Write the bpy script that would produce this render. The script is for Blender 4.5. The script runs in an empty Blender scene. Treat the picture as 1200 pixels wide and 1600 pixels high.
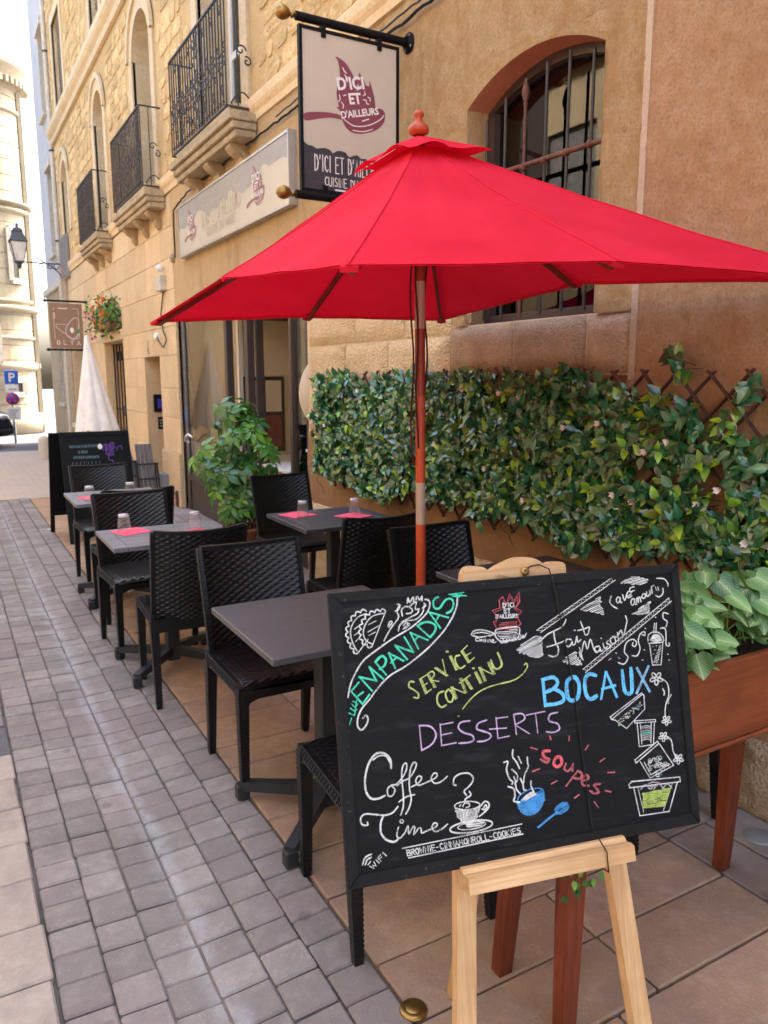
import bpy, bmesh, math, random
from math import sin, cos, pi, radians, sqrt, atan2
from mathutils import Vector, Matrix, noise
from mathutils.geometry import tessellate_polygon
random.seed(7)
scene = bpy.context.scene
COL = scene.collection

# ------------------------------------------------------------ camera
PITCH, YAW, FPX = radians(9.926), radians(29.669), 1200.0
cam_d = bpy.data.cameras.new("camera")
cam = bpy.data.objects.new("camera", cam_d)
COL.objects.link(cam)
cam.location = (0, 0, 1.57)
cam.rotation_euler = (pi / 2 - PITCH, 0, -YAW)
cam_d.sensor_fit = 'VERTICAL'
cam_d.sensor_height = 32.0
cam_d.lens = 32.0 * FPX / 1600.0
cam_d.clip_start, cam_d.clip_end = 0.05, 600
cam_d.dof.use_dof = True
cam_d.dof.focus_distance = 2.0
cam_d.dof.aperture_fstop = 24.0 / 3.4
scene.camera = cam
scene.render.resolution_x, scene.render.resolution_y = 768, 1024

# ------------------------------------------------------------ world, sun, exposure
SUN_EL, SUN_AZ = radians(52), radians(80)     # azimuth from +Y towards +X
w = bpy.data.worlds.new("World"); scene.world = w; w.use_nodes = True
nt = w.node_tree
bg = nt.nodes['Background']
sky = nt.nodes.new('ShaderNodeTexSky')
sky.sky_type = 'NISHITA'; sky.sun_disc = False
sky.sun_elevation = SUN_EL; sky.sun_rotation = SUN_AZ
sky.air_density = 1.0; sky.dust_density = 7.0; sky.ozone_density = .4
nt.links.new(sky.outputs[0], bg.inputs[0]); bg.inputs[1].default_value = 0.15
sl = bpy.data.lights.new("sun", 'SUN'); sl.energy = 2.2; sl.angle = radians(0.53); sl.color = (1, .94, .85)
sun = bpy.data.objects.new("sun", sl); COL.objects.link(sun)
sd = Vector((sin(SUN_AZ) * cos(SUN_EL), cos(SUN_AZ) * cos(SUN_EL), sin(SUN_EL)))
sun.rotation_euler = sd.to_track_quat('Z', 'Y').to_euler()
sun.location = (0, 0, 30)
scene.view_settings.view_transform = 'Standard'
scene.view_settings.look = 'None'
scene.view_settings.exposure = 2.92
scene.view_settings.gamma = 1.0
scene.cycles.use_denoising = True
scene.cycles.max_bounces = 8
scene.cycles.diffuse_bounces = 5
scene.cycles.transparent_max_bounces = 12
scene.cycles.sample_clamp_indirect = 8

# ------------------------------------------------------------ materials
def srgb(h):
    h = h.lstrip('#')
    c = [int(h[i:i + 2], 16) / 255 for i in (0, 2, 4)]
    return tuple(x / 12.92 if x <= .04045 else ((x + .055) / 1.055) ** 2.4 for x in c) + (1,)

class NT:
    def __init__(self, name):
        self.m = bpy.data.materials.new(name); self.m.use_nodes = True
        self.t = self.m.node_tree; self.b = self.t.nodes['Principled BSDF']
    def n(self, typ, **kw):
        nd = self.t.nodes.new(typ)
        for k, v in kw.items():
            if k in nd.inputs.keys(): nd.inputs[k].default_value = v
            else: setattr(nd, k, v)
        return nd
    def l(self, a, b): self.t.links.new(a, b)
    def mix(self, fac, a, b, blend='MIX'):
        nd = self.t.nodes.new('ShaderNodeMix'); nd.data_type = 'RGBA'; nd.blend_type = blend
        for i, v in ((0, fac), (6, a), (7, b)):
            if hasattr(v, 'is_output') or isinstance(v, bpy.types.NodeSocket): self.l(v, nd.inputs[i])
            else: nd.inputs[i].default_value = v
        return nd.outputs[2]
    def ramp(self, v, lo, hi):
        nd = self.t.nodes.new('ShaderNodeMapRange'); nd.inputs[1].default_value = lo; nd.inputs[2].default_value = hi
        self.l(v, nd.inputs[0]); return nd.outputs[0]
    def noise(self, vec, scale, detail=4, rough=.6):
        nd = self.t.nodes.new('ShaderNodeTexNoise'); nd.inputs['Scale'].default_value = scale
        nd.inputs['Detail'].default_value = detail; nd.inputs['Roughness'].default_value = rough
        self.l(vec, nd.inputs['Vector']); return nd.outputs['Fac']
    def coord(self, per_object=True):
        tc = self.t.nodes.new('ShaderNodeTexCoord')
        if not per_object: return tc.outputs['Object']
        oi = self.t.nodes.new('ShaderNodeObjectInfo')
        ml = self.t.nodes.new('ShaderNodeVectorMath'); ml.operation = 'SCALE'
        cb = self.t.nodes.new('ShaderNodeCombineXYZ')
        for k in range(3): self.l(oi.outputs['Random'], cb.inputs[k])
        self.l(cb.outputs[0], ml.inputs[0]); ml.inputs['Scale'].default_value = 37.0
        ad = self.t.nodes.new('ShaderNodeVectorMath'); ad.operation = 'ADD'
        self.l(tc.outputs['Object'], ad.inputs[0]); self.l(ml.outputs[0], ad.inputs[1])
        return ad.outputs[0]
    def geo(self):
        return self.t.nodes.new('ShaderNodeNewGeometry').outputs['Position']
    def rnd(self):
        a = self.t.nodes.new('ShaderNodeAttribute'); a.attribute_name = 'rnd'
        oi = self.t.nodes.new('ShaderNodeObjectInfo')
        s = self.t.nodes.new('ShaderNodeMath'); s.operation = 'ADD'
        self.l(a.outputs['Fac'], s.inputs[0]); self.l(oi.outputs['Random'], s.inputs[1])
        f = self.t.nodes.new('ShaderNodeMath'); f.operation = 'FRACT'; self.l(s.outputs[0], f.inputs[0])
        return f.outputs[0]
    def bump(self, h, strength=.5, dist=.01, prev=None):
        nd = self.t.nodes.new('ShaderNodeBump'); nd.inputs['Strength'].default_value = strength
        nd.inputs['Distance'].default_value = dist; self.l(h, nd.inputs['Height'])
        if prev is not None: self.l(prev, nd.inputs['Normal'])
        return nd.outputs[0]
    def done(self, col=None, rough=.6, normal=None, **kw):
        if col is not None:
            if isinstance(col, bpy.types.NodeSocket): self.l(col, self.b.inputs['Base Color'])
            else: self.b.inputs['Base Color'].default_value = col
        if isinstance(rough, bpy.types.NodeSocket): self.l(rough, self.b.inputs['Roughness'])
        else: self.b.inputs['Roughness'].default_value = rough
        if normal is not None: self.l(normal, self.b.inputs['Normal'])
        for k, v in kw.items(): self.b.inputs[k].default_value = v
        return self.m

def mat_rough(name, c1, c2, c3, scale=3, fine=40, bstr=.6, bdist=.01, rough=.9, per=True, rv=.25, pits=None):
    t = NT(name); v = t.coord(per)
    big = t.noise(v, scale, 6, .65); fn = t.noise(v, fine, 5, .7)
    col = t.mix(t.ramp(big, .32, .68), srgb(c1), srgb(c2))
    col = t.mix(t.ramp(fn, .45, .8), col, srgb(c3))
    if rv:
        r = t.rnd()
        hs = t.n('ShaderNodeHueSaturation'); t.l(col, hs.inputs['Color'])
        mr = t.n('ShaderNodeMapRange'); mr.inputs[3].default_value = 1 - rv; mr.inputs[4].default_value = 1 + rv
        t.l(r, mr.inputs[0]); t.l(mr.outputs[0], hs.inputs['Value']); col = hs.outputs[0]
    nb = t.bump(big, bstr * .6, bdist * 2.5)
    nb = t.bump(fn, bstr, bdist, nb)
    if pits:
        vo = t.n('ShaderNodeTexVoronoi'); vo.inputs['Scale'].default_value = pits; t.l(v, vo.inputs['Vector'])
        nb = t.bump(t.ramp(vo.outputs['Distance'], .0, .6), bstr * .8, bdist, nb)
    return t.done(col, rough, nb)

def mat_plain(name, c, rough=.5, metallic=0., var=.12, scale=12, bstr=.05, **kw):
    t = NT(name); v = t.coord()
    nz = t.noise(v, scale, 4)
    c0 = srgb(c); dk = tuple(x * (1 - var * 1.6) for x in c0[:3]) + (1,); lt = tuple(min(1, x * (1 + var)) for x in c0[:3]) + (1,)
    col = t.mix(t.ramp(nz, .3, .7), dk, lt)
    rr = t.n('ShaderNodeMapRange'); t.l(nz, rr.inputs[0]); rr.inputs[3].default_value = max(.02, rough - .08); rr.inputs[4].default_value = min(1, rough + .1)
    return t.done(col, rr.outputs[0], t.bump(nz, bstr, .003), Metallic=metallic, **kw)

def mat_wood(name, c1, c2, axis=0, rough=.45, scale=1.0):
    t = NT(name); v = t.coord()
    mp = t.n('ShaderNodeMapping'); t.l(v, mp.inputs[0])
    s = [75 * scale] * 3; s[axis] = 3.2 * scale; mp.inputs['Scale'].default_value = s
    g = t.noise(mp.outputs[0], 1.6, 6, .65); b2 = t.noise(v, 5, 3)
    col = t.mix(t.ramp(g, .3, .72), srgb(c1), srgb(c2))
    kn = t.noise(mp.outputs[0], .35, 3, .6); col = t.mix(t.ramp(kn, .55, .7), col, tuple(x * .8 for x in srgb(c1)[:3]) + (1,))
    col = t.mix(t.ramp(b2, .35, .9), col, tuple(x * .72 for x in srgb(c1)[:3]) + (1,))
    return t.done(col, rough, t.bump(g, .18, .002))

M = {}
def stucco(name, c1, c2, c3, cstain):
    t = NT(name); v = t.geo()
    a = t.noise(v, 1.3, 7, .7); b = t.noise(v, 9, 8, .78); c = t.noise(v, 60, 10, .85)
    mp = t.n('ShaderNodeMapping'); t.l(v, mp.inputs[0]); mp.inputs['Scale'].default_value = (1, 2.6, .5)
    mp.inputs['Rotation'].default_value = (radians(24), 0, 0)
    st = t.noise(mp.outputs[0], 1.5, 6, .7)
    col = t.mix(t.ramp(a, .3, .7), srgb(c1), srgb(c2))
    col = t.mix(t.ramp(b, .42, .75), col, srgb(c3))
    col = t.mix(t.ramp(st, .52, .78), col, srgb(cstain))
    cc = t.noise(v, 85, 8, .8)
    col = t.mix(t.ramp(cc, .49, .66), col, tuple(x * .62 for x in srgb(c1)[:3]) + (1,))
    n1 = t.bump(b, .7, .035); n1 = t.bump(c, 1.0, .02, n1)
    return t.done(col, .95, n1)
M['stucco'] = stucco('stucco', '#deb980', '#cfa266', '#ead0a4', '#bd8b52')
M['stucco_side'] = stucco('stucco_side', '#e2b383', '#d5a26d', '#ecc9a0', '#c79563')
M['plaster'] = stucco('ochre_plaster', '#dfbd8a', '#d2ae7a', '#e4c798', '#be9662')
M['orange_plaster'] = stucco('orange_plaster', '#bf9266', '#b38458', '#c89d74', '#9a6c44')
M['ashlar'] = mat_rough('ashlar', '#dcc59e', '#cfb48a', '#bb9e74', 2.2, 30, .35, .006, .9, True, .1)
M['rubble'] = mat_rough('rubble', '#dcc08c', '#c4a066', '#e8d2a2', 7, 30, 1.0, .02, .95, True, .2)
M['rough_block'] = mat_rough('rough_block', '#d6bd96', '#c6a97e', '#dfcba8', 4, 45, .8, .014, .95, True, .08, 60)
M['sill_block'] = mat_rough('sill_block', '#c0a585', '#a89074', '#ccb696', 5, 60, .8, .01, .95, True, .12, 90)
M['mortar'] = mat_rough('mortar', '#dac8a6', '#ccb690', '#e2d2b2', 4, 40, .8, .01, .95, False, 0)
M['joint_mortar'] = mat_rough('joint_mortar', '#cdae7a', '#bd9b66', '#d8bd90', 5, 40, .9, .012, .95, False, 0)
M['dressed'] = mat_rough('dressed_stone', '#dccaa8', '#ccb48c', '#bda27a', 2.5, 30, .25, .004, .85, True, .06)
M['worn_stone'] = mat_rough('worn_stone', '#bfae8e', '#9a8768', '#7a694e', 7, 40, .6, .008, .9, True, .1)
M['corbel'] = mat_rough('corbel_stone', '#b39a78', '#97805f', '#bfa888', 5, 40, .5, .008, .9, True, .08)
M['red_reveal'] = mat_rough('red_plaster', '#bd8a68', '#ad7856', '#c89a7a', 3, 60, .5, .006, .95, False, 0)
M['white_stone'] = mat_rough('white_stone', '#a39a86', '#968b75', '#877b62', 1.2, 14, .25, .01, .9, False, 0)
M['blue_render'] = mat_rough('blue_render', '#bdbcbb', '#b0afae', '#c8c6c2', 1.0, 14, .15, .01, .9, False, 0)
M['pale_trim'] = mat_plain('pale_trim', '#c8bfae', .8)
M['asphalt'] = mat_rough('asphalt', '#5a585d', '#504e54', '#66646a', 1.2, 60, .5, .006, .95, False, 0)

def paver_mat(name, c1, c2, c3, stain=None, rv=.12, bl=None):
    t = NT(name); v = t.geo()
    big = t.noise(v, 2.2, 6, .65); fn = t.noise(v, 95, 4, .7); md = t.noise(v, 14, 5, .7)
    col = t.mix(t.ramp(big, .3, .7), srgb(c1), srgb(c2))
    col = t.mix(t.ramp(md, .48, .8), col, srgb(c3))
    vo = t.n('ShaderNodeTexVoronoi'); vo.inputs['Scale'].default_value = 130; t.l(v, vo.inputs['Vector'])
    sp = t.ramp(vo.outputs['Distance'], .22, .12)
    wn = t.n('ShaderNodeMath', operation='GREATER_THAN'); t.l(vo.outputs['Color'], wn.inputs[0]); wn.inputs[1].default_value = .62
    ml = t.n('ShaderNodeMath', operation='MULTIPLY'); t.l(sp, ml.inputs[0]); t.l(wn.outputs[0], ml.inputs[1])
    m2 = t.n('ShaderNodeMath', operation='MULTIPLY'); t.l(ml.outputs[0], m2.inputs[0]); m2.inputs[1].default_value = .4
    col = t.mix(m2.outputs[0], col, srgb('#d8d0cc'))
    hs = t.n('ShaderNodeHueSaturation'); t.l(col, hs.inputs['Color'])
    mr = t.n('ShaderNodeMapRange'); mr.inputs[3].default_value = 1 - rv; mr.inputs[4].default_value = 1 + rv
    t.l(t.rnd(), mr.inputs[0]); t.l(mr.outputs[0], hs.inputs['Value']); col = hs.outputs[0]
    gr = t.noise(v, 1.6, 6, .72)
    gq = t.n('ShaderNodeMath', operation='MULTIPLY'); t.l(t.ramp(gr, .46, .72), gq.inputs[0]); gq.inputs[1].default_value = .75
    col = t.mix(gq.outputs[0], col, srgb('#77696a'))
    # gum spots and dark blotches
    vs = t.n('ShaderNodeTexVoronoi'); vs.inputs['Scale'].default_value = 3.3; t.l(v, vs.inputs['Vector'])
    gum = t.ramp(vs.outputs['Distance'], .085, .06)
    gm = t.n('ShaderNodeMath', operation='MULTIPLY'); t.l(gum, gm.inputs[0]); gm.inputs[1].default_value = .38
    col = t.mix(gm.outputs[0], col, srgb('#4c484c'))
    bz = t.noise(v, 4.5, 5, .7)
    bm = t.n('ShaderNodeMath', operation='MULTIPLY'); t.l(t.ramp(bz, .58, .78), bm.inputs[0]); bm.inputs[1].default_value = .5
    col = t.mix(bm.outputs[0], col, srgb('#5c5352'))
    if stain:   # pale scum line worn along the gutter
        sx = t.n('ShaderNodeSeparateXYZ'); t.l(v, sx.inputs[0])
        wob = t.noise(v, 3.0, 4, .7)
        wm = t.n('ShaderNodeMath', operation='MULTIPLY_ADD'); t.l(wob, wm.inputs[0]); wm.inputs[1].default_value = .11; wm.inputs[2].default_value = -.055 - stain
        ad = t.n('ShaderNodeMath', operation='ADD'); t.l(sx.outputs[0], ad.inputs[0]); t.l(wm.outputs[0], ad.inputs[1])
        ab = t.n('ShaderNodeMath', operation='ABSOLUTE'); t.l(ad.outputs[0], ab.inputs[0])
        k = t.ramp(ab.outputs[0], .05, .012)
        k2 = t.n('ShaderNodeMath', operation='MULTIPLY'); t.l(k, k2.inputs[0]); t.l(t.ramp(t.noise(v, 9, 7, .8), .36, .6), k2.inputs[1])
        k3 = t.n('ShaderNodeMath', operation='MULTIPLY'); t.l(k2.outputs[0], k3.inputs[0]); k3.inputs[1].default_value = .5
        col = t.mix(k3.outputs[0], col, srgb('#a9adb4'))
    nb = t.bump(md, .5, .008); nb = t.bump(fn, .8, .004, nb)
    return t.done(col, .93, nb, **{'Specular IOR Level': .25})
M['paver'] = paver_mat('paver', '#8a8582', '#797471', '#99938d', .5, .17)
M['kerb'] = paver_mat('kerb_slab', '#a59c92', '#988e82', '#b0a89e', None, .05)
M['slab'] = paver_mat('terrace_slab', '#a68b73', '#947a63', '#b39a84', None, .12)
M['grey_slab'] = paver_mat('grey_slab', '#978d88', '#897f79', '#a39993', None, .1)
M['joint'] = mat_rough('joint_dirt', '#7d756e', '#463f3b', '#6c645e', 3.5, 90, .5, .004, 1.0, False, 0)

M['black_plastic'] = mat_plain('black_plastic', '#0e0e10', .34, 0, .2, 30, .05)
M['dark_metal'] = mat_plain('dark_metal', '#35373b', .42, .35, .1, 18, .03)
M['iron'] = mat_plain('wrought_iron', '#423c38', .5, .3, .2, 25, .15)
M['rust_iron'] = mat_plain('rusty_iron', '#6b4636', .75, .1, .3, 40, .3)
M['black_paint'] = mat_plain('black_paint', '#0d0e10', .6, 0, .1, 15, .03, **{'Specular IOR Level': .2})
M['brass'] = mat_plain('brass', '#9a7a45', .32, .9, .2, 22, .1)
M['alu'] = mat_plain('aluminium', '#b9bcc0', .35, .7, .05)
M['grey_paint'] = mat_plain('grey_paint', '#6f7074', .5)
M['frame_brown'] = mat_plain('brown_frame', '#463b37', .4, 0, .1)
M['white_paint'] = mat_plain('white_paint', '#e9e7e2', .5, 0, .03)
M['white_fabric'] = mat_plain('white_fabric', '#f3f0e9', .9, 0, .06, 8, .2)
M['napkin'] = mat_plain('napkin', '#f05a78', .9, 0, .05, 30, .1)
M['grey_top'] = mat_wood('grey_laminate', '#4c4d52', '#55565c', 0, .38, .4)
M['plank_grey'] = mat_wood('grey_planks', '#67696f', '#85878c', 0, .42)
M['plank_dark'] = mat_wood('dark_planks', '#3c3e45', '#54565e', 0, .4)
M['beech'] = mat_wood('beech', '#b98f5c', '#dcba8c', 1, .55, 1)
M['beech_x'] = mat_wood('beech_x', '#b98f5c', '#dfbd90', 0, .55, 1)
M['planter_wood'] = mat_wood('stained_wood', '#7a3a1e', '#a65c34', 0, .5, .7)
M['planter_leg'] = mat_wood('stained_leg', '#5e2716', '#8a4327', 2, .45, .9)
M['pole_wood'] = mat_wood('orange_red_wood', '#b0421d', '#c0502a', 2, .4, .6)
M['pole_dark'] = mat_wood('dark_red_wood', '#8c2a18', '#a03420', 2, .4, .6)
M['pole_bare'] = mat_wood('bare_wood', '#b09a88', '#c4b0a0', 2, .4, .8)
M['rib_wood'] = mat_wood('rib_wood', '#6a2416', '#7d2e1c', 2, .5)
M['cord'] = mat_plain('cord', '#4a1218', .9)
M['black_cord'] = mat_plain('black_cord', '#0c0c0e', .8)
M['lath'] = mat_wood('lath', '#4a2f24', '#6a4534', 1, .8)
M['soil'] = mat_rough('soil', '#2a1d14', '#1c130c', '#3a2a1e', 20, 80, 1, .02, 1, False, 0)
M['bark'] = mat_wood('stem', '#5a4a34', '#6f5c3e', 2, .9)
M['terracotta'] = mat_plain('terracotta', '#7b4a34', .85)
M['petal_white'] = mat_plain('white_petal', '#efe6e0', .8)
M['petal_orange'] = mat_plain('orange_petal', '#e8873c', .8)
M['petal_pink'] = mat_plain('pink_petal', '#d98f98', .8)
M['rubber'] = mat_plain('rubber', '#141414', .8)
M['car_paint'] = mat_plain('car_paint', '#1b2230', .2, .3, .05)
M['blue_sign'] = mat_plain('blue_sign', '#1f5fc4', .4)
M['red_sign'] = mat_plain('red_sign', '#c8283c', .4)
M['stone_bollard'] = mat_rough('bollard_stone', '#d6cfc0', '#c4bba8', '#b0a690', 8, 50, .4, .005, .9, True, .05)
M['zinc'] = mat_plain('zinc', '#8d9296', .5, .3)
M['interior'] = mat_plain('interior_plaster', '#e6d6bc', .9, 0, .06, 2)
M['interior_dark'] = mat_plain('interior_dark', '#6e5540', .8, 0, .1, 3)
M['photo_grey'] = mat_plain('poster_print', '#8f8a84', .5, 0, .7, 9)
M['photo_red'] = mat_plain('poster_red', '#7c1f2c', .5, 0, .4, 12)
M['lamp_iron'] = mat_plain('lamp_iron', '#4e5054', .6, .1)  # lighter grey puts the distance haze into the iron's colour
M['lamp_glass'] = mat_plain('lamp_glass', '#e4e2da', .3)
M['concrete'] = mat_rough('seam_cement', '#b9a58c', '#a8947c', '#c4b29a', 5, 70, .5, .006, .95, False, 0)
M['screen'] = mat_plain('screen_glass', '#3f49c8', .2)
M['avocado_brown'] = mat_plain('brown_panel', '#937660', .6, 0, .05)
M['shutter'] = mat_plain('grey_shutter', '#8d8a88', .7)
M['awning_blue'] = mat_plain('awning_blue', '#8fb4e0', .8)
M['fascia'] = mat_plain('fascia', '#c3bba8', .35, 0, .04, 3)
M['fascia_grey'] = mat_plain('fascia_grey', '#9b9893', .4, 0, .08, 6)
M['mauve'] = mat_plain('mauve_print', '#83414f', .6, 0, .06)
M['mauve_pale'] = mat_plain('pale_mauve_print', '#8f6566', .6, 0, .06)
M['fade_grey'] = mat_plain('faded_print', '#b5aa98', .5, 0, .05)
M['sign_dark'] = mat_wood('sign_dark', '#34343c', '#44444c', 0, .5, .5)
M['shop_panel'] = mat_plain('shop_panel', '#3f3732', .45, 0, .08)

def fabric_red():
    t = NT('red_canvas'); v = t.coord()
    mp = t.n('ShaderNodeMapping'); t.l(v, mp.inputs[0]); mp.inputs['Scale'].default_value = (900, 900, 900)
    wv = t.noise(mp.outputs[0], 1.0, 2); bg_ = t.noise(v, 2.5, 4)
    col = t.mix(t.ramp(bg_, .3, .7), srgb('#d91c36'), srgb('#ee2c48'))
    nb = t.bump(bg_, .3, .03); nb = t.bump(wv, .15, .0006, nb)
    t.done(col, .95, nb)
    t.b.inputs['Specular IOR Level'].default_value = .2
    tr = t.n('ShaderNodeBsdfTranslucent'); tr.inputs[0].default_value = srgb('#d80a26')
    mx = t.n('ShaderNodeMixShader'); mx.inputs[0].default_value = .3
    out = t.t.nodes['Material Output']
    t.l(t.b.outputs[0], mx.inputs[1]); t.l(tr.outputs[0], mx.inputs[2]); t.l(mx.outputs[0], out.inputs[0])
    return t.m
M['red_canvas'] = fabric_red()

def glass(name, tint=(1, 1, 1, 1), refl=.3, rough=.02):
    t = NT(name)
    tr = t.n('ShaderNodeBsdfTransparent'); tr.inputs[0].default_value = tint
    gl = t.n('ShaderNodeBsdfGlossy'); gl.inputs['Roughness'].default_value = rough
    fr = t.n('ShaderNodeFresnel'); fr.inputs[0].default_value = 1.5
    ad = t.n('ShaderNodeMath', operation='ADD'); t.l(fr.outputs[0], ad.inputs[0]); ad.inputs[1].default_value = refl; ad.use_clamp = True
    mx = t.n('ShaderNodeMixShader'); t.l(ad.outputs[0], mx.inputs[0]); t.l(tr.outputs[0], mx.inputs[1]); t.l(gl.outputs[0], mx.inputs[2])
    t.l(mx.outputs[0], t.t.nodes['Material Output'].inputs[0])
    return t.m
M['pane'] = glass('pane_glass', (.9, .9, .87, 1), .1)
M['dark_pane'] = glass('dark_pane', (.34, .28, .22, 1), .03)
M['clear'] = glass('clear_pane', (.92, .92, .9, 1), .05)
def tumbler(name, k, refl):
    t = NT(name)
    tr = t.n('ShaderNodeBsdfTransparent'); tr.inputs[0].default_value = (.95, .96, .97, 1)
    df = t.n('ShaderNodeBsdfDiffuse'); df.inputs[0].default_value = (.8, .82, .84, 1)
    m0 = t.n('ShaderNodeMixShader'); m0.inputs[0].default_value = k; t.l(tr.outputs[0], m0.inputs[1]); t.l(df.outputs[0], m0.inputs[2])
    gl = t.n('ShaderNodeBsdfGlossy'); gl.inputs['Roughness'].default_value = .1
    fr = t.n('ShaderNodeLayerWeight'); fr.inputs[0].default_value = .35
    m1 = t.n('ShaderNodeMixShader'); ml = t.n('ShaderNodeMath', operation='MULTIPLY'); t.l(fr.outputs['Facing'], ml.inputs[0]); ml.inputs[1].default_value = refl; t.l(ml.outputs[0], m1.inputs[0])
    t.l(m0.outputs[0], m1.inputs[1]); t.l(gl.outputs[0], m1.inputs[2]); t.l(m1.outputs[0], t.t.nodes['Material Output'].inputs[0]); return t.m
M['tumbler'] = tumbler('tumbler_glass', .1, .5); M['glass_base'] = tumbler('glass_base', .6, .5)

def leafmat(name, dark, mid, young, yfrac, rough=.32, vein=None, gloss=.5):
    t = NT(name); r = t.rnd()
    uv = t.n('ShaderNodeUVMap'); uv.uv_map = 'leaf'
    sx = t.n('ShaderNodeSeparateXYZ'); t.l(uv.outputs[0], sx.inputs[0])
    v = t.coord()
    nz = t.noise(v, 60, 4)
    r2 = t.n('ShaderNodeMath', operation='MULTIPLY'); t.l(r, r2.inputs[0]); r2.inputs[1].default_value = 7.31
    r3 = t.n('ShaderNodeMath', operation='FRACT'); t.l(r2.outputs[0], r3.inputs[0])
    col = t.mix(r3.outputs[0], srgb(dark), srgb(mid))
    yk = t.ramp(r, 1 - yfrac, 1 - yfrac * .3)
    ty = t.n('ShaderNodeMath', operation='MULTIPLY_ADD'); t.l(sx.outputs[1], ty.inputs[0]); ty.inputs[1].default_value = .7; ty.inputs[2].default_value = .35
    tm = t.n('ShaderNodeMath', operation='MULTIPLY'); t.l(yk, tm.inputs[0]); t.l(ty.outputs[0], tm.inputs[1]); tm.use_clamp = True
    col = t.mix(tm.outputs[0], col, srgb(young))
    ed = t.n('ShaderNodeMath', operation='ABSOLUTE'); t.l(sx.outputs[0], ed.inputs[0])
    if vein:
        vk = t.ramp(ed.outputs[0], .1, .02)
        vv = t.n('ShaderNodeMath', operation='MULTIPLY'); t.l(vk, vv.inputs[0]); vv.inputs[1].default_value = .7
        col = t.mix(vv.outputs[0], col, srgb(vein))
        sv = t.n('ShaderNodeMath', operation='MULTIPLY_ADD'); t.l(ed.outputs[0], sv.inputs[0]); sv.inputs[1].default_value = -.55; t.l(sx.outputs[1], sv.inputs[2])
        s6 = t.n('ShaderNodeMath', operation='MULTIPLY'); t.l(sv.outputs[0], s6.inputs[0]); s6.inputs[1].default_value = 7.0
        sf = t.n('ShaderNodeMath', operation='FRACT'); t.l(s6.outputs[0], sf.inputs[0])
        sk = t.ramp(sf.outputs[0], .28, .05); s7 = t.n('ShaderNodeMath', operation='MULTIPLY'); t.l(sk, s7.inputs[0]); s7.inputs[1].default_value = .25
        col = t.mix(s7.outputs[0], col, srgb(vein))
        pk = t.ramp(ed.outputs[0], .55, .15); pn = t.noise(v, 45, 3)
        pp = t.n('ShaderNodeMath', operation='MULTIPLY'); t.l(pk, pp.inputs[0]); t.l(t.ramp(pn, .35, .75), pp.inputs[1])
        col = t.mix(pp.outputs[0], col, srgb(vein))
    else:
        vk = t.ramp(ed.outputs[0], .08, .0)
        vv = t.n('ShaderNodeMath', operation='MULTIPLY'); t.l(vk, vv.inputs[0]); vv.inputs[1].default_value = .35
        col = t.mix(vv.outputs[0], col, srgb(young))
    t.done(col, rough, t.bump(nz, .2, .002))
    t.b.inputs['Specular IOR Level'].default_value = gloss
    tr = t.n('ShaderNodeBsdfTranslucent'); t.l(col, tr.inputs[0])
    mx = t.n('ShaderNodeMixShader'); mx.inputs[0].default_value = .14
    t.l(t.b.outputs[0], mx.inputs[1]); t.l(tr.outputs[0], mx.inputs[2]); t.l(mx.outputs[0], t.t.nodes['Material Output'].inputs[0])
    return t.m
M['hedge_leaf'] = leafmat('hedge_leaf', '#10401f', '#388257', '#a0d42c', .36, .2, None, 1.0)
M['scheff_leaf'] = leafmat('scheff_leaf', '#24561f', '#3f7d2c', '#7fb63a', .4, .25, None, .6)
M['syng_leaf'] = leafmat('syng_leaf', '#2c5a2a', '#437238', '#6a9a4a', .3, .34, '#a9c48c', .5)
M['small_leaf'] = leafmat('small_leaf', '#2c5c24', '#4b8030', '#8cb84a', .4, .5)

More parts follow.
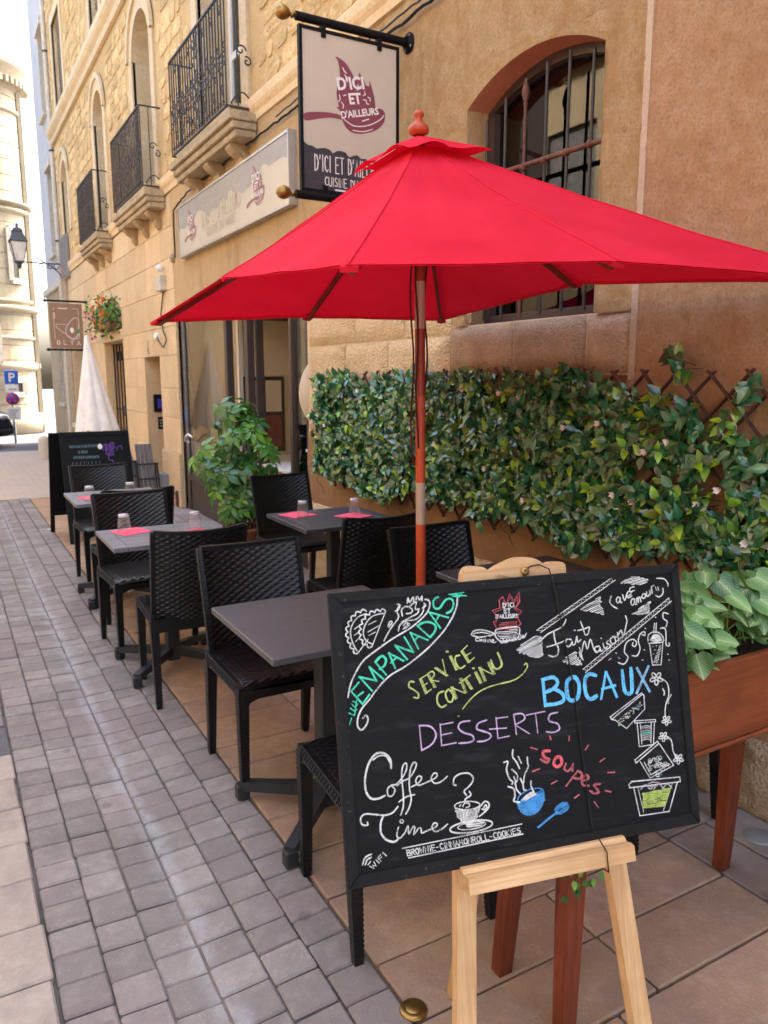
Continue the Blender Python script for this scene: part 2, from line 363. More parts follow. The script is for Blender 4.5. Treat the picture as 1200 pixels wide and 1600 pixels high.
# ------------------------------------------------------------ mesh builder
class MB:
    def __init__(s): s.v = []; s.f = []; s.r = []; s.uv = []; s.smooth = []; s.cur = 0.0
    def add(s, vs, fs, smooth=False, uvs=None):
        o = len(s.v); s.v += [tuple(p) for p in vs]
        for f in fs:
            s.f.append(tuple(i + o for i in f)); s.r.append(s.cur); s.smooth.append(smooth)
            s.uv.append([uvs[i] for i in f] if uvs else None)
    def box(s, x0, y0, z0, x1, y1, z1, m=None, bev=0.0):
        if bev > 0:
            b = min(bev, abs(x1 - x0) * .45, abs(y1 - y0) * .45, abs(z1 - z0) * .45)
            vs = []; idx = {}
            for sx in (0, 1):
                for sy in (0, 1):
                    for sz in (0, 1):
                        c = ((x0, x1)[sx], (y0, y1)[sy], (z0, z1)[sz]); d = (b * (1 - 2 * sx), b * (1 - 2 * sy), b * (1 - 2 * sz))
                        for ax in range(3):
                            p = [c[k] + (d[k] if k != ax else 0) for k in range(3)]
                            idx[(sx, sy, sz, ax)] = len(vs); vs.append(p)
            fs = []
            q = lambda *k: fs.append(tuple(idx[i] for i in k))
            for ax in range(3):
                o1, o2 = [(1, 2), (2, 0), (0, 1)][ax]
                for sd_ in (0, 1):
                    def key(a, b_):
                        k = [0, 0, 0]; k[ax] = sd_; k[o1] = a; k[o2] = b_; return (k[0], k[1], k[2], ax)
                    L = [key(0, 0), key(1, 0), key(1, 1), key(0, 1)]
                    q(*(L if sd_ else L[::-1]))
            for ax in range(3):     # edges along ax
                o1, o2 = [(1, 2), (2, 0), (0, 1)][ax]
                for a in (0, 1):
                    for b_ in (0, 1):
                        k0 = [0, 0, 0]; k0[o1] = a; k0[o2] = b_; k0[ax] = 0
                        k1 = list(k0); k1[ax] = 1
                        L = [(*k0, o1), (*k1, o1), (*k1, o2), (*k0, o2)]
                        q(*(L if (a ^ b_) else L[::-1]))
            for sx in (0, 1):
                for sy in (0, 1):
                    for sz in (0, 1):
                        L = [(sx, sy, sz, 0), (sx, sy, sz, 1), (sx, sy, sz, 2)]
                        q(*(L if (sx + sy + sz) % 2 else L[::-1]))
        else:
            vs = [(x, y, z) for x in (x0, x1) for y in (y0, y1) for z in (z0, z1)]
            fs = [(0, 1, 3, 2), (4, 6, 7, 5), (0, 4, 5, 1), (2, 3, 7, 6), (0, 2, 6, 4), (1, 5, 7, 3)]
        if m is not None: vs = [m @ Vector(p) for p in vs]
        s.add(vs, fs); return s
    def bar(s, a, b, w, h=None, w2=None, h2=None, up=(0, 0, 1), bev=0):
        a, b = Vector(a), Vector(b); h = h or w; w2 = w2 or w; h2 = h2 or h
        d = (b - a).normalized(); u = Vector(up)
        if abs(d.dot(u)) > .95: u = Vector((0, 1, 0))
        x = d.cross(u).normalized(); y = x.cross(d)
        vs = []
        for c, ww, hh in ((a, w, h), (b, w2, h2)):
            for i, j in ((-1, -1), (1, -1), (1, 1), (-1, 1)): vs.append(c + x * i * ww / 2 + y * j * hh / 2)
        s.add(vs, [(0, 1, 2, 3)[::-1], (4, 5, 6, 7), (0, 1, 5, 4), (1, 2, 6, 5), (2, 3, 7, 6), (3, 0, 4, 7)]); return s
    def tube(s, pts, r, n=8, r2=None, cap=True):
        pts = [Vector(p) for p in pts]; rings = []
        prev = None
        for i, p in enumerate(pts):
            d = (pts[min(i + 1, len(pts) - 1)] - pts[max(i - 1, 0)]).normalized()
            if prev is None:
                u = Vector((0, 0, 1)) if abs(d.z) < .9 else Vector((1, 0, 0))
                x = d.cross(u).normalized()
            else:
                x = (prev - d * prev.dot(d)).normalized()
            prev = x; y = d.cross(x)
            rr = r if r2 is None else r + (r2 - r) * i / (len(pts) - 1)
            if callable(r): rr = r(i / (len(pts) - 1))
            rings.append([p + (x * cos(2 * pi * k / n) + y * sin(2 * pi * k / n)) * rr for k in range(n)])
        vs = [q for rg in rings for q in rg]; fs = []
        for i in range(len(pts) - 1):
            for k in range(n): fs.append((i * n + k, i * n + (k + 1) % n, (i + 1) * n + (k + 1) % n, (i + 1) * n + k))
        s.add(vs, fs, True)
        if cap:
            s.add(rings[0], [tuple(range(n))[::-1]]); s.add(rings[-1], [tuple(range(n))])
        return s
    def lathe(s, prof, c=(0, 0, 0), n=24, a0=0, a1=2 * pi, axis=None, smooth=True):
        full = abs(a1 - a0 - 2 * pi) < 1e-6; m = n if full else n + 1
        vs = []; c = Vector(c)
        R = Matrix.Identity(3)
        if axis is not None: R = Vector((0, 0, 1)).rotation_difference(Vector(axis)).to_matrix()
        for (r, z) in prof:
            for k in range(m):
                a = a0 + (a1 - a0) * k / n
                vs.append(c + R @ Vector((r * cos(a), r * sin(a), z)))
        fs = []
        for i in range(len(prof) - 1):
            for k in range(n if full else m - 1):
                k2 = (k + 1) % m
                fs.append((i * m + k, i * m + k2, (i + 1) * m + k2, (i + 1) * m + k))
        s.add(vs, fs, smooth); return s
    def prism(s, poly, o, ux, uy, d0, d1):
        """polygon (2-D) in plane o+ux,uy extruded along n=ux x uy from d0 to d1"""
        o, ux, uy = Vector(o), Vector(ux), Vector(uy); nn = ux.cross(uy)
        a = [o + ux * p[0] + uy * p[1] + nn * d0 for p in poly]; b = [o + ux * p[0] + uy * p[1] + nn * d1 for p in poly]
        n = len(poly); s.add(a + b, [tuple(range(n))[::-1], tuple(range(n, 2 * n))] + [(k, (k + 1) % n, n + (k + 1) % n, n + k) for k in range(n)]); return s
    def grid(s, fn, nu, nv, smooth=True, flip=False):
        vs = [fn(i / nu, j / nv) for j in range(nv + 1) for i in range(nu + 1)]
        fs = []
        for j in range(nv):
            for i in range(nu):
                a = j * (nu + 1) + i; f = (a, a + 1, a + nu + 2, a + nu + 1)
                fs.append(f[::-1] if flip else f)
        s.add(vs, fs, smooth); return s
    def sphere(s, c, r, n=12, m=8, sc=(1, 1, 1)):
        c = Vector(c)
        return s.grid(lambda u, v: c + Vector((r * sc[0] * sin(pi * v) * cos(2 * pi * u), r * sc[1] * sin(pi * v) * sin(2 * pi * u), r * sc[2] * cos(pi * v))), n, m, True, True)
    def mesh(s, name):
        me = bpy.data.meshes.new(name); me.from_pydata(s.v, [], s.f)
        if any(s.r):
            at = me.attributes.new('rnd', 'FLOAT', 'FACE'); at.data.foreach_set('value', s.r)
        if any(u is not None for u in s.uv):
            ul = me.uv_layers.new(name='leaf'); flat = []
            for f, u in zip(s.f, s.uv):
                for k in range(len(f)): flat += list(u[k]) if u else [0, 0]
            ul.data.foreach_set('uv', flat)
        me.polygons.foreach_set('use_smooth', s.smooth)
        me.update(); return me
    def build(s, name, mat, parent=None, weld=False):
        me = s.mesh(name)
        if parent is not None and parent.get('_world'):
            inv = wmat(parent).inverted(); me.transform(inv)
        if weld:
            bm = bmesh.new(); bm.from_mesh(me); bmesh.ops.remove_doubles(bm, verts=bm.verts, dist=1e-5); bm.to_mesh(me); bm.free()
        me.materials.append(M[mat] if isinstance(mat, str) else mat)
        return link(name, me, parent)
def wmat(o):
    m = o.matrix_basis.copy()
    while o.parent: o = o.parent; m = o.matrix_basis @ m
    return m
def link(name, me, parent=None, loc=None):
    o = bpy.data.objects.new(name, me); COL.objects.link(o)
    if parent is not None:
        o.parent = parent
        if parent.get('_world'): o['_world'] = 1
    if loc is not None: o.location = loc
    return o
def thing(name, loc, label, cat, group=None, rz=0.0, world=True):
    o = bpy.data.objects.new(name, None); COL.objects.link(o); o.empty_display_size = .1
    o.location = loc; o.rotation_euler = (0, 0, rz); o['label'] = label; o['category'] = cat
    if group: o['group'] = group
    if world: o['_world'] = 1     # parts are given in world coordinates and moved into the thing's own
    return o
def tag(o, label, cat, group=None):
    o['label'] = label; o['category'] = cat
    if group: o['group'] = group
    return o
def struct(o): o['kind'] = 'structure'; return o
def stuff(o): o['kind'] = 'stuff'; return o
def copy_tree(o, parent=None):
    c = o.copy(); COL.objects.link(c); c.parent = parent
    for ch in list(o.children): copy_tree(ch, c)
    return c
# ------------------------------------------------------------ GROUND
WX = 2.46
mb = MB(); mb.box(-60, -40, -.6, 60, 120, -.06)
struct(mb.build('ground', 'asphalt'))
def hump(x):  # shallow V of the gutter
    return -.016 * max(0, 1 - abs(x - .5) / .34)
road = MB(); road.box(-.02 + .125, .2, -.05, .886, 18.4, -.022); road = struct(road.build('road', 'joint')); road['_world'] = 1
def piece_mesh(name, w, l, mat, h=.03, bev=.0055):
    mb = MB(); mb.box(-w / 2, -l / 2, -h, w / 2, l / 2, 0, None, bev); me = mb.mesh(name); me.materials.append(M[mat]); return me
rng = random.Random(3)
cols = [(.131, .255), (.255, .378), (.378, .5), (.5, .632), (.632, .76), (.76, .886)]
meshes = {c: [piece_mesh('paver', c[1] - c[0] - .0028 - .0008 * k, .1155 - .001 * k, 'paver') for k in range(3)] for c in cols}
far = MB(); cnt = 0
for ci, c in enumerate(cols):
    y = .25 + rng.uniform(0, .11)
    while y < 11:
        L = rng.uniform(.104, .134)
        xm = (c[0] + c[1]) / 2; sl = math.atan((hump(c[1]) - hump(c[0])) / (c[1] - c[0]))
        if cnt < 298 and 1.2 < y < 6.9:
            o = link('paver', rng.choice(meshes[c]), road, (xm + rng.uniform(-.001, .001), y + L / 2, hump(xm) + rng.uniform(-.0035, .0035)))
            o.rotation_euler = (rng.uniform(-.014, .014), -sl + rng.uniform(-.012, .012), rng.uniform(-.014, .014)); o.scale.y = L / .1185; cnt += 1
        else:
            far.cur = rng.random()
            far.box(c[0] + .002, y + .0015, -.03, c[1] - .002, y + L - .0015, hump(xm) + rng.uniform(-.002, .002), None, .003)
        y += L
stuff(far.build('distant_pavers', 'paver', road))
# farther than the single stones can be told apart: one sheet with courses in the material
t = NT('paver_sheet'); v = t.geo()
bk = t.n('ShaderNodeTexBrick'); t.l(v, bk.inputs[0]); bk.inputs['Scale'].default_value = 1
bk.inputs['Brick Width'].default_value = .25; bk.inputs['Row Height'].default_value = .2; bk.inputs['Mortar Size'].default_value = .006
bk.inputs['Color1'].default_value = srgb('#a2968e'); bk.inputs['Color2'].default_value = srgb('#aa9c92'); bk.inputs['Mortar'].default_value = srgb('#8a7e76')
nz = t.noise(v, .7, 5); cc = t.mix(t.ramp(nz, .35, .7), bk.outputs[0], srgb('#ab9c8a'))
M['paver_sheet'] = t.done(cc, .8, t.bump(bk.outputs['Fac'], -.4, .005))
mb = MB(); mb.box(-4.2, 11.06, -.05, 2.46, 18.4, -.004)
struct(mb.build('far_pavement', 'paver_sheet'))
mb = MB(); mb.box(-4, -3, -.05, 2.7, .19, -.006); struct(mb.build('rear_pavement', 'paver_sheet'))
mb = MB(); mb.box(2.5, -3, 0, 3, .2, 3.9); BACKW = mb
mb = MB(); mb.box(-30, 18.404, -.05, 30, 40, -.03)
struct(mb.build('cross_street', 'asphalt'))
# kerb strip and the paving left of it
kerb = MB(); kerb.box(-.36, .2, -.05, .12, 3.32, -.02); kerb = struct(kerb.build('kerb_strip', 'joint')); kerb['_world'] = 1
y = .34
for k in range(13):
    L = .235 + rng.uniform(-.012, .012)
    for x0, x1 in ((-.36, .124 + rng.uniform(-.004, .004)),):
        me = piece_mesh('kerb_slab', x1 - x0, L - .005, 'kerb', .03, .006)
        o = link('kerb_slab', me, kerb, ((x0 + x1) / 2, y + L / 2, rng.uniform(.002, .008)))
        o.rotation_euler = (rng.uniform(-.006, .006), rng.uniform(-.006, .006), rng.uniform(-.012, .012))
    y += L
mb = MB(); mb.box(-.36, 3.3, -.05, .122, 3.72, -.006); struct(mb.build('asphalt_patch', 'asphalt'))
lane = MB(); lane.box(-4.2, 3.73, -.05, .12, 11.05, -.02); lane = struct(lane.build('side_paving', 'joint')); lane['_world'] = 1
sm = [piece_mesh('paver', .122, .116, 'paver') for k in range(2)]
sp = MB(); n = 0
for j in range(60):
    for i in range(4):
        x = .06 - i * .128; yy = 3.79 + j * .12
        if n < 120:
            o = link('paver', sm[n % 2], lane, (x, yy, rng.uniform(-.002, .003))); o.rotation_euler = (0, 0, rng.uniform(-.01, .01)); n += 1
        else:
            sp.cur = rng.random(); sp.box(x - .061, yy - .058, -.03, x + .061, yy + .058, rng.uniform(-.002, .003))
stuff(sp.build('distant_pavers', 'paver', lane))
mb = MB(); mb.box(-4.2, .2, -.05, -.37, 3.7, -.006); mb.box(-4.2, 3.72, -.05, -.46, 11.05, -.006); struct(mb.build('plain_paving', 'paver_sheet'))
# terrace slabs
ter = MB(); ter.box(.89, .2, -.05, 2.06, 11.05, -.02); ter = struct(ter.build('terrace', 'joint')); ter['_world'] = 1
yr = [.62, .9, 1.17, 1.395, 1.612, 1.92, 2.16, 2.41, 2.63, 2.84, 3.03, 3.32]
while yr[-1] < 11: yr.append(yr[-1] + rng.uniform(.22, .28))
for a, b in zip(yr, yr[1:]):
    if b > 11.05: break
    xs = [.892]
    first = {1.395: .6, 1.612: .68, 1.17: .6}.get(a, rng.uniform(.3, .6))
    xs.append(.892 + first)
    while xs[-1] < 1.75: xs.append(xs[-1] + rng.uniform(.36, .6))
    xs[-1] = 2.05
    for x0, x1 in zip(xs, xs[1:]):
        g = .007 if a < 2.3 else .004
        me = piece_mesh('paving_slab', x1 - x0 - g, b - a - g, 'slab', .028, .005)
        o = link('paving_slab', me, ter, ((x0 + x1) / 2, (a + b) / 2, rng.uniform(-.002, .002)))
        o.rotation_euler = (rng.uniform(-.004, .004), rng.uniform(-.004, .004), 0)
chan = MB(); chan.box(2.06, .2, -.05, 2.7, 11.05, -.024); chan = struct(chan.build('wall_channel', 'joint')); chan['_world'] = 1
y = .3
while y < 11:
    L = rng.uniform(.3, .5)
    for x0, x1 in ((2.062, 2.25), (2.254, 2.62)):
        me = piece_mesh('channel_slab', x1 - x0 - .006, L - .006, 'grey_slab', .028, .005)
        o = link('channel_slab', me, chan, ((x0 + x1) / 2, y + L / 2, -.004 + rng.uniform(-.003, .003))); o.rotation_euler = (0, rng.uniform(-.01, .01), 0)
    y += L
def stud(name, x, y, r, mat, h, label, cat):
    mb = MB(); mb.lathe([(r, 0), (r, h * .5), (r * .93, h), (r * .6, h * 1.25), (0, h * 1.35)], (x, y, 0), 28)
    mb.lathe([(r * .55, h * 1.35), (r * .5, h * 1.55), (0, h * 1.6)], (x, y, 0), 20)
    tag(mb.build(name, mat), label, cat)
stud('ground_stud', .9, 1.43, .036, 'brass', .007, 'round brass stud set into the paving at the edge of the terrace', 'ground stud')
stud('drain_cover', 2.334, 1.47, .05, 'zinc', .004, 'small round grey metal cap in the paving beside the planter leg', 'drain cover')
stud('ground_stud', .93, 4.75, .022, 'brass', .006, 'small brass stud in the terrace edge under the second table row', 'ground stud')
stud('ground_stud', .86, 8.6, .022, 'alu', .006, 'small pale stud in the terrace edge beyond the black sandwich board', 'ground stud')

# ------------------------------------------------------------ STONE BUILDING (right side of the street)
bld = thing('stone_building', (WX, 8, 0), 'ochre stone building with rubble upper storeys, balconies and an arched barred window along the terrace', 'building')
def arch_pts(y0, y1, zs, rise, n=14):
    """from (y1,zs) over the top to (y0,zs)"""
    c = (y0 + y1) / 2; h = (y1 - y0) / 2
    if rise < h * .98:
        R = (h * h + rise * rise) / (2 * rise); cz = zs + rise - R; a = math.asin(h / R)
        return [(c + R * sin(a - 2 * a * k / n), cz + R * cos(a - 2 * a * k / n)) for k in range(n + 1)]
    return [(c + h * cos(pi * k / n), zs + rise * sin(pi * k / n)) for k in range(n + 1)]
def wall_cells(mb, ya, yb, za, zb, holes, X, disp=None, step=None):
    ys = sorted({ya, yb, *[h[0] for h in holes], *[h[1] for h in holes]}); ys = [y for y in ys if ya <= y <= yb]
    zs = sorted({za, zb, *[h[2] for h in holes], *[h[3] for h in holes]}); zs = [z for z in zs if za <= z <= zb]
    for a, b in zip(ys, ys[1:]):
        for c, d in zip(zs, zs[1:]):
            ym, zm = (a + b) / 2, (c + d) / 2
            if any(h[0] < ym < h[1] and h[2] < zm < h[3] for h in holes): continue
            if step:
                nu, nv = max(1, round((b - a) / step)), max(1, round((d - c) / step))
                mb.grid(lambda u, v: (X - disp(a + (b - a) * u, c + (d - c) * v), a + (b - a) * u, c + (d - c) * v), nu, nv, True, True)
            else: mb.add([(X, a, c), (X, b, c), (X, b, d), (X, a, d)], [(0, 3, 2, 1)])
def spandrel(mb, y0, y1, zs, zt, rise, X, disp=None):
    """fill between a rectangular hole top (zt) and its arch"""
    pts = arch_pts(y0, y1, zs, rise, 20)
    for (ya_, za_), (yb_, zb_) in zip(pts, pts[1:]):
        m = 4 if disp else 1
        for k in range(m):
            q = []
            for (yy, zz, tt) in ((ya_, za_, k / m), (yb_, zb_, k / m), (yb_, zb_, (k + 1) / m), (ya_, za_, (k + 1) / m)):
                z = zz + (zt - zz) * tt; q.append((X - (disp(yy, z) if disp else 0), yy, z))
            mb.add(q, [(0, 1, 2, 3)], bool(disp))
def reveal(mb, y0, y1, z0, zs, rise, X, d, floor=True):
    prof = [(y1, z0)] + (arch_pts(y0, y1, zs, rise, 18) if rise else [(y1, zs), (y0, zs)]) + [(y0, z0)]
    for a, b in zip(prof, prof[1:]): mb.add([(X, *a), (X, *b), (X + d, *b), (X + d, *a)], [(0, 1, 2, 3)])
    if floor: mb.add([(X, y0, z0), (X, y1, z0), (X + d, y1, z0), (X + d, y0, z0)], [(0, 1, 2, 3)])
def rough(amp, sc, seed=0, fine=False):
    def f(y, z):
        p = Vector((seed, y * sc, z * sc))
        return amp * (noise.noise(p) + .55 * noise.noise(p * 2.7) + .65 * noise.noise(p * 5.9) + (.65 * noise.noise(p * 11.3) if fine else 0))
    return f
AW = (2.50, 3.45, 1.845, 2.915, .13)      # arched window: y0 y1 z0 spring rise
# near stucco, left of the seam
d1 = rough(.0065, 8, 0, True)
mb = MB(); zt = AW[3] + AW[4]
wall_cells(mb, 2.285, 5.55, 1.58, 3.66, [(AW[0], AW[1], AW[2], zt), (2.285, 5.55, 1.58, AW[2]), (3.56, 5.55, 1.58, 2.2)], WX, d1, .014)
spandrel(mb, AW[0], AW[1], AW[3], zt, AW[4], WX, d1)
mb.build('stucco_wall', 'stucco', bld)
mb = MB(); wall_cells(mb, .2, 2.262, 0.0, 3.9, [], WX, rough(.006, 8, 5, True), .016); BACKW.build('stucco_wall', 'stucco_side', bld); mb.build('stucco_wall', 'stucco_side', bld)['label'] = 'browner stucco wall right of the vertical seam'
mb = MB(); mb.box(WX - .004, 2.258, .9, WX + .05, 2.289, 3.9); mb.build('seam', 'concrete', bld)
mb = MB(); ap_ = arch_pts(AW[0], AW[1], AW[3], AW[4], 18)
for a, b in zip(ap_, ap_[1:]): mb.add([(WX - .004, *a), (WX - .004, *b), (WX + .2, *b), (WX + .2, *a)], [(0, 1, 2, 3)])
mb.build('arch_soffit', 'red_reveal', bld)
for y in (AW[0], AW[1]):
    mb = MB(); mb.add([(WX - .004, y, AW[2]), (WX + .2, y, AW[2]), (WX + .2, y, AW[3]), (WX - .004, y, AW[3])], [(0, 1, 2, 3)]); mb.build('window_jamb', 'stucco', bld)
# rough blocks below and beside the window
def block(y0, y1, z0, z1, mat, X=WX, proud=0, amp=.009, name='stone_block', seed=None):
    sd_ = rng.uniform(0, 50) if seed is None else seed; f = rough(amp, 13, sd_); g = .006
    nu, nv = max(3, round((y1 - y0) / .045)), max(3, round((z1 - z0) / .045)); mb = MB()
    def fn(u, v):
        e = min(u, 1 - u) * (y1 - y0); e2 = min(v, 1 - v) * (z1 - z0); ed = min(1, min(e, e2) / .03)
        yy, zz = y0 + g + (y1 - y0 - 2 * g) * u, z0 + g + (z1 - z0 - 2 * g) * v
        return (X + .02 - (.02 + proud + f(yy, zz)) * (ed ** .5 if ed > 0 else 0), yy, zz)
    mb.grid(fn, nu, nv, True, True); return mb.build(name, mat, bld)
mb = MB(); wall_cells(mb, 2.27, 5.55, .1, 3.7, [(AW[0], AW[1], AW[2], zt), (2.56, 3.4, 2.3, zt)], WX + .024); mb.build('wall_core', 'mortar', bld)
for y0, y1 in ((2.285, 2.56), (2.56, 3.06), (3.06, 3.60)): block(y0, y1, 1.585, 1.845, 'sill_block', proud=.012)
for z0, z1, ys in ((1.8, 2.2, (3.6, 4.1, 4.75, 5.5)), (1.5, 1.8, (3.6, 4.3, 4.9, 5.5)), (1.15, 1.5, (4.1, 4.8, 5.5))):
    for a, b in zip(ys, ys[1:]): block(a, b, z0, z1, 'rough_block', proud=rng.uniform(.0, .012), amp=.013)
block(3.41, 3.6, 1.85, 2.15, 'sill_block', proud=-.002)
for z0, z1, ys in ((-.04, .3, (1.0, 1.7, 2.3, 3.0, 3.6, 4.4, 5.0, 5.55)), (.3, .62, (2.3, 2.9, 3.7, 4.3, 5.1, 5.55))):
    for a, b in zip(ys, ys[1:]): block(a, b, z0, z1, 'rough_block' if a > 2.2 else 'sill_block', proud=rng.uniform(.02, .05), amp=.02)
mb = MB(); wall_cells(mb, 2.27, 5.55, .6, 1.58, [(4.1, 5.55, 1.15, 1.6)], WX + .012, rough(.008, 7, 9), .05); mb.build('ochre_wall', 'orange_plaster', bld)
# window
win = MB(); 
pr_o = arch_pts(AW[0], AW[1], AW[3], AW[4], 18); pr_i = arch_pts(AW[0] + .05, AW[1] - .05, AW[3] - .01, AW[4] - .035, 18)
XF = WX + .13
ring_o = [(AW[1], AW[2])] + pr_o + [(AW[0], AW[2])]; ring_i = [(AW[1] - .05, AW[2] + .05)] + pr_i + [(AW[0] + .05, AW[2] + .05)]
for k in range(len(ring_o)):
    a, b, c, d = ring_o[k], ring_o[(k + 1) % len(ring_o)], ring_i[(k + 1) % len(ring_o)], ring_i[k]
    win.add([(XF, *a), (XF, *b), (XF, *c), (XF, *d), (XF + .05, *d), (XF + .05, *c)], [(0, 1, 2, 3), (3, 2, 5, 4)])
wo = win.build('arched_window', 'frame_brown', bld)
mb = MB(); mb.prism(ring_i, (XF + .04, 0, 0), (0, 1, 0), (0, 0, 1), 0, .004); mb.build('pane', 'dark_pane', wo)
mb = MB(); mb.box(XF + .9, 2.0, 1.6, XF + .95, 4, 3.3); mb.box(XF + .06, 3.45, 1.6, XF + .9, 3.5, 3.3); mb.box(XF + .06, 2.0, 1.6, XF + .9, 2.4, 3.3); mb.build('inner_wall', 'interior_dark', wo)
XB = WX + .045
bys = [2.61 + .147 * k for k in range(6)]
for k, y in enumerate(bys):
    top = [2.93, 2.97, 2.97, 2.95, 2.9, 2.84][k]
    mb = MB(); mb.tube([(XB, y, AW[2] + .02), (XB, y, top - (.12 if k == 3 else 0))], .0075, 8)
    if k == 3:
        mb.lathe([(.0085, 0), (.012, .01), (.008, .02), (.02, .05), (.017, .075), (.004, .12), (0, .125)], (XB, y, top - .12), 10)
    else: mb.lathe([(.0085, 0), (0, .012)], (XB, y, top), 8)
    mb.build('window_bar', 'rust_iron' if k == 3 else 'iron', wo)
mb = MB(); mb.tube([(XB - .004, AW[0] + .0, 2.55), (XB - .004, AW[1], 2.575)], .012, 8)
for y in bys: mb.sphere((XB - .004, y, 2.555), .019, 8, 6)
mb.build('cross_bar', 'rust_iron', wo)

# ---- shop bay Y 5.55..9.2 (lower), ashlar 9.2..18.15, rubble above
mb = MB(); wall_cells(mb, 5.55, 9.25, 2.3, 3.66, [], WX, rough(.004, 5, 2), .07); mb.build('ochre_wall', 'plaster', bld)
GATE = (12.32, 13.85, 0, 2.55, .27); NICHE = (10.1, 10.95, 0, 1.92)
OW = (16.0, 17.45, .62, 2.75)
mb = MB(); holes = [(GATE[0], GATE[1], 0, GATE[3] + GATE[4]), (NICHE[0], NICHE[1], 0, NICHE[3]), (OW[0], OW[1], OW[2], OW[3])]
wall_cells(mb, 9.25, 18.15, -.05, 3.66, holes, WX + .012); spandrel(mb, GATE[0], GATE[1], GATE[3], GATE[3] + GATE[4], GATE[4], WX + .012)
mb.build('wall_core', 'mortar', bld)
z = 0; row = 0; nb_ = 0
while z < 3.6:
    hgt = [.66, .42, .36, .4, .34, .42, .36, .34, .36][row] if row < 9 else .36
    y = 9.25 - (0 if row % 2 else .25)
    while y < 18.15:
        L = rng.uniform(.55, .95); a, b = max(9.25, y), min(18.15, y + L)
        segs = [(a, b)]
        for h in holes:
            if h[2] < z + hgt * .5 < h[3] + (0 if h is not holes[0] else .02):
                ns = []
                for s0, s1 in segs:
                    if s1 <= h[0] or s0 >= h[1]: ns.append((s0, s1))
                    else:
                        if s0 < h[0] - .03: ns.append((s0, h[0]))
                        if s1 > h[1] + .03: ns.append((h[1], s1))
                segs = ns
        for s0, s1 in segs:
            if s1 - s0 < .05: continue
            zc = min(z + hgt, 3.64)
            mb = MB(); mb.box(WX - rng.uniform(.0, .004) - (.03 if row == 0 else 0), s0 + .002, z + .002, WX + .03, s1 - .002, zc - .002, None, .004)
            mb.build('stone_block', 'ashlar', bld); nb_ += 1
        y += L
    z += hgt; row += 1
mb = MB(); reveal(mb, *GATE[:4], GATE[4], WX, .6, False); mb.build('gate_reveal', 'ashlar', bld)
mb = MB(); reveal(mb, NICHE[0], NICHE[1], 0, NICHE[3], 0, WX, .5, True); mb.add([(WX + .5, NICHE[0], 0), (WX + .5, NICHE[1], 0), (WX + .5, NICHE[1], NICHE[3]), (WX + .5, NICHE[0], NICHE[3])], [(0, 3, 2, 1)]); mb.build('doorway_recess', 'ashlar', bld)
mb = MB(); mb.box(WX + .42, NICHE[0] + .02, .02, WX + .46, NICHE[1] - .02, NICHE[3] - .02)
dr = mb.build('door', 'avocado_brown', bld)
for k in range(3):
    mb = MB(); mb.box(WX + .405, NICHE[0] + .12, .15 + k * .58, WX + .42, NICHE[1] - .12, .6 + k * .58, None, .006); mb.build('door_panel', 'avocado_brown', dr)
for z in (.55, 1.35):
    mb = MB(); mb.bar((WX + .3, NICHE[0] + .012, z), (WX + .42, NICHE[0] + .012, z), .02, .015); mb.build('hinge', 'iron', dr)
mb = MB(); mb.box(WX + .38, 10.16, .92, WX + .41, 10.19, 1.06); mb.build('handle', 'brass', dr)
# barred shop window by the far sign
mb = MB(); reveal(mb, OW[0], OW[1], OW[2], OW[3], 0, WX, .35, True); mb.build('window_reveal', 'dressed', bld)
mb = MB()
for a in (OW[0], (OW[0] + OW[1]) / 2 - .03, OW[1] - .06): mb.box(WX + .25, a, OW[2], WX + .31, a + .06, OW[3])
mb.box(WX + .25, OW[0], OW[3] - .06, WX + .309, OW[1], OW[3] - .001); mb.box(WX + .25, OW[0], OW[2], WX + .309, OW[1], OW[2] + .06)
ow = mb.build('shop_window', 'frame_brown', bld)
mb = MB(); mb.box(WX + .28, OW[0], OW[2], WX + .286, OW[1], OW[3]); mb.build('pane', 'dark_pane', ow)
mb = MB(); mb.box(WX - .1, OW[0] - .1, OW[2] - .08, WX + .04, OW[1] + .1, OW[2] - .001, None, .01); mb.build('sill', 'dressed', ow)
mb = MB(); mb.box(WX - .05, 15.3, 1.75, WX, 15.42, 1.95); mb.build('shutter_catch', 'rust_iron', bld)

# ---- upper storeys
UPW = [  # y0 y1 z0 spring rise
    (6.75, 7.95, 3.74, 5.25, .6), (9.82, 10.75, 3.74, 5.5, .42), (12.8, 13.6, 3.74, 5.5, .38), (16.6, 17.4, 4.4, 5.45, .3), (17.0, 17.9, 3.5, 4.36, 0)]
UPW = UPW[:4]
TOP = [(6.7, 7.9, 6.75, 8.6), (9.9, 10.75, 6.7, 8.5), (12.65, 13.4, 6.65, 8.4), (16.3, 17.4, 6.6, 8.3)]
SH = (17.0, 17.9, 3.72, 4.4)
hol = [(a, b, c, d + r) for a, b, c, d, r in UPW] + [t_ for t_ in TOP]
mb = MB(); wall_cells(mb, -3, 18.15, 3.8, 9.6, hol, WX + .007)
for a, b, c, d, r in UPW: spandrel(mb, a, b, d, d + r, r, WX + .007)
mb.build('wall_core', 'joint_mortar', bld)
mb = MB(); mb.box(WX + .035, -3, 9.6, WX + .3, 18.15, 10.8); mb.build('attic_wall', 'mortar', bld)
mb = MB(); mb.box(WX + 1.2, -3, -.05, 10, 18.15, 10.8); mb.box(WX + .3, -3, 10.7, WX + 1.2, 18.15, 10.8); mb.box(WX + .04, 18.09, 0, 10, 18.17, 10.8); mb.box(WX + .3, -3.05, 0, 10, -3, 10.8)
mb.build('building_mass', 'mortar', bld)
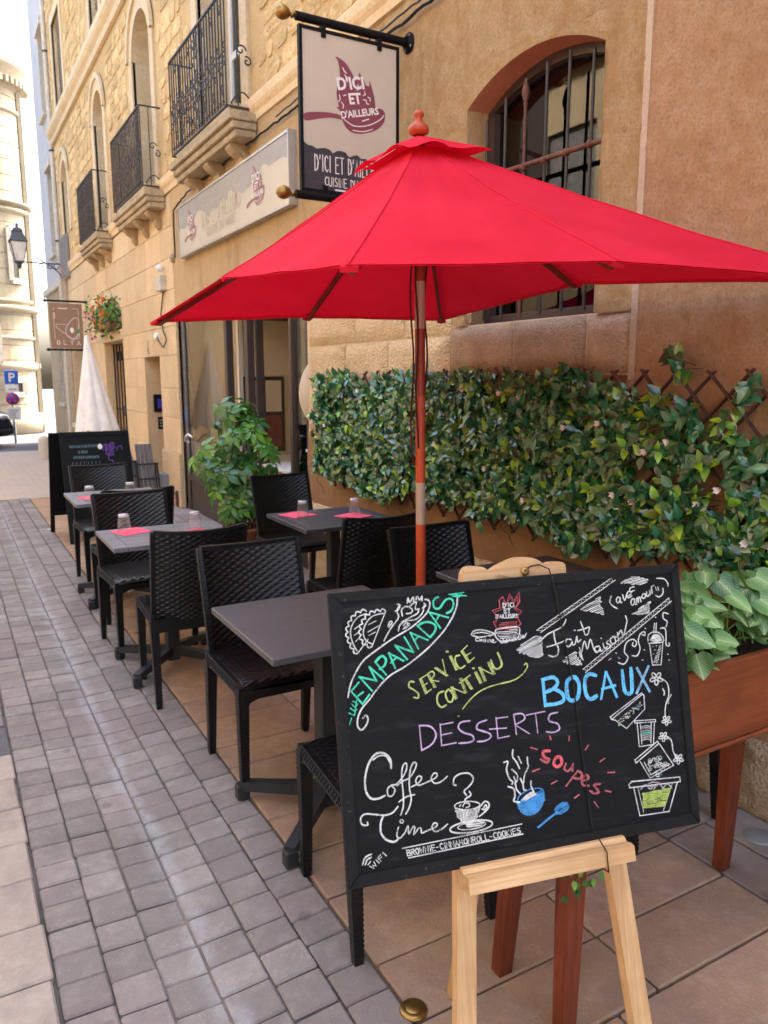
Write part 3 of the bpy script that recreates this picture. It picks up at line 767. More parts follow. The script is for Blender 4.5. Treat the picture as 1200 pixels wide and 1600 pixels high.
for a, b, c, d, r in UPW:
    mb = MB(); reveal(mb, a, b, c, d, r, WX, .34, True); mb.build('window_reveal', 'dressed', bld)
    fw = MB(); fw.box(WX + .3, a, c, WX + .34, a + .07, d + r); fw.box(WX + .3, b - .07, c, WX + .34, b, d + r); fw.box(WX + .302, (a + b) / 2 - .05, c, WX + .342, (a + b) / 2 + .05, d + r); fw.box(WX + .303, a + .07, c + .9, WX + .339, b - .07, c + .96)
    fo = fw.build('tall_window', 'white_paint', bld)
    mb = MB(); mb.box(WX + .322, a, c, WX + .326, b, d + r); mb.build('pane', 'dark_pane', fo)
    # dressed surround
    po = arch_pts(a - .17, b + .17, d, r + .17, 16); pi_ = arch_pts(a, b, d, r, 16)
    ro = [(b + .17, c)] + po + [(a - .17, c)]; ri = [(b, c)] + pi_ + [(a, c)]
    mb = MB()
    for k in range(len(ro) - 1):
        A, B, C_, D_ = ro[k], ro[k + 1], ri[k + 1], ri[k]
        mb.add([(WX - .02, *A), (WX - .02, *B), (WX - .02, *C_), (WX - .02, *D_), (WX + .03, *A), (WX + .03, *B), (WX + .03, *D_), (WX + .03, *C_)], [(0, 1, 2, 3), (4, 5, 1, 0), (3, 2, 7, 6)])
    mb.build('window_surround', 'dressed', fo)
    mb = MB(); ho = arch_pts(a - .2, b + .2, d + .02, r + .22, 16); hi = arch_pts(a - .13, b + .13, d + .02, r + .14, 16)
    for k in range(16):
        mb.add([(WX - .05, *ho[k]), (WX - .05, *ho[k + 1]), (WX - .05, *hi[k + 1]), (WX - .05, *hi[k]), (WX - .01, *ho[k]), (WX - .01, *ho[k + 1]), (WX - .01, *hi[k + 1]), (WX - .01, *hi[k])], [(0, 1, 2, 3), (4, 5, 1, 0), (3, 2, 6, 7)])
    mb.build('hood_mould', 'dressed', fo)
for i, (a, b, c, d) in enumerate(TOP):
    mb = MB(); reveal(mb, a, b, c, d, 0, WX, .3, True); mb.add([(WX + .3, a, c), (WX + .3, b, c), (WX + .3, b, d), (WX + .3, a, d)], [(0, 3, 2, 1)]); mb.build('window_reveal', 'dressed', bld)
    mb = MB()
    for y0, y1 in ((a - .16, a), (b, b + .16)): mb.box(WX - .02, y0, c - .1, WX + .03, y1, d + .16)
    mb.box(WX - .02, a, d, WX + .03, b, d + .16); mb.build('window_surround', 'dressed', bld)
    sh = MB()
    for k in range(int((d - c) / .06)): sh.bar((WX + .1, a + .02, c + .04 + k * .06), (WX + .1, b - .02, c + .04 + k * .06), .05, .012, up=(.5, 0, .85))
    sh.box(WX + .12, a + .02, c, WX + .15, b - .02, d); sh.build('shutter', 'shutter', bld)
sh = MB(); sh.box(WX - .06, SH[0], SH[2] - .15, WX - .005, SH[1], SH[3]); s_ = sh.build('shutter', 'shutter', bld)
for k in range(12):
    mb = MB(); z = SH[2] - .1 + k * .065; mb.box(WX - .075, SH[0] + .06, z, WX - .06, SH[1] - .06, z + .045); mb.build('slat', 'shutter', s_)
# rubble stones
def in_hole(y, z, m=.0):
    for a, b, c, d in hol + [SH]:
        if a - .17 - m < y < b + .17 + m and c - .1 - m < z < d + .17 + m: return True
    return False
stones = []
z = 3.86
while z < 9.4:
    hgt = rng.uniform(.11, .26)
    if 6.25 < z + hgt and z < 6.6: z = 6.62
    y = 2.0 + rng.uniform(0, .3)
    while y < 18.1:
        L = rng.uniform(.16, .5) if hgt > .15 else rng.uniform(.14, .36)
        y0, y1, z0, z1 = y, min(y + L, 18.13), z, min(z + hgt, 9.5)
        if z0 < 6.25: z1 = min(z1, 6.3)
        if not any(in_hole(yy, zz) for yy in (y0 + .01, (y0 + y1) / 2, y1 - .01) for zz in (z0 + .01, (z0 + z1) / 2, z1 - .01)) and y1 - y0 > .08:
            if rng.random() < .3 and hgt > .2: stones.append((y0, y1, z0, (z0 + z1) / 2)); stones.append((y0, y1, (z0 + z1) / 2, z1))
            else: stones.append((y0, y1, z0, z1))
        y += L
    z += hgt
def rubble_stone(mb, y0, y1, z0, z1):
    W, Hh = y1 - y0, z1 - z0; cy, cz = (y0 + y1) / 2, (z0 + z1) / 2; g = .006; n = 9
    ph = rng.uniform(0, 6); out, mid, inn = [], [], []
    pr_ = rng.uniform(.0, .016); mb.cur = rng.random()
    for k in range(n):
        a = 2 * pi * k / n + ph + rng.uniform(-.15, .15); ca, sa = cos(a), sin(a)
        m_ = max(abs(ca), abs(sa)); sq = min(1.3, 1 / m_ * .85 + .15)
        ry = (W / 2 - g) * min(1 / max(abs(ca), 1e-3) * abs(ca), 1) ; 
        q = rng.uniform(.88, 1.05)
        oy, oz = cy + (W / 2 - g) * ca * sq * q, cz + (Hh / 2 - g) * sa * sq * q
        out.append((WX + .034, oy, oz)); mid.append((WX + .004 - pr_ * .8 + rng.uniform(-.003, .003), cy + (oy - cy) * .93, cz + (oz - cz) * .9)); inn.append((WX + .003 - pr_ + rng.uniform(-.008, .008), cy + (oy - cy) * .5, cz + (oz - cz) * .45))
    vs = out + mid + inn + [(WX + .003 - pr_, cy, cz)]
    fs = [(k, n + k, n + (k + 1) % n, (k + 1) % n) for k in range(n)] + [(n + k, 2 * n + k, 2 * n + (k + 1) % n, n + (k + 1) % n) for k in range(n)] + [(2 * n + k, 3 * n, 2 * n + (k + 1) % n) for k in range(n)]
    mb.add(vs, [f[::-1] for f in fs], False)
def vis(s):
    y = (s[0] + s[1]) / 2; z = (s[2] + s[3]) / 2
    dd = y * y + WX * WX + (z - 1.57) ** 2
    # size seen across the slanting wall; stones above the frame count least
    el = (z - 1.57) / sqrt(y * y + WX * WX)
    return (s[1] - s[0]) * (s[3] - s[2]) / dd * (.05 if el > .47 else 1)
stones.sort(key=vis, reverse=True)
for s_ in stones[:240]:
    mb = MB(); rubble_stone(mb, *s_); mb.build('rubble_stone', 'rubble', bld)
mb = MB()
for s_ in stones[240:]: rubble_stone(mb, *s_)
stuff(mb.build('rubble_stones', 'rubble', bld))
# string courses
def course(name, y0, y1, z0, z1, out, mat):
    mb = MB(); h = z1 - z0
    prof = [(0, 0), (out * .35, .02 * h), (out * .45, h * .3), (out * .8, h * .45), (out, h * .6), (out, h * .92), (out * .9, h), (0, h)]
    for a, b in zip(prof, prof[1:]): mb.add([(WX - a[0], y0, z0 + a[1]), (WX - b[0], y0, z0 + b[1]), (WX - b[0], y1, z0 + b[1]), (WX - a[0], y1, z0 + a[1])], [(0, 3, 2, 1)])
    mb.add([(WX - p[0], y0, z0 + p[1]) for p in prof], [tuple(range(8))]); mb.add([(WX - p[0], y1, z0 + p[1]) for p in prof], [tuple(range(8))[::-1]])
    mb.build(name, mat, bld)
course('string_course', 2.3, 18.15, 3.66, 3.84, .05, 'ashlar')
course('string_course', -3, 18.17, 6.3, 6.6, .13, 'dressed')
mb = MB(); mb.box(WX - .04, 17.5, -.05, WX + .05, 18.18, 3.64, None, .01); mb.build('corner_pier', 'worn_stone', bld)
# balconies
def balcony(y0, y1, nb, lab):
    XO = WX - .235
    slab = MB(); z0 = 3.46
    prof = [(.16, 0), (.2, .03), (.22, .09), (.25, .12), (.27, .2), (.28, .25)]
    for dz, (o, hh) in enumerate(zip((.19, .22, .25), ((.06, .12), (.12, .18), (.18, .25)))):
        slab.box(WX - o, y0 - .06 - .015 * dz, z0 + hh[0], WX - .005, y1 + .06 + .015 * dz, z0 + hh[1] - .001, None, .008)
    s0 = slab.build('balcony', 'worn_stone', bld); s0['label'] = lab
    for f in (.12, .5, .88):
        y = y0 + (y1 - y0) * f; mb = MB()
        pr_ = [(0, -.2), (.03, -.19), (.06, -.15), (.07, -.1), (.13, -.07), (.17, -.03), (.165, -.001), (0, -.001)]
        mb.prism([(-p[0], p[1]) for p in pr_], (WX, y - .07, z0 + .06), (1, 0, 0), (0, 0, 1), -.14, 0); mb.build('corbel', 'corbel', s0)
    mb = MB(); mb.box(WX - .2, y0 + .02, z0 + .249, WX - .01, y1 - .02, z0 + .34); mb.build('threshold', 'dressed', s0)
    zb, zt_ = 3.76, 4.62
    for name, z in (('bottom_rail', zb), ('hand_rail', zt_)):
        mb = MB(); mb.bar((XO, y0, z), (XO, y1, z), .022, .014)
        for y in (y0, y1): mb.bar((XO, y, z), (WX, y, z), .02, .014)
        mb.build(name, 'iron', s0)
    n = nb
    for k in range(n + 1):
        y = y0 + (y1 - y0) * k / n; mb = MB(); mb.tube([(XO, y, zb), (XO, y, zt_)], .0075, 6)
        if 0 < k < n: mb.sphere((XO, y, zb + .05), .014, 6, 4)
        mb.build('baluster', 'iron', s0)
    mb = MB()
    for y in (y0, y1):
        for f in (.45,): mb.tube([(XO + .22 * f, y, zb), (XO + .22 * f, y, zt_)], .006, 6)
    def scroll(c, r, a0, turns, flip, Y=None):
        pts = []
        for k in range(16):
            t_ = k / 15; a = a0 + flip * turns * 2 * pi * t_; rr = r * (1 - .8 * t_)
            pts.append((XO, c[0] + rr * cos(a), c[1] + rr * sin(a)) if Y is None else (c[0] + rr * cos(a), Y, c[1] + rr * sin(a)))
        mb.tube(pts, .007, 5)
    step = (y1 - y0) / n
    for k in range(0, n):
        y = y0 + step * (k + .5)
        for z in ((4.16, 4.04) if k % 2 else (4.1, 4.22)): scroll((y, z), .05, rng.uniform(0, 6), 1.0, 1 if k % 2 else -1)
        if k % 3 == 1: scroll((y, 4.5), .045, 1, 1, 1); scroll((y, 3.9), .045, 2, 1, -1)
    for f in (.5,):
        for z in (3.86, 4.0, 4.18, 4.36, 4.5): scroll(((y0 + y1) / 2 + .04, z), .06, 0, 1.1, 1); scroll(((y0 + y1) / 2 - .04, z + .05), .06, pi, 1.1, -1)
    for y in (y0, y1):
        scroll((WX - .1, 4.2), .045, 0, 1.1, 1, y); scroll((WX - .05, 4.12), .04, 2, 1.1, -1, y)
        mb.tube([(WX - .2 + .2 * k / 10, y, zb + .02 + .1 * sin(pi * k / 10)) for k in range(11)], .007, 5)
    stuff(mb.build('scrollwork', 'iron', s0))
balcony(6.5, 8.2, 22, 'nearest wrought iron balcony on stone corbels')
balcony(9.53, 11.22, 22, 'middle wrought iron balcony')
balcony(12.7, 14.15, 20, 'farthest wrought iron balcony')
# drain pipe at the far end, cables
mb = MB(); mb.tube([(WX - .03, 18.24, 0), (WX - .03, 18.24, 10.5)], .05, 10)
pp = mb.build('drain_pipe', 'pale_trim', bld)
for z in (2.5, 4.4, 6.2, 8.1):
    mb = MB(); mb.lathe([(.06, 0), (.06, .04)], (WX - .03, 18.24, z), 12); mb.build('pipe_bracket', 'iron', pp)
def cable(pts, r, mat, label, wob=.012):
    ps = []
    for a, b in zip(pts, pts[1:]):
        n = max(2, int((Vector(b) - Vector(a)).length / .07))
        for k in range(n): ps.append(Vector(a).lerp(Vector(b), k / n) + Vector((rng.uniform(-.2, .2) * wob, rng.uniform(-.5, .5) * wob, rng.uniform(-1, 1) * wob)))
    ps.append(Vector(pts[-1])); mb = MB(); mb.tube(ps, r, 6); return tag(mb.build('wall_cable', mat), label, 'cable')
cable([(WX - .03, 9.05, 2.9), (WX - .03, 9.03, 3.42), (WX - .03, 8.4, 3.5), (WX - .03, 5.5, 3.52), (WX - .035, 3.9, 3.53), (WX - .03, 2.4, 3.52), (WX - .03, .2, 3.55)], .009, 'black_cord', 'thick black cable clipped to the facade above the long shop board', .009)
cable([(WX - .05, 5.9, 3.545), (WX - .05, 4.0, 3.565), (WX - .05, 2.3, 3.56), (WX - .05, .2, 3.6)], .006, 'iron', 'thin cable running above the hanging sign bracket', .006)
cable([(WX - .02, 9.69, 2.6), (WX - .02, 9.85, 2.35), (WX - .02, 9.8, 2.15), (WX - .03, 9.6, 2.02), (WX - .04, 9.72, 1.93), (WX - .03, 9.95, 2.0), (WX - .02, 10.1, 2.08)], .007, 'black_cord', 'thin looped cable below the small wall box', .004)
def wallbox(name, y0, y1, z0, z1, d, mat, label, cat, bev=.008):
    mb = MB(); mb.box(WX - d, y0, z0, WX + .002, y1, z1, None, bev); o = tag(mb.build(name, mat), label, cat); return o
o = wallbox('junction_box', 9.58, 9.82, 2.6, 2.78, .08, 'pale_trim', 'small cream junction box on the wall above the looped cable', 'junction box')
mb = MB(); mb.sphere((WX - .06, 9.64, 2.86), .045, 10, 8); tag(mb.build('wall_sensor', 'white_paint'), 'small white round sensor on the wall above the cream junction box', 'sensor')
mb = MB(); mb.lathe([(.055, 0), (.055, .03), (.03, .045), (0, .05)], (WX, 10.16, 2.08), 16, axis=(-1, 0, 0)); tag(mb.build('wall_light', 'white_paint'), 'small round white fitting on the wall above the doorway', 'wall fitting')
mb = MB(); mb.lathe([(.05, 0), (.05, .03), (0, .05)], (WX, 9.2, 2.92), 12, axis=(-1, 0, 0)); tag(mb.build('cable_gland', 'worn_stone'), 'small rusty round plate on the wall left of the long shop board', 'plate')
o = wallbox('utility_box', 9.8, 10.05, .02, .36, .11, 'zinc', 'grey metal utility box low on the wall left of the shop door', 'utility box')
mb = MB(); mb.box(WX - .118, 9.83, .06, WX - .11, 10.02, .32, None, .004); mb.build('box_door', 'zinc', o)
mb = MB(); mb.box(WX - .05, 9.36, .0, WX - .029, 9.46, .2, None, .01); o = tag(mb.build('wall_vent', 'rust_iron'), 'rusted broken vent low on the wall beside the shop door', 'vent')
for k in range(3):
    mb = MB(); mb.box(WX - .056, 9.37, .03 + k * .055, WX - .05, 9.45, .06 + k * .055); mb.build('slat', 'iron', o)
# intercom on the far jamb of the doorway
o = thing('intercom', (2.62, 10.95, 1.1), 'dark intercom with a lit blue screen and keypad in the stone doorway', 'intercom')
mb = MB(); mb.box(2.55, 10.92, 1.1, 2.74, 10.952, 1.34, None, .008); mb.build('housing', 'black_paint', o)
mb = MB(); mb.box(2.6, 10.915, 1.15, 2.68, 10.92, 1.28); sc_ = mb.build('screen', 'screen', o)
mb = MB(); mb.box(2.6, 10.925, .86, 2.7, 10.952, 1.03, None, .006); kp = mb.build('keypad', 'black_paint', o)
for i in range(2):
    for j in range(3):
        mb = MB(); mb.box(2.62 + i * .035, 10.92, .89 + j * .04, 2.645 + i * .035, 10.926, .915 + j * .04); mb.build('key', 'zinc', kp)
# ------------------------------------------------------------ SHOPFRONT
shop = thing('shopfront', (WX, 7.4, 0), 'brown framed glass shopfront with an open door behind the leafy potted plant', 'shopfront')
XS = WX + .04
def sbox(name, y0, y1, z0, z1, x0=XS, x1=XS + .07, mat='frame_brown', par=None):
    mb = MB(); mb.box(x0, y0, z0, x1, y1, z1, None, .004); return mb.build(name, mat, par or shop)
sbox('frame_post', 9.1, 9.2, 0, 2.3); sbox('frame_post', 7.55, 7.63, 0, 2.3); sbox('frame_post', 5.6, 5.68, 0, 2.3, XS + .02)
sbox('frame_post', 6.95, 7.04, .02, 2.24); sbox('frame_post', 5.92, 5.97, .02, 2.24)
sbox('top_frame', 5.6, 9.2, 2.24, 2.32, XS - .003, XS + .073); sbox('middle_rail', 7.63, 9.1, .36, .44)
sbox('bottom_panel', 7.63, 9.1, .0, .36, XS + .02, XS + .05, 'shop_panel')
sbox('bottom_panel', 5.68, 5.92, .0, .36, XS + .02, XS + .05, 'shop_panel')
sbox('steel_strip', 9.06, 9.1, .44, 2.24, XS - .012, XS + .01, 'grey_paint')
mb = MB(); mb.add([(XS + .004, 9.1, .44), (XS + .21, 7.63, .44), (XS + .21, 7.63, 2.24), (XS + .004, 9.1, 2.24)], [(0, 1, 2, 3)]); mb.build('pane', 'pane', shop)
sbox('pane', 5.68, 5.92, .36, 2.24, XS + .03, XS + .036, 'pane')
d_ = sbox('door', 6.97, 7.02, .05, 2.2, XS + .1, XS + .17)
sbox('stile', 6.97, 7.02, .05, 2.2, XS + .83, XS + .9, 'frame_brown', d_); sbox('rail', 6.971, 7.019, .05, .2, XS + .17, XS + .83, 'frame_brown', d_); sbox('rail', 6.971, 7.019, 2.1, 2.2, XS + .17, XS + .83, 'frame_brown', d_)
sbox('pane', 6.992, 6.997, .2, 2.1, XS + .17, XS + .83, 'clear', d_)
mb = MB(); mb.tube([(XS - .02, 8.98, .82), (XS - .07, 8.98, .84), (XS - .08, 8.9, .9), (XS - .08, 8.78, .93), (XS - .06, 8.7, .9)], .012, 8); mb.build('handle', 'white_paint', shop)
sbox('sticker', 9.12, 9.17, 1.05, 1.2, XS - .006, XS, 'blue_sign')
mb = MB(); mb.box(XS + .26, 7.74, .45, XS + .265, 9.15, 2.25); mb.build('reflection_sheet', 'fascia', shop)  # added pale sheet standing in for the facade reflected in the pane
# room behind
mb = MB(); mb.box(XS + .1, 5.3, -.03, 6.6, 9.25, -.001); mb.build('shop_floor', 'interior_dark', shop)
mb = MB(); mb.box(5.6, 5.3, 0, 5.7, 9.3, 2.6); mb.box(XS + .1, 9.22, 0, 5.6, 9.3, 2.6); mb.build('inner_wall', 'interior', shop)
mb = MB(); mb.box(XS + .1, 5.22, 0, 5.6, 5.3, 2.6); mb.build('inner_wall', 'interior', shop)
mb = MB(); mb.box(WX + .03, 5.3, 2.6, 5.7, 9.3, 2.7); mb.build('shop_ceiling', 'white_paint', shop)
mb = MB(); mb.box(WX + .1, 5.5, 0, WX + .35, 5.56, 2.35); mb.build('inner_wall', 'dressed', shop)
# poster wall: photographs in a frame
mb = MB(); mb.box(XS + .16, 7.66, 0, 5.6, 7.72, 2.6); mb.build('inner_wall', 'interior', shop)
po = thing('poster', (2.95, 7.65, .85), 'dark framed collage of photographs on the wall inside the shop', 'poster')
mb = MB(); mb.box(2.7, 7.63, .8, 3.14, 7.655, 1.58, None, .004); mb.build('frame', 'black_paint', po)
for (x0, x1, z0, z1, mt) in ((2.74, 2.9, 1.22, 1.54, 'photo_grey'), (2.93, 3.1, 1.22, 1.54, 'interior'), (2.74, 2.9, .85, 1.18, 'photo_red'), (2.93, 3.1, .85, 1.18, 'photo_red')):
    mb = MB(); mb.box(x0, 7.618, z0, x1, 7.63, z1); mb.build('photograph', mt, po)
wt = thing('white_table', (2.95, 6.6, 0), 'white table with steel legs standing inside the open shop door', 'table')
mb = MB(); mb.box(2.62, 6.3, .72, 3.2, 7.1, .75, None, .006); mb.build('tabletop', 'white_paint', wt)
for x in (2.68, 3.14):
    for y in (6.36, 7.04):
        mb = MB(); mb.bar((x, y, 0), (x, y, .72), .03); mb.build('leg', 'grey_paint', wt)
def tumbler_profile(): return [(0, .0), (.024, 0), (.0285, .004), (.0235, .085), (.0225, .088), (.0, .088)]
for i, (x, y) in enumerate(((2.8, 6.6), (2.86, 6.45))):
    mb = MB(); mb.lathe([(.03, 0), (.033, .07), (.031, .07), (.028, .004), (0, .004)], (x, y, .75), 16)
    tag(mb.build('drinking_glass', 'tumbler'), 'small glass on the white table inside the shop, ' + ('nearer the back' if i == 0 else 'nearer the door edge'), 'glass')
mb = MB(); mb.lathe([(0, .02), (.33, .02), (.34, .012), (.34, 0), (0, 0)], (2.76, 5.575, 1.45), 36, axis=(0, 1, 0)); tag(mb.build('round_panel', 'interior'), 'round pale wooden disc on the wall just inside the shop', 'wall disc')
mb = MB(); mb.box(2.62, 5.86, .76, 2.64, 6.15, 1.2); o = tag(mb.build('menu_board', 'black_paint'), 'small black and white lettered menu behind the shop glass', 'menu board')
mb = MB()
for r in range(9):
    y = 5.88
    while y < 6.1:
        L = rng.uniform(.01, .03); mb.box(2.617, y, .8 + r * .042, 2.62, y + L, .825 + r * .042); y += L + rng.uniform(.006, .012)
stuff(mb.build('writing', 'white_paint', o))

# ------------------------------------------------------------ stroke lettering
SF = {  # simple hand-drawn capitals in a 1 x 1.5 cell
 'A': ['0,0 .5,1.5 1,0', '.2,.55 .8,.55'], 'B': ['0,0 0,1.5', '0,1.5 .7,1.45 .85,1.15 .7,.85 0,.8', '0,.8 .85,.7 1,.4 .8,.05 0,0'],
 'C': ['.95,1.3 .6,1.5 .2,1.3 0,.75 .2,.2 .6,0 .95,.2'], 'D': ['0,0 0,1.5', '0,1.5 .6,1.4 1,.8 .7,.15 0,0'], 'E': ['.9,1.5 0,1.5 0,0 .95,0', '0,.8 .75,.8'],
 'F': ['.9,1.5 0,1.5 0,0', '0,.8 .7,.8'], 'G': ['.95,1.3 .6,1.5 .2,1.3 0,.75 .2,.2 .6,0 .95,.2 .95,.65 .6,.65'], 'H': ['0,0 0,1.5', '1,0 1,1.5', '0,.75 1,.75'],
 'I': ['.2,0 .2,1.5'], 'J': ['.7,1.5 .7,.3 .4,0 0,.2'], 'K': ['0,0 0,1.5', '.9,1.5 0,.7 .95,0'], 'L': ['0,1.5 0,0 .9,0'], 'M': ['0,0 .1,1.5 .5,.5 .95,1.5 1.05,0'],
 'N': ['0,0 0,1.5 .95,0 .95,1.5'], 'O': ['.5,1.5 .12,1.25 0,.75 .15,.2 .5,0 .85,.2 1,.75 .88,1.25 .5,1.5'], 'P': ['0,0 0,1.5 .7,1.45 .95,1.1 .7,.75 0,.7'],
 'R': ['0,0 0,1.5 .7,1.45 .9,1.12 .7,.82 0,.78', '.35,.78 .95,0'], 'S': ['.9,1.3 .5,1.5 .1,1.3 .1,1 .5,.8 .9,.55 .9,.2 .5,0 .05,.2'], 'T': ['0,1.5 1,1.5', '.5,1.5 .5,0'],
 'U': ['0,1.5 0,.4 .2,.05 .5,0 .8,.05 1,.4 1,1.5'], 'V': ['0,1.5 .5,0 1,1.5'], 'W': ['0,1.5 .3,0 .6,1.1 .9,0 1.2,1.5'], 'X': ['0,0 1,1.5', '0,1.5 1,0'], 'Y': ['0,1.5 .5,.75 1,1.5', '.5,.75 .5,0'],
 "'": ['.15,1.5 .05,1.15'], '-': ['.1,.7 .7,.7'], '.': ['.1,0 .2,.05'], 'i': ['.2,0 .2,.95', '.2,1.3 .2,1.4'],
 '&': ['1,0 .3,1.1 .4,1.5 .7,1.3 .1,.5 .3,0 .6,0 1,.5'],
}
ADV = {'I': .4, "'": .35, '-': .9, '.': .35, ' ': .7, 'M': 1.15, 'W': 1.3, 'i': .4}
def text_strokes(txt, x, y, h, ang=0, asp=.62, gap=.28, jit=0.0, end=None):
    s = h / 1.5; wtot = sum((ADV.get(c, 1.0) + gap) for c in txt) * s * asp
    if end is not None: asp *= end / wtot
    out = []; cx = 0; ca, sa = cos(ang), sin(ang)
    for c in txt:
        jy = rng.uniform(-jit, jit) * h
        for st in SF.get(c, []):
            pts = []
            for p in st.split():
                a, b = map(float, p.split(',')); px, py = (cx + a) * s * asp + rng.uniform(-jit, jit) * h * .3, b * s + jy
                pts.append((x + px * ca - py * sa, y + px * sa + py * ca))
            out.append(pts)
        cx += ADV.get(c, 1.0) + gap
    return out
def ribbon(mb, pts, wd, z=0.0, to3=None, jit=0.0, taper=False):
    """flat stroke; to3 maps (u,v,w) to space"""
    P = [Vector((p[0], p[1])) for p in pts]
    Q = [P[0]]
    for p in P[1:]:
        if (p - Q[-1]).length > 1e-6: Q.append(p)
    if len(Q) < 2: return
    L = []; n = len(Q)
    for i, p in enumerate(Q):
        if i == 0: d = Q[1] - Q[0]
        elif i == n - 1: d = Q[-1] - Q[-2]
        else:
            a_, b_ = (Q[i] - Q[i - 1]).normalized(), (Q[i + 1] - Q[i]).normalized(); d = a_ + b_
            if d.length < .25: d = a_
        d.normalize(); nn = Vector((-d.y, d.x)); ww = wd / 2 * (1 + rng.uniform(-jit, jit))
        if i == 0: p = p - d * wd * .35
        if i == n - 1: p = p + d * wd * .35
        if i in (0, n - 1): ww *= .75
        L.append((p + nn * ww, p - nn * ww))
    vs = []
    for a_, b_ in L: vs += [to3(a_.x, a_.y, z), to3(b_.x, b_.y, z)]
    mb.add(vs, [(2 * i, 2 * i + 1, 2 * i + 3, 2 * i + 2) for i in range(n - 1)])
def smooth_pts(pts, k=5):
    if len(pts) < 3: return pts
    P = [pts[0]] + list(pts) + [pts[-1]]; out = []
    for i in range(1, len(P) - 2):
        p0, p1, p2, p3 = P[i - 1], P[i], P[i + 1], P[i + 2]
        for j in range(k):
            t_ = j / k
            out.append(tuple(.5 * ((2 * p1[m]) + (-p0[m] + p2[m]) * t_ + (2 * p0[m] - 5 * p1[m] + 4 * p2[m] - p3[m]) * t_ ** 2 + (-p0[m] + 3 * p1[m] - 3 * p2[m] + p3[m]) * t_ ** 3) for m in (0, 1)))
    out.append(pts[-1]); return out
def flat_poly(mb, pts, to3, z=0.0):
    q = [pts[0]]
    for p in pts[1:]:
        if abs(p[0] - q[-1][0]) + abs(p[1] - q[-1][1]) > 1e-7: q.append(p)
    tri = tessellate_polygon([[Vector((p[0], p[1], 0)) for p in q]])
    mb.add([to3(p[0], p[1], z) for p in q], [tuple(f) for f in tri])
def block_text(txt, size, bold=.012, sx=1.0):
    c = bpy.data.curves.new('txt', 'FONT'); c.body = txt; c.size = size; c.align_x = 'CENTER'; c.offset = bold * size; c.resolution_u = 3
    o = bpy.data.objects.new('txt', c); me = bpy.data.meshes.new_from_object(o); bpy.data.objects.remove(o); bpy.data.curves.remove(c)
    vs = [(v_.co.x * sx, v_.co.y) for v_ in me.vertices]; fs = [tuple(p.vertices) for p in me.polygons]; bpy.data.meshes.remove(me); return vs, fs
def put_text(mb, txt, size, x, y, to3, z, bold=.012, sx=1.0, ang=0):
    vs, fs = block_text(txt, size, bold, sx); ca, sa = cos(ang), sin(ang)
    mb.add([to3(x + a * ca - b * sa, y + a * sa + b * ca, z) for a, b in vs], fs)

FLAME = "-5,0 -9,8 -14,12 -10,13 -13,30 -12,40 -9,47 -8,58 -10,76 -14,84 0,78 10,64 15,56 19,62 20,68 26,60 30,52 35,52 35,60 39,50 43,34 44,24 46,16 42,10 36,2"
def pan_logo(parent, to3, cx, cy, s, sy, mat, z):
    """frying pan with a flame; s, sy scale units (about 110 wide, 105 high)"""
    T_ = lambda p: (cx + p[0] * s, cy + p[1] * sy)
    pts = smooth_pts([tuple(map(float, p.split(','))) for p in FLAME.split()], 3)
    mb = MB(); flat_poly(mb, [T_(p) for p in pts], to3, z); mb.build('flame_emblem', mat, parent)
    mb = MB()
    rim = [(-4 + 0, 2), (10, 12), (30, 20), (46, 22), (56, 20), (59, 12), (56, 0), (44, -12), (26, -20), (10, -21), (0, -15), (-5, -6)]
    flat_poly(mb, [T_(p) for p in smooth_pts(rim, 3)], to3, z + .0003)
    hd = [(-4, 1), (-20, 2), (-40, 0), (-56, -4), (-60, -8), (-59, -14), (-54, -15), (-40, -10), (-22, -5), (-4, -5)]
    flat_poly(mb, [T_(p) for p in smooth_pts(hd, 3)], to3, z + .0002); mb.build('pan_emblem', mat, parent)
    mb = MB()
    ribbon(mb, [T_(p) for p in smooth_pts([(-3, -4), (12, -11), (32, -7), (50, 4), (57, 13)])], s * 1.2, z + .0007, to3)
    ribbon(mb, [T_(p) for p in smooth_pts([(10, -18), (26, -17), (40, -11)])], s * 1.0, z + .0007, to3)
    for a in ("-4,70 -2,66 1,63", "-1,60 0,59", "-9,30 -8,24 -10,20", "-4,12 -3,16 -6,20", "18,50 19,45 17,42", "28,42 29,38 26,36", "26,30 30,30 31,25 34,25", "33,35 36,34 36,30", "-3,30 0,32", "24,-2 28,0 34,3"):
        ribbon(mb, [T_(tuple(map(float, p.split(',')))) for p in a.split()], s * 1.6, z + .0007, to3)
    mb.build('emblem_lines', 'white_paint', parent)
    return T_
# hanging sign
sg = thing('hanging_sign', (2.1, 4.03, 2.56), 'cream hanging restaurant sign with a mauve pan and flame above the red parasol', 'sign')
YS = 4.03; x0, x1, z0, z1 = 1.79, 2.375, 2.575, 3.375
mb = MB(); mb.box(x0, YS - .008, z0, x1, YS + .008, z1); mb.build('panel', 'fascia', sg)
mb = MB()
mb.box(x0 - .012, YS - .013, z0 - .012, x0 + .006, YS + .013, z1 + .012); mb.box(x1 - .006, YS - .013, z0 - .012, x1 + .012, YS + .013, z1 + .012)
mb.box(x0 + .006, YS - .0125, z1 - .006, x1 - .006, YS + .0125, z1 + .0115); mb.box(x0 + .006, YS - .0125, z0 - .0115, x1 - .006, YS + .0125, z0 + .006); mb.build('frame', 'black_paint', sg)
to3 = lambda u, v, w_: (u, YS - .0085 - w_, v)
edge = [(x0 + .006, z0 + .006), (x1 - .006, z0 + .006), (x1 - .006, z0 + .19)]
k = 0
while k < 22: edge.append((x1 - .006 - (x1 - x0 - .012) * (k + 1) / 23, z0 + .185 + .04 * k / 22 + rng.uniform(-.012, .012))); k += 1
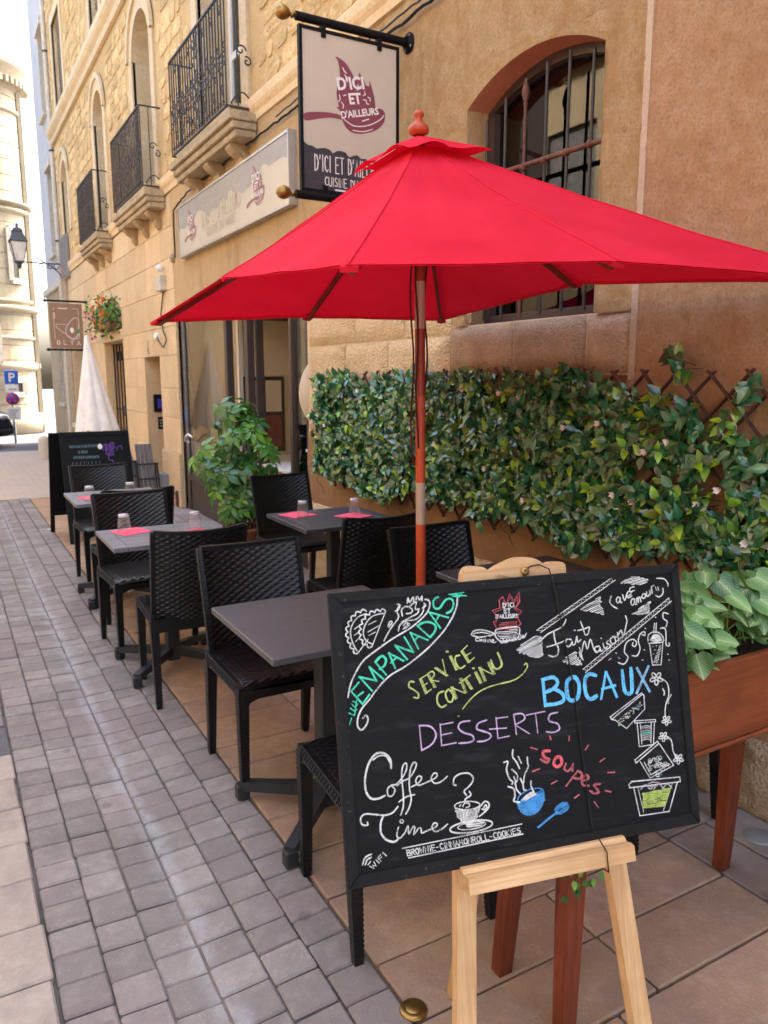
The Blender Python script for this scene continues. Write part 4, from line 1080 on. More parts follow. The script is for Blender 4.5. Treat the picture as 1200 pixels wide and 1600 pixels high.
edge.append((x0 + .006, z0 + .24)); edge = edge[::1]
mb = MB(); flat_poly(mb, edge, to3, .0006); mb.build('torn_dark_band', 'sign_dark', sg)
pan_logo(sg, to3, 2.05, 2.974, .0042, .0035, 'mauve', .001)
mb = MB()
put_text(mb, "D'ICI", .085, 2.085, 3.12, to3, .003, .035, .95, .2); put_text(mb, "ET", .075, 2.11, 3.05, to3, .003, .035, .95, .2); put_text(mb, "D'AILLEURS", .05, 2.14, 2.99, to3, .003, .03, .95, .24)
mb.build('white_lettering', 'white_paint', sg)
mb = MB()
for st in text_strokes("D'ICI ET D'AILLEURS", x0 + .07, z0 + .1, .082, 0, .5, .38, .02, .46): ribbon(mb, st, .0075, .0016, to3)
for st in text_strokes("CUISINE DU MONDE", x0 + .13, z0 + .03, .046, 0, .5, .35, .02, .34): ribbon(mb, st, .0055, .0016, to3)
mb.box(x0 + .19, YS - .0105, z0 + .008, x0 + .4, YS - .0098, z0 + .017); mb.build('white_lettering', 'white_paint', sg)
for zb, x_ in ((3.425, 1.765), (2.545, 1.75)):
    mb = MB(); mb.tube([(x_, YS, zb), (WX, YS, zb)], .0225, 14); b_ = mb.build('bracket_bar', 'black_paint', sg)
    mb = MB(); mb.lathe([(.012, 0), (.012, -.012), (.02, -.018), (.012, -.024), (.01, -.03), (.024, -.04), (.034, -.06), (.036, -.075), (.03, -.095), (.016, -.108), (0, -.111)], (x_, YS, zb), 16, axis=(1, 0, 0)); mb.build('brass_knob', 'brass', b_)
    mb = MB(); mb.lathe([(.03, .0), (.03, .012), (.055, .02), (.055, .032), (0, .032)], (WX - .03, YS, zb), 20, axis=(1, 0, 0)); mb.build('wall_flange', 'black_paint', b_)
    mb = MB()
    for a in range(4): mb.sphere((WX - .012, YS + .042 * cos(a * pi / 2 + .6), zb + .042 * sin(a * pi / 2 + .6)), .007, 6, 4)
    mb.build('bolts', 'zinc', b_)
for zc, up_ in ((3.375, 1), (2.575, -1)):
    for x in (1.92, 2.26):
        mb = MB(); mb.box(x - .013, YS - .017, zc - .03, x + .013, YS + .017, zc + .03); mb.sphere((x, YS - .018, zc - .012 * up_), .006, 6, 4); mb.build('hanging_clip', 'black_paint', sg)

# long shop board
fb = thing('shop_board', (WX, 7.2, 2.86), 'long faded beige shop board with aluminium edge and mauve pan emblems on the facade', 'sign')
y0, y1, z0, z1 = 5.66, 8.71, 2.875, 3.365; XFb = WX - .06
mb = MB(); mb.box(XFb, y0, z0, WX - .001, y1, z1); mb.build('panel', 'fascia', fb)
mb = MB(); mb.box(XFb - .008, y0 - .02, z0 - .022, WX, y1 + .02, z0 - .001); mb.box(XFb - .0075, y0 - .022, z0 - .001, WX, y0 - .001, z1 + .02); mb.box(XFb - .0075, y1 + .001, z0 - .001, WX, y1 + .018, z1 + .02); mb.box(XFb - .008, y0 - .001, z1 + .001, WX - .001, y1 + .001, z1 + .021); mb.build('frame', 'alu', fb)
to3 = lambda u, v, w_: (XFb - .001 - w_, y1 - u, v + z0)
ed = [(0.003, .486)]; W_ = y1 - y0
for k in range(41):
    u = W_ * k / 40; ed.append((u if 0 < k < 40 else (.003 if k == 0 else W_ - .003), .3 - .03 * sin(k * .5) - .07 * (k % 7 == 0) * rng.random() + rng.uniform(-.02, .02) + (.04 if k > 30 else 0)))
ed.append((W_ - .003, .486))
mb = MB(); flat_poly(mb, ed[::-1], to3, .0004); mb.build('grey_band', 'fascia_grey', fb)
for cu, s in ((.42, 1), (2.35, 1)):
    pan_logo(fb, to3, cu, .16, .0036 * s, .0031 * s, 'mauve_pale', .0012)
    mb = MB(); put_text(mb, "D'ICI", .085, cu + .02, .29, to3, .003, .02); put_text(mb, "ET", .075, cu + .03, .225, to3, .003, .02); put_text(mb, "D'AILLEURS", .05, cu + .05, .17, to3, .003, .02); mb.build('white_lettering', 'white_paint', fb)
mb = MB()
for st in text_strokes("D'ICI ET D'AILLEURS", .85, .17, .19, 0, .5, .35, .01, 1.15): ribbon(mb, st, .02, .0012, to3)
for st in text_strokes("CUISINE DU MONDE", 1.0, .06, .08, 0, .5, .35, .01, .85): ribbon(mb, st, .012, .0012, to3)
mb.build('faded_lettering', 'fade_grey', fb)

# brown sign with the avocado
ol = thing('hanging_sign', (2.1, 15.3, 2.1), 'brown square hanging sign with a white avocado outline above the white closed parasol', 'sign')
YO = 15.3; x0, x1, z0, z1 = 1.8, 2.36, 2.1, 2.89
mb = MB(); mb.box(x0, YO - .015, z0, x1, YO + .015, z1, None, .004); mb.build('panel', 'avocado_brown', ol)
for z in (2.93, 2.07):
    mb = MB(); mb.tube([(1.75, YO, z), (WX, YO, z)], .018, 8); mb.sphere((1.745, YO, z), .03, 8, 6); mb.build('bracket_bar', 'black_paint', ol)
to3 = lambda u, v, w_: (x0 + u, YO - .0155 - w_, z0 + v)
mb = MB()
ribbon(mb, [(.07, .62), (.07, .16)], .007, .001, to3); ribbon(mb, [(.1, .7), (.07, .7), (.07, .66)], .007, .001, to3); ribbon(mb, [(.4, .7), (.49, .7), (.49, .17), (.43, .17)], .007, .001, to3); ribbon(mb, [(.16, .7), (.3, .7)], .02, .001, to3); ribbon(mb, [(.085, .52), (.085, .62)], .012, .001, to3)
ribbon(mb, [(.28, .42), (.1, .42), (.11, .36), (.27, .24)], .008, .001, to3)
av = [(.47, .53), (.42, .54), (.36, .49), (.29, .4), (.26, .3), (.29, .21), (.36, .17), (.43, .2), (.47, .29), (.48, .4), (.49, .48), (.47, .53)]
ribbon(mb, smooth_pts(av), .009, .001, to3); ribbon(mb, smooth_pts([(.3, .22), (.38, .15), (.46, .2), (.49, .3)]), .007, .001, to3)
flat_poly(mb, [(.365 + .034 * cos(a * pi / 8), .32 + .05 * sin(a * pi / 8)) for a in range(16)], to3, .001); mb.build('avocado_drawing', 'white_paint', ol)
mb = MB()
for k, c in enumerate('OLYA'):
    for st in text_strokes(c, .1 + k * .115, .06, .075, 0, .95): ribbon(mb, st, .014, .001, to3)
mb.build('white_lettering', 'white_paint', ol)

# house number
mb = MB()
to3 = lambda u, v, w_: (WX - .012 - w_, 10.68 - u, v)
ribbon(mb, smooth_pts([(.05, 2.05), (.02, 1.99), (0, 1.93), (.01, 1.89), (.035, 1.88), (.05, 1.91), (.035, 1.945), (.008, 1.93)]), .014, .004, to3); tag(mb.build('house_number', 'black_paint'), 'small black number 6 on the stone above the doorway', 'number')

# ------------------------------------------------------------ gate and flowers
gt = thing('iron_gate', (WX + .1, 13.1, 0), 'tall black wrought iron gate under a stone arch with flowers', 'gate')
XG = WX + .14
for k in range(7):
    y = 12.36 + k * .242; mb = MB(); mb.bar((XG, y, .02), (XG, y, 2.12), .022); mb.build('gate_bar', 'iron', gt)
for z in (.12, .72, 1.05, 2.1):
    mb = MB(); mb.bar((XG, 12.32, z), (XG, 13.85, z), .03, .02); mb.build('cross_rail', 'iron', gt)
mb = MB(); mb.box(XG - .03, 12.95, .95, XG + .03, 13.1, 1.12); mb.build('lock_case', 'iron', gt)
mb = MB(); mb.bar((XG, 12.36, .12), (XG, 13.08, .7), .02); mb.bar((XG, 13.1, .7), (XG, 13.82, .12), .02); mb.build('brace', 'iron', gt)
mb = MB(); mb.box(WX - .02, 12.2, 2.14, WX + .3, 13.95, 2.3, None, .01); mb.build('lintel', 'dressed', gt)
mb = MB(); mb.box(XG + .45, 12.32, .0, XG + .5, 13.85, 2.9); mb.build('back_wall', 'ashlar', gt)
mb = MB(); mb.box(XG + .05, 13.3, 1.85, XG + .09, 13.8, 2.0); mb.build('dark_panel', 'black_paint', gt)
# flower box
def leaf_pts(l, w_, fold=.25, curl=.2, n=4):
    """centre line + both edges in local coords: x across, y along, z up"""
    rows = []
    for k in range(n + 1):
        t_ = k / n; hw = w_ * .5 * (sin(pi * min(1, t_ * 1.02) ** .78)) if 0 < k < n else 0
        y = l * t_; z = -curl * l * t_ * t_
        rows.append((hw, y, z))
    return rows
def add_leaf(mb, mtx, l, w_, fold=.25, curl=.2, n=4):
    rows = leaf_pts(l, w_, fold, curl, n); vs = []; uv = []
    for i, (hw, y, z) in enumerate(rows):
        t_ = i / n
        vs += [mtx @ Vector((-hw, y, z + hw * fold)), mtx @ Vector((0, y, z)), mtx @ Vector((hw, y, z + hw * fold))]
        uv += [(-1, t_), (0, t_), (1, t_)]
    fs = []
    for i in range(n):
        a = 3 * i
        if i == 0: fs += [(a + 1, a + 4, a + 3), (a + 1, a + 5, a + 4)]
        elif i == n - 1: fs += [(a, a + 1, a + 4), (a + 1, a + 2, a + 4)]
        else: fs += [(a, a + 1, a + 4, a + 3), (a + 1, a + 2, a + 5, a + 4)]
    mb.add(vs, [f for f in fs], True, uv)
def frame(p, d, nrm):
    """matrix with y along d, z near nrm"""
    y = Vector(d).normalized(); z = Vector(nrm); z = (z - y * z.dot(y))
    if z.length < 1e-4: z = Vector((0, 0, 1)) - y * y.z
    z.normalize(); x = y.cross(z)
    return Matrix(((x.x, y.x, z.x, p[0]), (x.y, y.y, z.y, p[1]), (x.z, y.z, z.z, p[2]), (0, 0, 0, 1)))
def rv(s=1.0): return Vector((rng.gauss(0, s), rng.gauss(0, s), rng.gauss(0, s)))
fl = thing('flower_box', (WX - .1, 13.1, 2.3), 'hanging flower box of orange and pink blooms above the iron gate', 'flower box')
mb = MB(); mb.box(WX - .16, 12.45, 2.31, WX + .12, 13.75, 2.42, None, .01); mb.build('trough', 'terracotta', fl)
mb = MB(); mb.box(WX + .13, 12.35, 2.3, WX + .17, 13.85, 2.86); mb.build('arch_board', 'dressed', fl)
mb = MB()
for k in range(650):
    p = Vector((WX - .08 + rng.gauss(0, .1), rng.uniform(12.35, 13.95), 2.52 + rng.gauss(0, .13)))
    mb.cur = rng.random(); add_leaf(mb, frame(p, rv() + Vector((-.4, 0, -.2)), rv() + Vector((-1, -.5, 1))), rng.uniform(.05, .1), .04, n=3)
stuff(mb.build('foliage', 'small_leaf', fl))
for k in range(34):
    pk = k % 3 == 0; yy = rng.uniform(13.4, 14.05) if pk else rng.uniform(12.35, 13.6)
    p = Vector((WX - .2 + rng.gauss(0, .05), yy, (2.42 if pk else 2.55) + rng.gauss(0, .11))); mb = MB()
    for j in range(7):
        a = 2 * pi * j / 7; add_leaf(mb, frame(p, (-.35, cos(a), sin(a)), (-1, -.3, .3)), .05, .042, .1, -.3, 3)
    mb.sphere(p, .02, 6, 4); mb.build('bloom', 'petal_pink' if pk else 'petal_orange', fl)

# ------------------------------------------------------------ FAR STREET
# pale blue rendered house beyond the stone building
ph = thing('rendered_house', (2.5, 20, 0), 'pale blue grey rendered house beyond the stone building', 'house')
XP = WX + .02
mb = MB(); hl = [(19.0, 19.7, 1.0, 2.6), (19.0, 19.7, 4.3, 6.1), (19.0, 19.7, 7.2, 8.9)]
wall_cells(mb, 18.33, 21.05, 3.6, 11.5, hl, XP); mb.box(XP + .02, 21.04, 0, 9, 21.08, 11.5); mb.box(XP + .3, 18.36, 0, 9, 21.04, 11.49); mb.build('wall', 'blue_render', ph)
mb = MB(); wall_cells(mb, 18.33, 21.05, 0, 3.5, hl, XP - .03); mb.box(XP - .029, 21.05, 0, XP + .4, 21.1, 3.5); mb.build('ground_floor_wall', 'worn_stone', ph)
mb = MB(); mb.box(XP - .1, 18.33, 3.5, XP + .1, 21.15, 3.66, None, .02); mb.build('ledge', 'pale_trim', ph)
mb = MB(); mb.box(XP - .35, 18.33, 11.4, XP + 3, 21.4, 11.6); mb.build('eaves', 'pale_trim', ph)
for a, b, c, d in hl:
    mb = MB(); reveal(mb, a, b, c, d, 0, XP - (.03 if d < 3 else 0), .2, True); f_ = mb.build('window', 'pale_trim', ph)
    mb = MB(); mb.box(XP + .15, a, c, XP + .155, b, d); mb.build('pane', 'dark_pane', f_)
    mb = MB(); mb.box(XP - .08, a - .08, c - .08, XP + .1, b + .08, c - .001); mb.build('sill', 'pale_trim', f_)
    if d > 3:
        mb = MB(); mb.box(XP - .05, a - .1, d + .001, XP + .1, b + .1, d + .14); mb.build('lintel', 'pale_trim', f_)
# light stone corner building with rounded tower
tw = thing('corner_building', (.5, 26, 0), 'pale stone corner building with a rounded tower across the far street', 'building')
cx, cy, R0 = 1.42, 25.1, 1.12
gp = [(R0, -.05)]
for k in range(1, 24):
    z = k * .41; gp += [(R0, z - .012), (R0 - .02, z - .008), (R0 - .02, z + .008), (R0, z + .012)]
mb = MB(); mb.lathe(gp + [(R0, 9.55)], (cx, cy, 0), 40, smooth=False); mb.build('tower_wall', 'white_stone', tw)
mb = MB(); mb.box(-9, 24.9, -.05, .7, 34, 9.6); mb.box(.7, 25.3, -.05, 2.45, 34, 9.6); mb.box(2.45, 24.6, 0, 2.56, 34, 9.59); mb.build('wall', 'white_stone', tw)
for z, hh, out in ((.0, .55, .1), (1.75, .22, .08), (2.6, .1, .06), (3.35, .18, .16), (3.6, .1, .08), (6.0, .12, .1), (6.2, .1, .16), (8.6, .1, .06)):
    mb = MB(); mb.lathe([(R0, z), (R0 + out * .6, z + .02), (R0 + out, z + hh * .5), (R0 + out, z + hh), (R0, z + hh + .02)], (cx, cy, 0), 40); mb.box(-9, 24.9 - out, z, .5, 24.9, z + hh); mb.build('string_course', 'white_stone', tw)
mb = MB(); mb.lathe([(R0, 9.2), (R0 + .1, 9.3), (R0 + .12, 9.5), (R0 + .3, 9.7), (R0 + .34, 9.9), (R0 + .1, 9.95), (0, 10.0)], (cx, cy, 0), 40); mb.box(-9, 24.5, 9.6, .6, 34, 9.9); mb.build('cornice', 'white_stone', tw)
for k in range(26):
    a = pi + pi * k / 25 + .05; mb = MB(); mb.bar((cx + (R0 + .06) * cos(a), cy + (R0 + .06) * sin(a), 9.36), (cx + (R0 + .26) * cos(a), cy + (R0 + .26) * sin(a), 9.36), .07, .16); mb.build('dentil', 'white_stone', tw)
mb = MB(); mb.lathe([(.35, 9.95), (.35, 10.2), (.45, 10.25), (.45, 10.3), (.2, 10.5), (.1, 10.7), (0, 10.72)], (cx + .2, cy, 0), 16); mb.build('roof_finial', 'zinc', tw)
for az_, w_, z0, z1, ar in ((-1.75, .3, 2.0, 3.2, 1), (-1.8, .26, 4.0, 5.7, 0), (-1.8, .26, 6.7, 8.3, 0), (-1.15, .2, 1.1, 1.5, 0), (-.95, .16, 4.2, 5.6, 0)):
    o = Vector((cx + R0 * .99 * cos(az_), cy + R0 * .99 * sin(az_), 0)); nrm = Vector((cos(az_), sin(az_), 0)); tx = Vector((-sin(az_), cos(az_), 0))
    pts = [(-w_, z0), (w_, z0)] + ([(w_ * cos(pi * k / 10), z1 - w_ + w_ * sin(pi * k / 10)) for k in range(11)] if ar else [(w_, z1), (-w_, z1)])
    mb = MB(); mb.prism(pts, o, tx, (0, 0, 1), .0, .03); f_ = mb.build('window', 'dark_pane', tw)
    mb = MB()
    for (p, q) in zip(pts, pts[1:] + pts[:1]): mb.bar(o + tx * p[0] + Vector((0, 0, p[1])) + nrm * .03, o + tx * q[0] + Vector((0, 0, q[1])) + nrm * .03, .12, .14)
    mb.build('window_surround', 'pale_trim', f_)
for z in (.75, 1.2):
    pass
for xw in (-.6, -2.4, -4.2):
    for z0, z1 in ((.8, 2.9), (4.0, 5.8), (6.7, 8.4)):
        mb = MB(); mb.box(xw - .45, 24.86, z0, xw + .45, 24.899, z1); f_ = mb.build('window', 'dark_pane', tw)
        mb = MB(); mb.box(xw - .6, 24.83, z0 - .12, xw + .6, 24.9, z0 - .001); mb.box(xw - .6, 24.84, z1 + .001, xw + .6, 24.9, z1 + .15); mb.build('window_surround', 'pale_trim', f_)
# street lamp on the facade
LS = .8
lp = thing('wall_lantern', (2.46, 18.0, 4.0), 'black wall lantern on a scrolled iron bracket near the far end of the street', 'street lamp')
YL = 18.0; lx = 1.625; lz = 3.9
mb = MB(); mb.tube([(WX, YL, 3.92), (lx, YL, 3.92)], .014, 8)
pts = [(WX - .02, YL, 3.62)] + [(WX - .02 - .5 * k / 8, YL, 3.62 + .4 * (k / 8) ** .6) for k in range(1, 9)]; mb.tube(pts, .014, 6)
for c, r, a0, fl_ in ((WX - .12, .09, 0, 1), (WX - .27, .07, 2, -1), (WX - .42, .05, 1, 1)): mb.tube([(c + r * (1 - .75 * k / 15) * cos(a0 + fl_ * k * .45), YL, 3.86 + r * (1 - .75 * k / 15) * sin(a0 + fl_ * k * .45)) for k in range(16)], .012, 6)
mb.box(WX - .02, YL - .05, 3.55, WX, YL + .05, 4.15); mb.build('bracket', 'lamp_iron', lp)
mb = MB()
s2 = sqrt(2) * .82
mb.lathe([(.03, -.12), (.06, -.02), (.1 * s2, 0), (.1 * s2, .03)], (lx, YL, lz), 4, a0=pi / 4, a1=pi / 4 + 2 * pi, smooth=False)
mb.lathe([(.2 * s2, .4), (.215 * s2, .42), (.19 * s2, .45), (.11 * s2, .6), (.13 * s2, .61), (.1 * s2, .66), (.03, .7), (.04, .73), (.01, .78), (0, .78)], (lx, YL, lz), 4, a0=pi / 4, a1=pi / 4 + 2 * pi, smooth=False)
for k in range(4):
    a = pi / 4 + k * pi / 2; mb.bar((lx + .1 * s2 * cos(a), YL + .1 * s2 * sin(a), lz + .02), (lx + .19 * s2 * cos(a), YL + .19 * s2 * sin(a), lz + .41), .016)
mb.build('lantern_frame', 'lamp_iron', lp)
mb = MB(); mb.lathe([(.095 * s2, .03), (.182 * s2, .4)], (lx, YL, lz), 4, a0=pi / 4, a1=pi / 4 + 2 * pi, smooth=False); mb.build('lantern_glass', 'lamp_glass', lp)
# parking sign
ps = thing('parking_sign', (1.47, 21, 0), 'blue parking sign with a round no stopping sign on a grey post', 'sign')
mb = MB(); mb.tube([(1.5, 21, -.03), (1.5, 21, 1.75)], .03, 8); mb.build('post', 'zinc', ps)
mb = MB(); mb.box(1.36, 20.94, 1.42, 1.66, 20.96, 1.74, None, .006); mb.build('blue_plate', 'blue_sign', ps)
mb = MB(); to3 = lambda u, v, w_: (u, 20.939 - w_, v)
put_text(mb, 'P', .3, 1.51, 1.475, to3, .002, .02); mb.build('letter', 'white_paint', ps)
mb = MB(); mb.lathe([(0, 0), (.15, 0), (.15, .02), (0, .02)], (1.5, 20.965, 1.06), 28, axis=(0, -1, 0)); mb.build('red_disc', 'red_sign', ps)
mb = MB(); mb.lathe([(0, .004), (.115, .004), (.115, 0)], (1.5, 20.944, 1.06), 28, axis=(0, -1, 0)); mb.build('blue_disc', 'blue_sign', ps)
mb = MB(); mb.bar((1.42, 20.936, .98), (1.58, 20.936, 1.14), .006, .035, up=(.7, 0, -.7)); mb.bar((1.42, 20.936, 1.14), (1.58, 20.936, .98), .006, .035, up=(.7, 0, .7)); mb.build('red_cross', 'red_sign', ps)
mb = MB(); mb.box(1.35, 20.94, 1.22, 1.65, 20.96, 1.4); mb.build('white_plate', 'white_paint', ps)
mb = MB(); mb.box(1.36, 20.94, .55, 1.66, 20.96, .86); mb.build('white_plate', 'white_paint', ps)
mb = MB()
for k in range(5): mb.box(1.39, 20.937, .6 + k * .045, 1.39 + rng.uniform(.12, .24), 20.939, .615 + k * .045)
mb.box(1.42, 20.937, 1.28, 1.6, 20.939, 1.3); mb.build('plate_writing', 'grey_paint', ps)
# bollards
for i, (x, y) in enumerate(((1.66, 16.4), (1.76, 15.5))):
    mb = MB(); mb.lathe([(.1, -.01), (.105, .05), (.1, .33), (.09, .4), (.06, .44), (0, .455)], (x, y, 0), 18)
    tag(mb.build('stone_bollard', 'stone_bollard'), ['pale rounded stone bollard nearer the parked car', 'pale stone bollard beside the stone corner pier'][i], 'bollard', 'bollards at the street end')
# car
car = thing('parked_car', (0, 19.6, 0), 'dark blue car with alloy wheels parked across the end of the street', 'car')
CY = 19.5; sec = []
prof = [(-3.1, .35, .72), (-3.0, .25, .95), (-2.4, .2, 1.0), (-1.9, .2, 1.42), (-.6, .2, 1.46), (.1, .2, 1.1), (.35, .2, .98), (1.0, .2, .88), (1.3, .22, .74), (1.38, .28, .5)]
mb = MB()
def csec(u):
    k = u * (len(prof) - 1); i = min(int(k), len(prof) - 2); f = k - i
    return [prof[i][j] + (prof[i + 1][j] - prof[i][j]) * f for j in range(3)]
def cbody(u, v):
    x, zb, zt_ = csec(u); a = 2 * pi * v; c, s = cos(a), sin(a)
    yy = .86 * (abs(c) ** .5) * (1 if c > 0 else -1); f = (s * abs(s) ** -.4 if s else 0) * .5 + .5
    z = zb + (zt_ - zb) * f
    if z > .95: yy *= 1 - .3 * (z - .95) / .5
    if x > .9: yy *= 1 - .25 * ((x - .9) / .5) ** 2
    return (x, CY + .86 + yy, z)
mb.grid(cbody, 40, 28, True); mb.build('body', 'car_paint', car)
for x in (-2.3, .72):
    for y in (CY + .0, CY + 1.72):
        ax = (0, -1, 0) if y < CY + 1 else (0, 1, 0)
        mb = MB(); mb.lathe([(.2, -.1), (.3, -.1), (.32, -.06), (.32, .06), (.3, .085), (.21, .085)], (x, y, .32), 28, axis=ax); wh = mb.build('wheel', 'rubber', car)
        mb = MB(); mb.lathe([(.21, .06), (.21, .085), (.19, .08), (.18, .04), (.19, .0)], (x, y, .32), 28, axis=ax)
        for k in range(5):
            a = 2 * pi * k / 5; sgn = -1 if y < CY + 1 else 1
            mb.bar((x, y + sgn * .075, .32), (x + .19 * cos(a), y + sgn * .075, .32 + .19 * sin(a)), .02, .05, .02, .08)
        mb.build('rim', 'alu', wh)
mb = MB(); mb.sphere((1.12, CY + .12, .68), .16, 12, 8, (1, .5, .45)); mb.build('headlight', 'alu', car)
mb = MB(); mb.box(.95, CY + .02, .3, 1.37, CY + .12, .42, None, .03); mb.build('bumper_trim', 'rubber', car)
# opposite side of the lane: reflected in the panes and closing the street to the sky
op = thing('opposite_building', (-2.9, 6, 0), 'plain cream rendered building closing the other side of the lane', 'building')
mb = MB(); oh = [(a, a + 1.0, zz, zz + 1.5) for a in (-2, .6, 3.2, 5.8, 8.4, 11, 13.6, 16.2) for zz in (3.6,)]
wall_cells(mb, -4, 18.2, -.05, 5.9, oh, -2.9); mb.build('wall', 'dressed', op)
for a, b, c, d in oh:
    mb = MB(); mb.box(-3.1, a, c, -2.95, b, d); f_ = mb.build('window', 'shutter', op)
    mb = MB(); mb.box(-3.1, a, c - .06, -2.84, b, c - .001); mb.build('sill', 'dressed', f_)
mb = MB(); mb.box(-3.2, -4, 5.9, -2.75, 18.2, 6.1); mb.build('cornice', 'dressed', op)
mb = MB(); mb.box(-8, -4, -.05, -3.12, 18.19, 5.89); mb.build('building_mass', 'mortar', op)
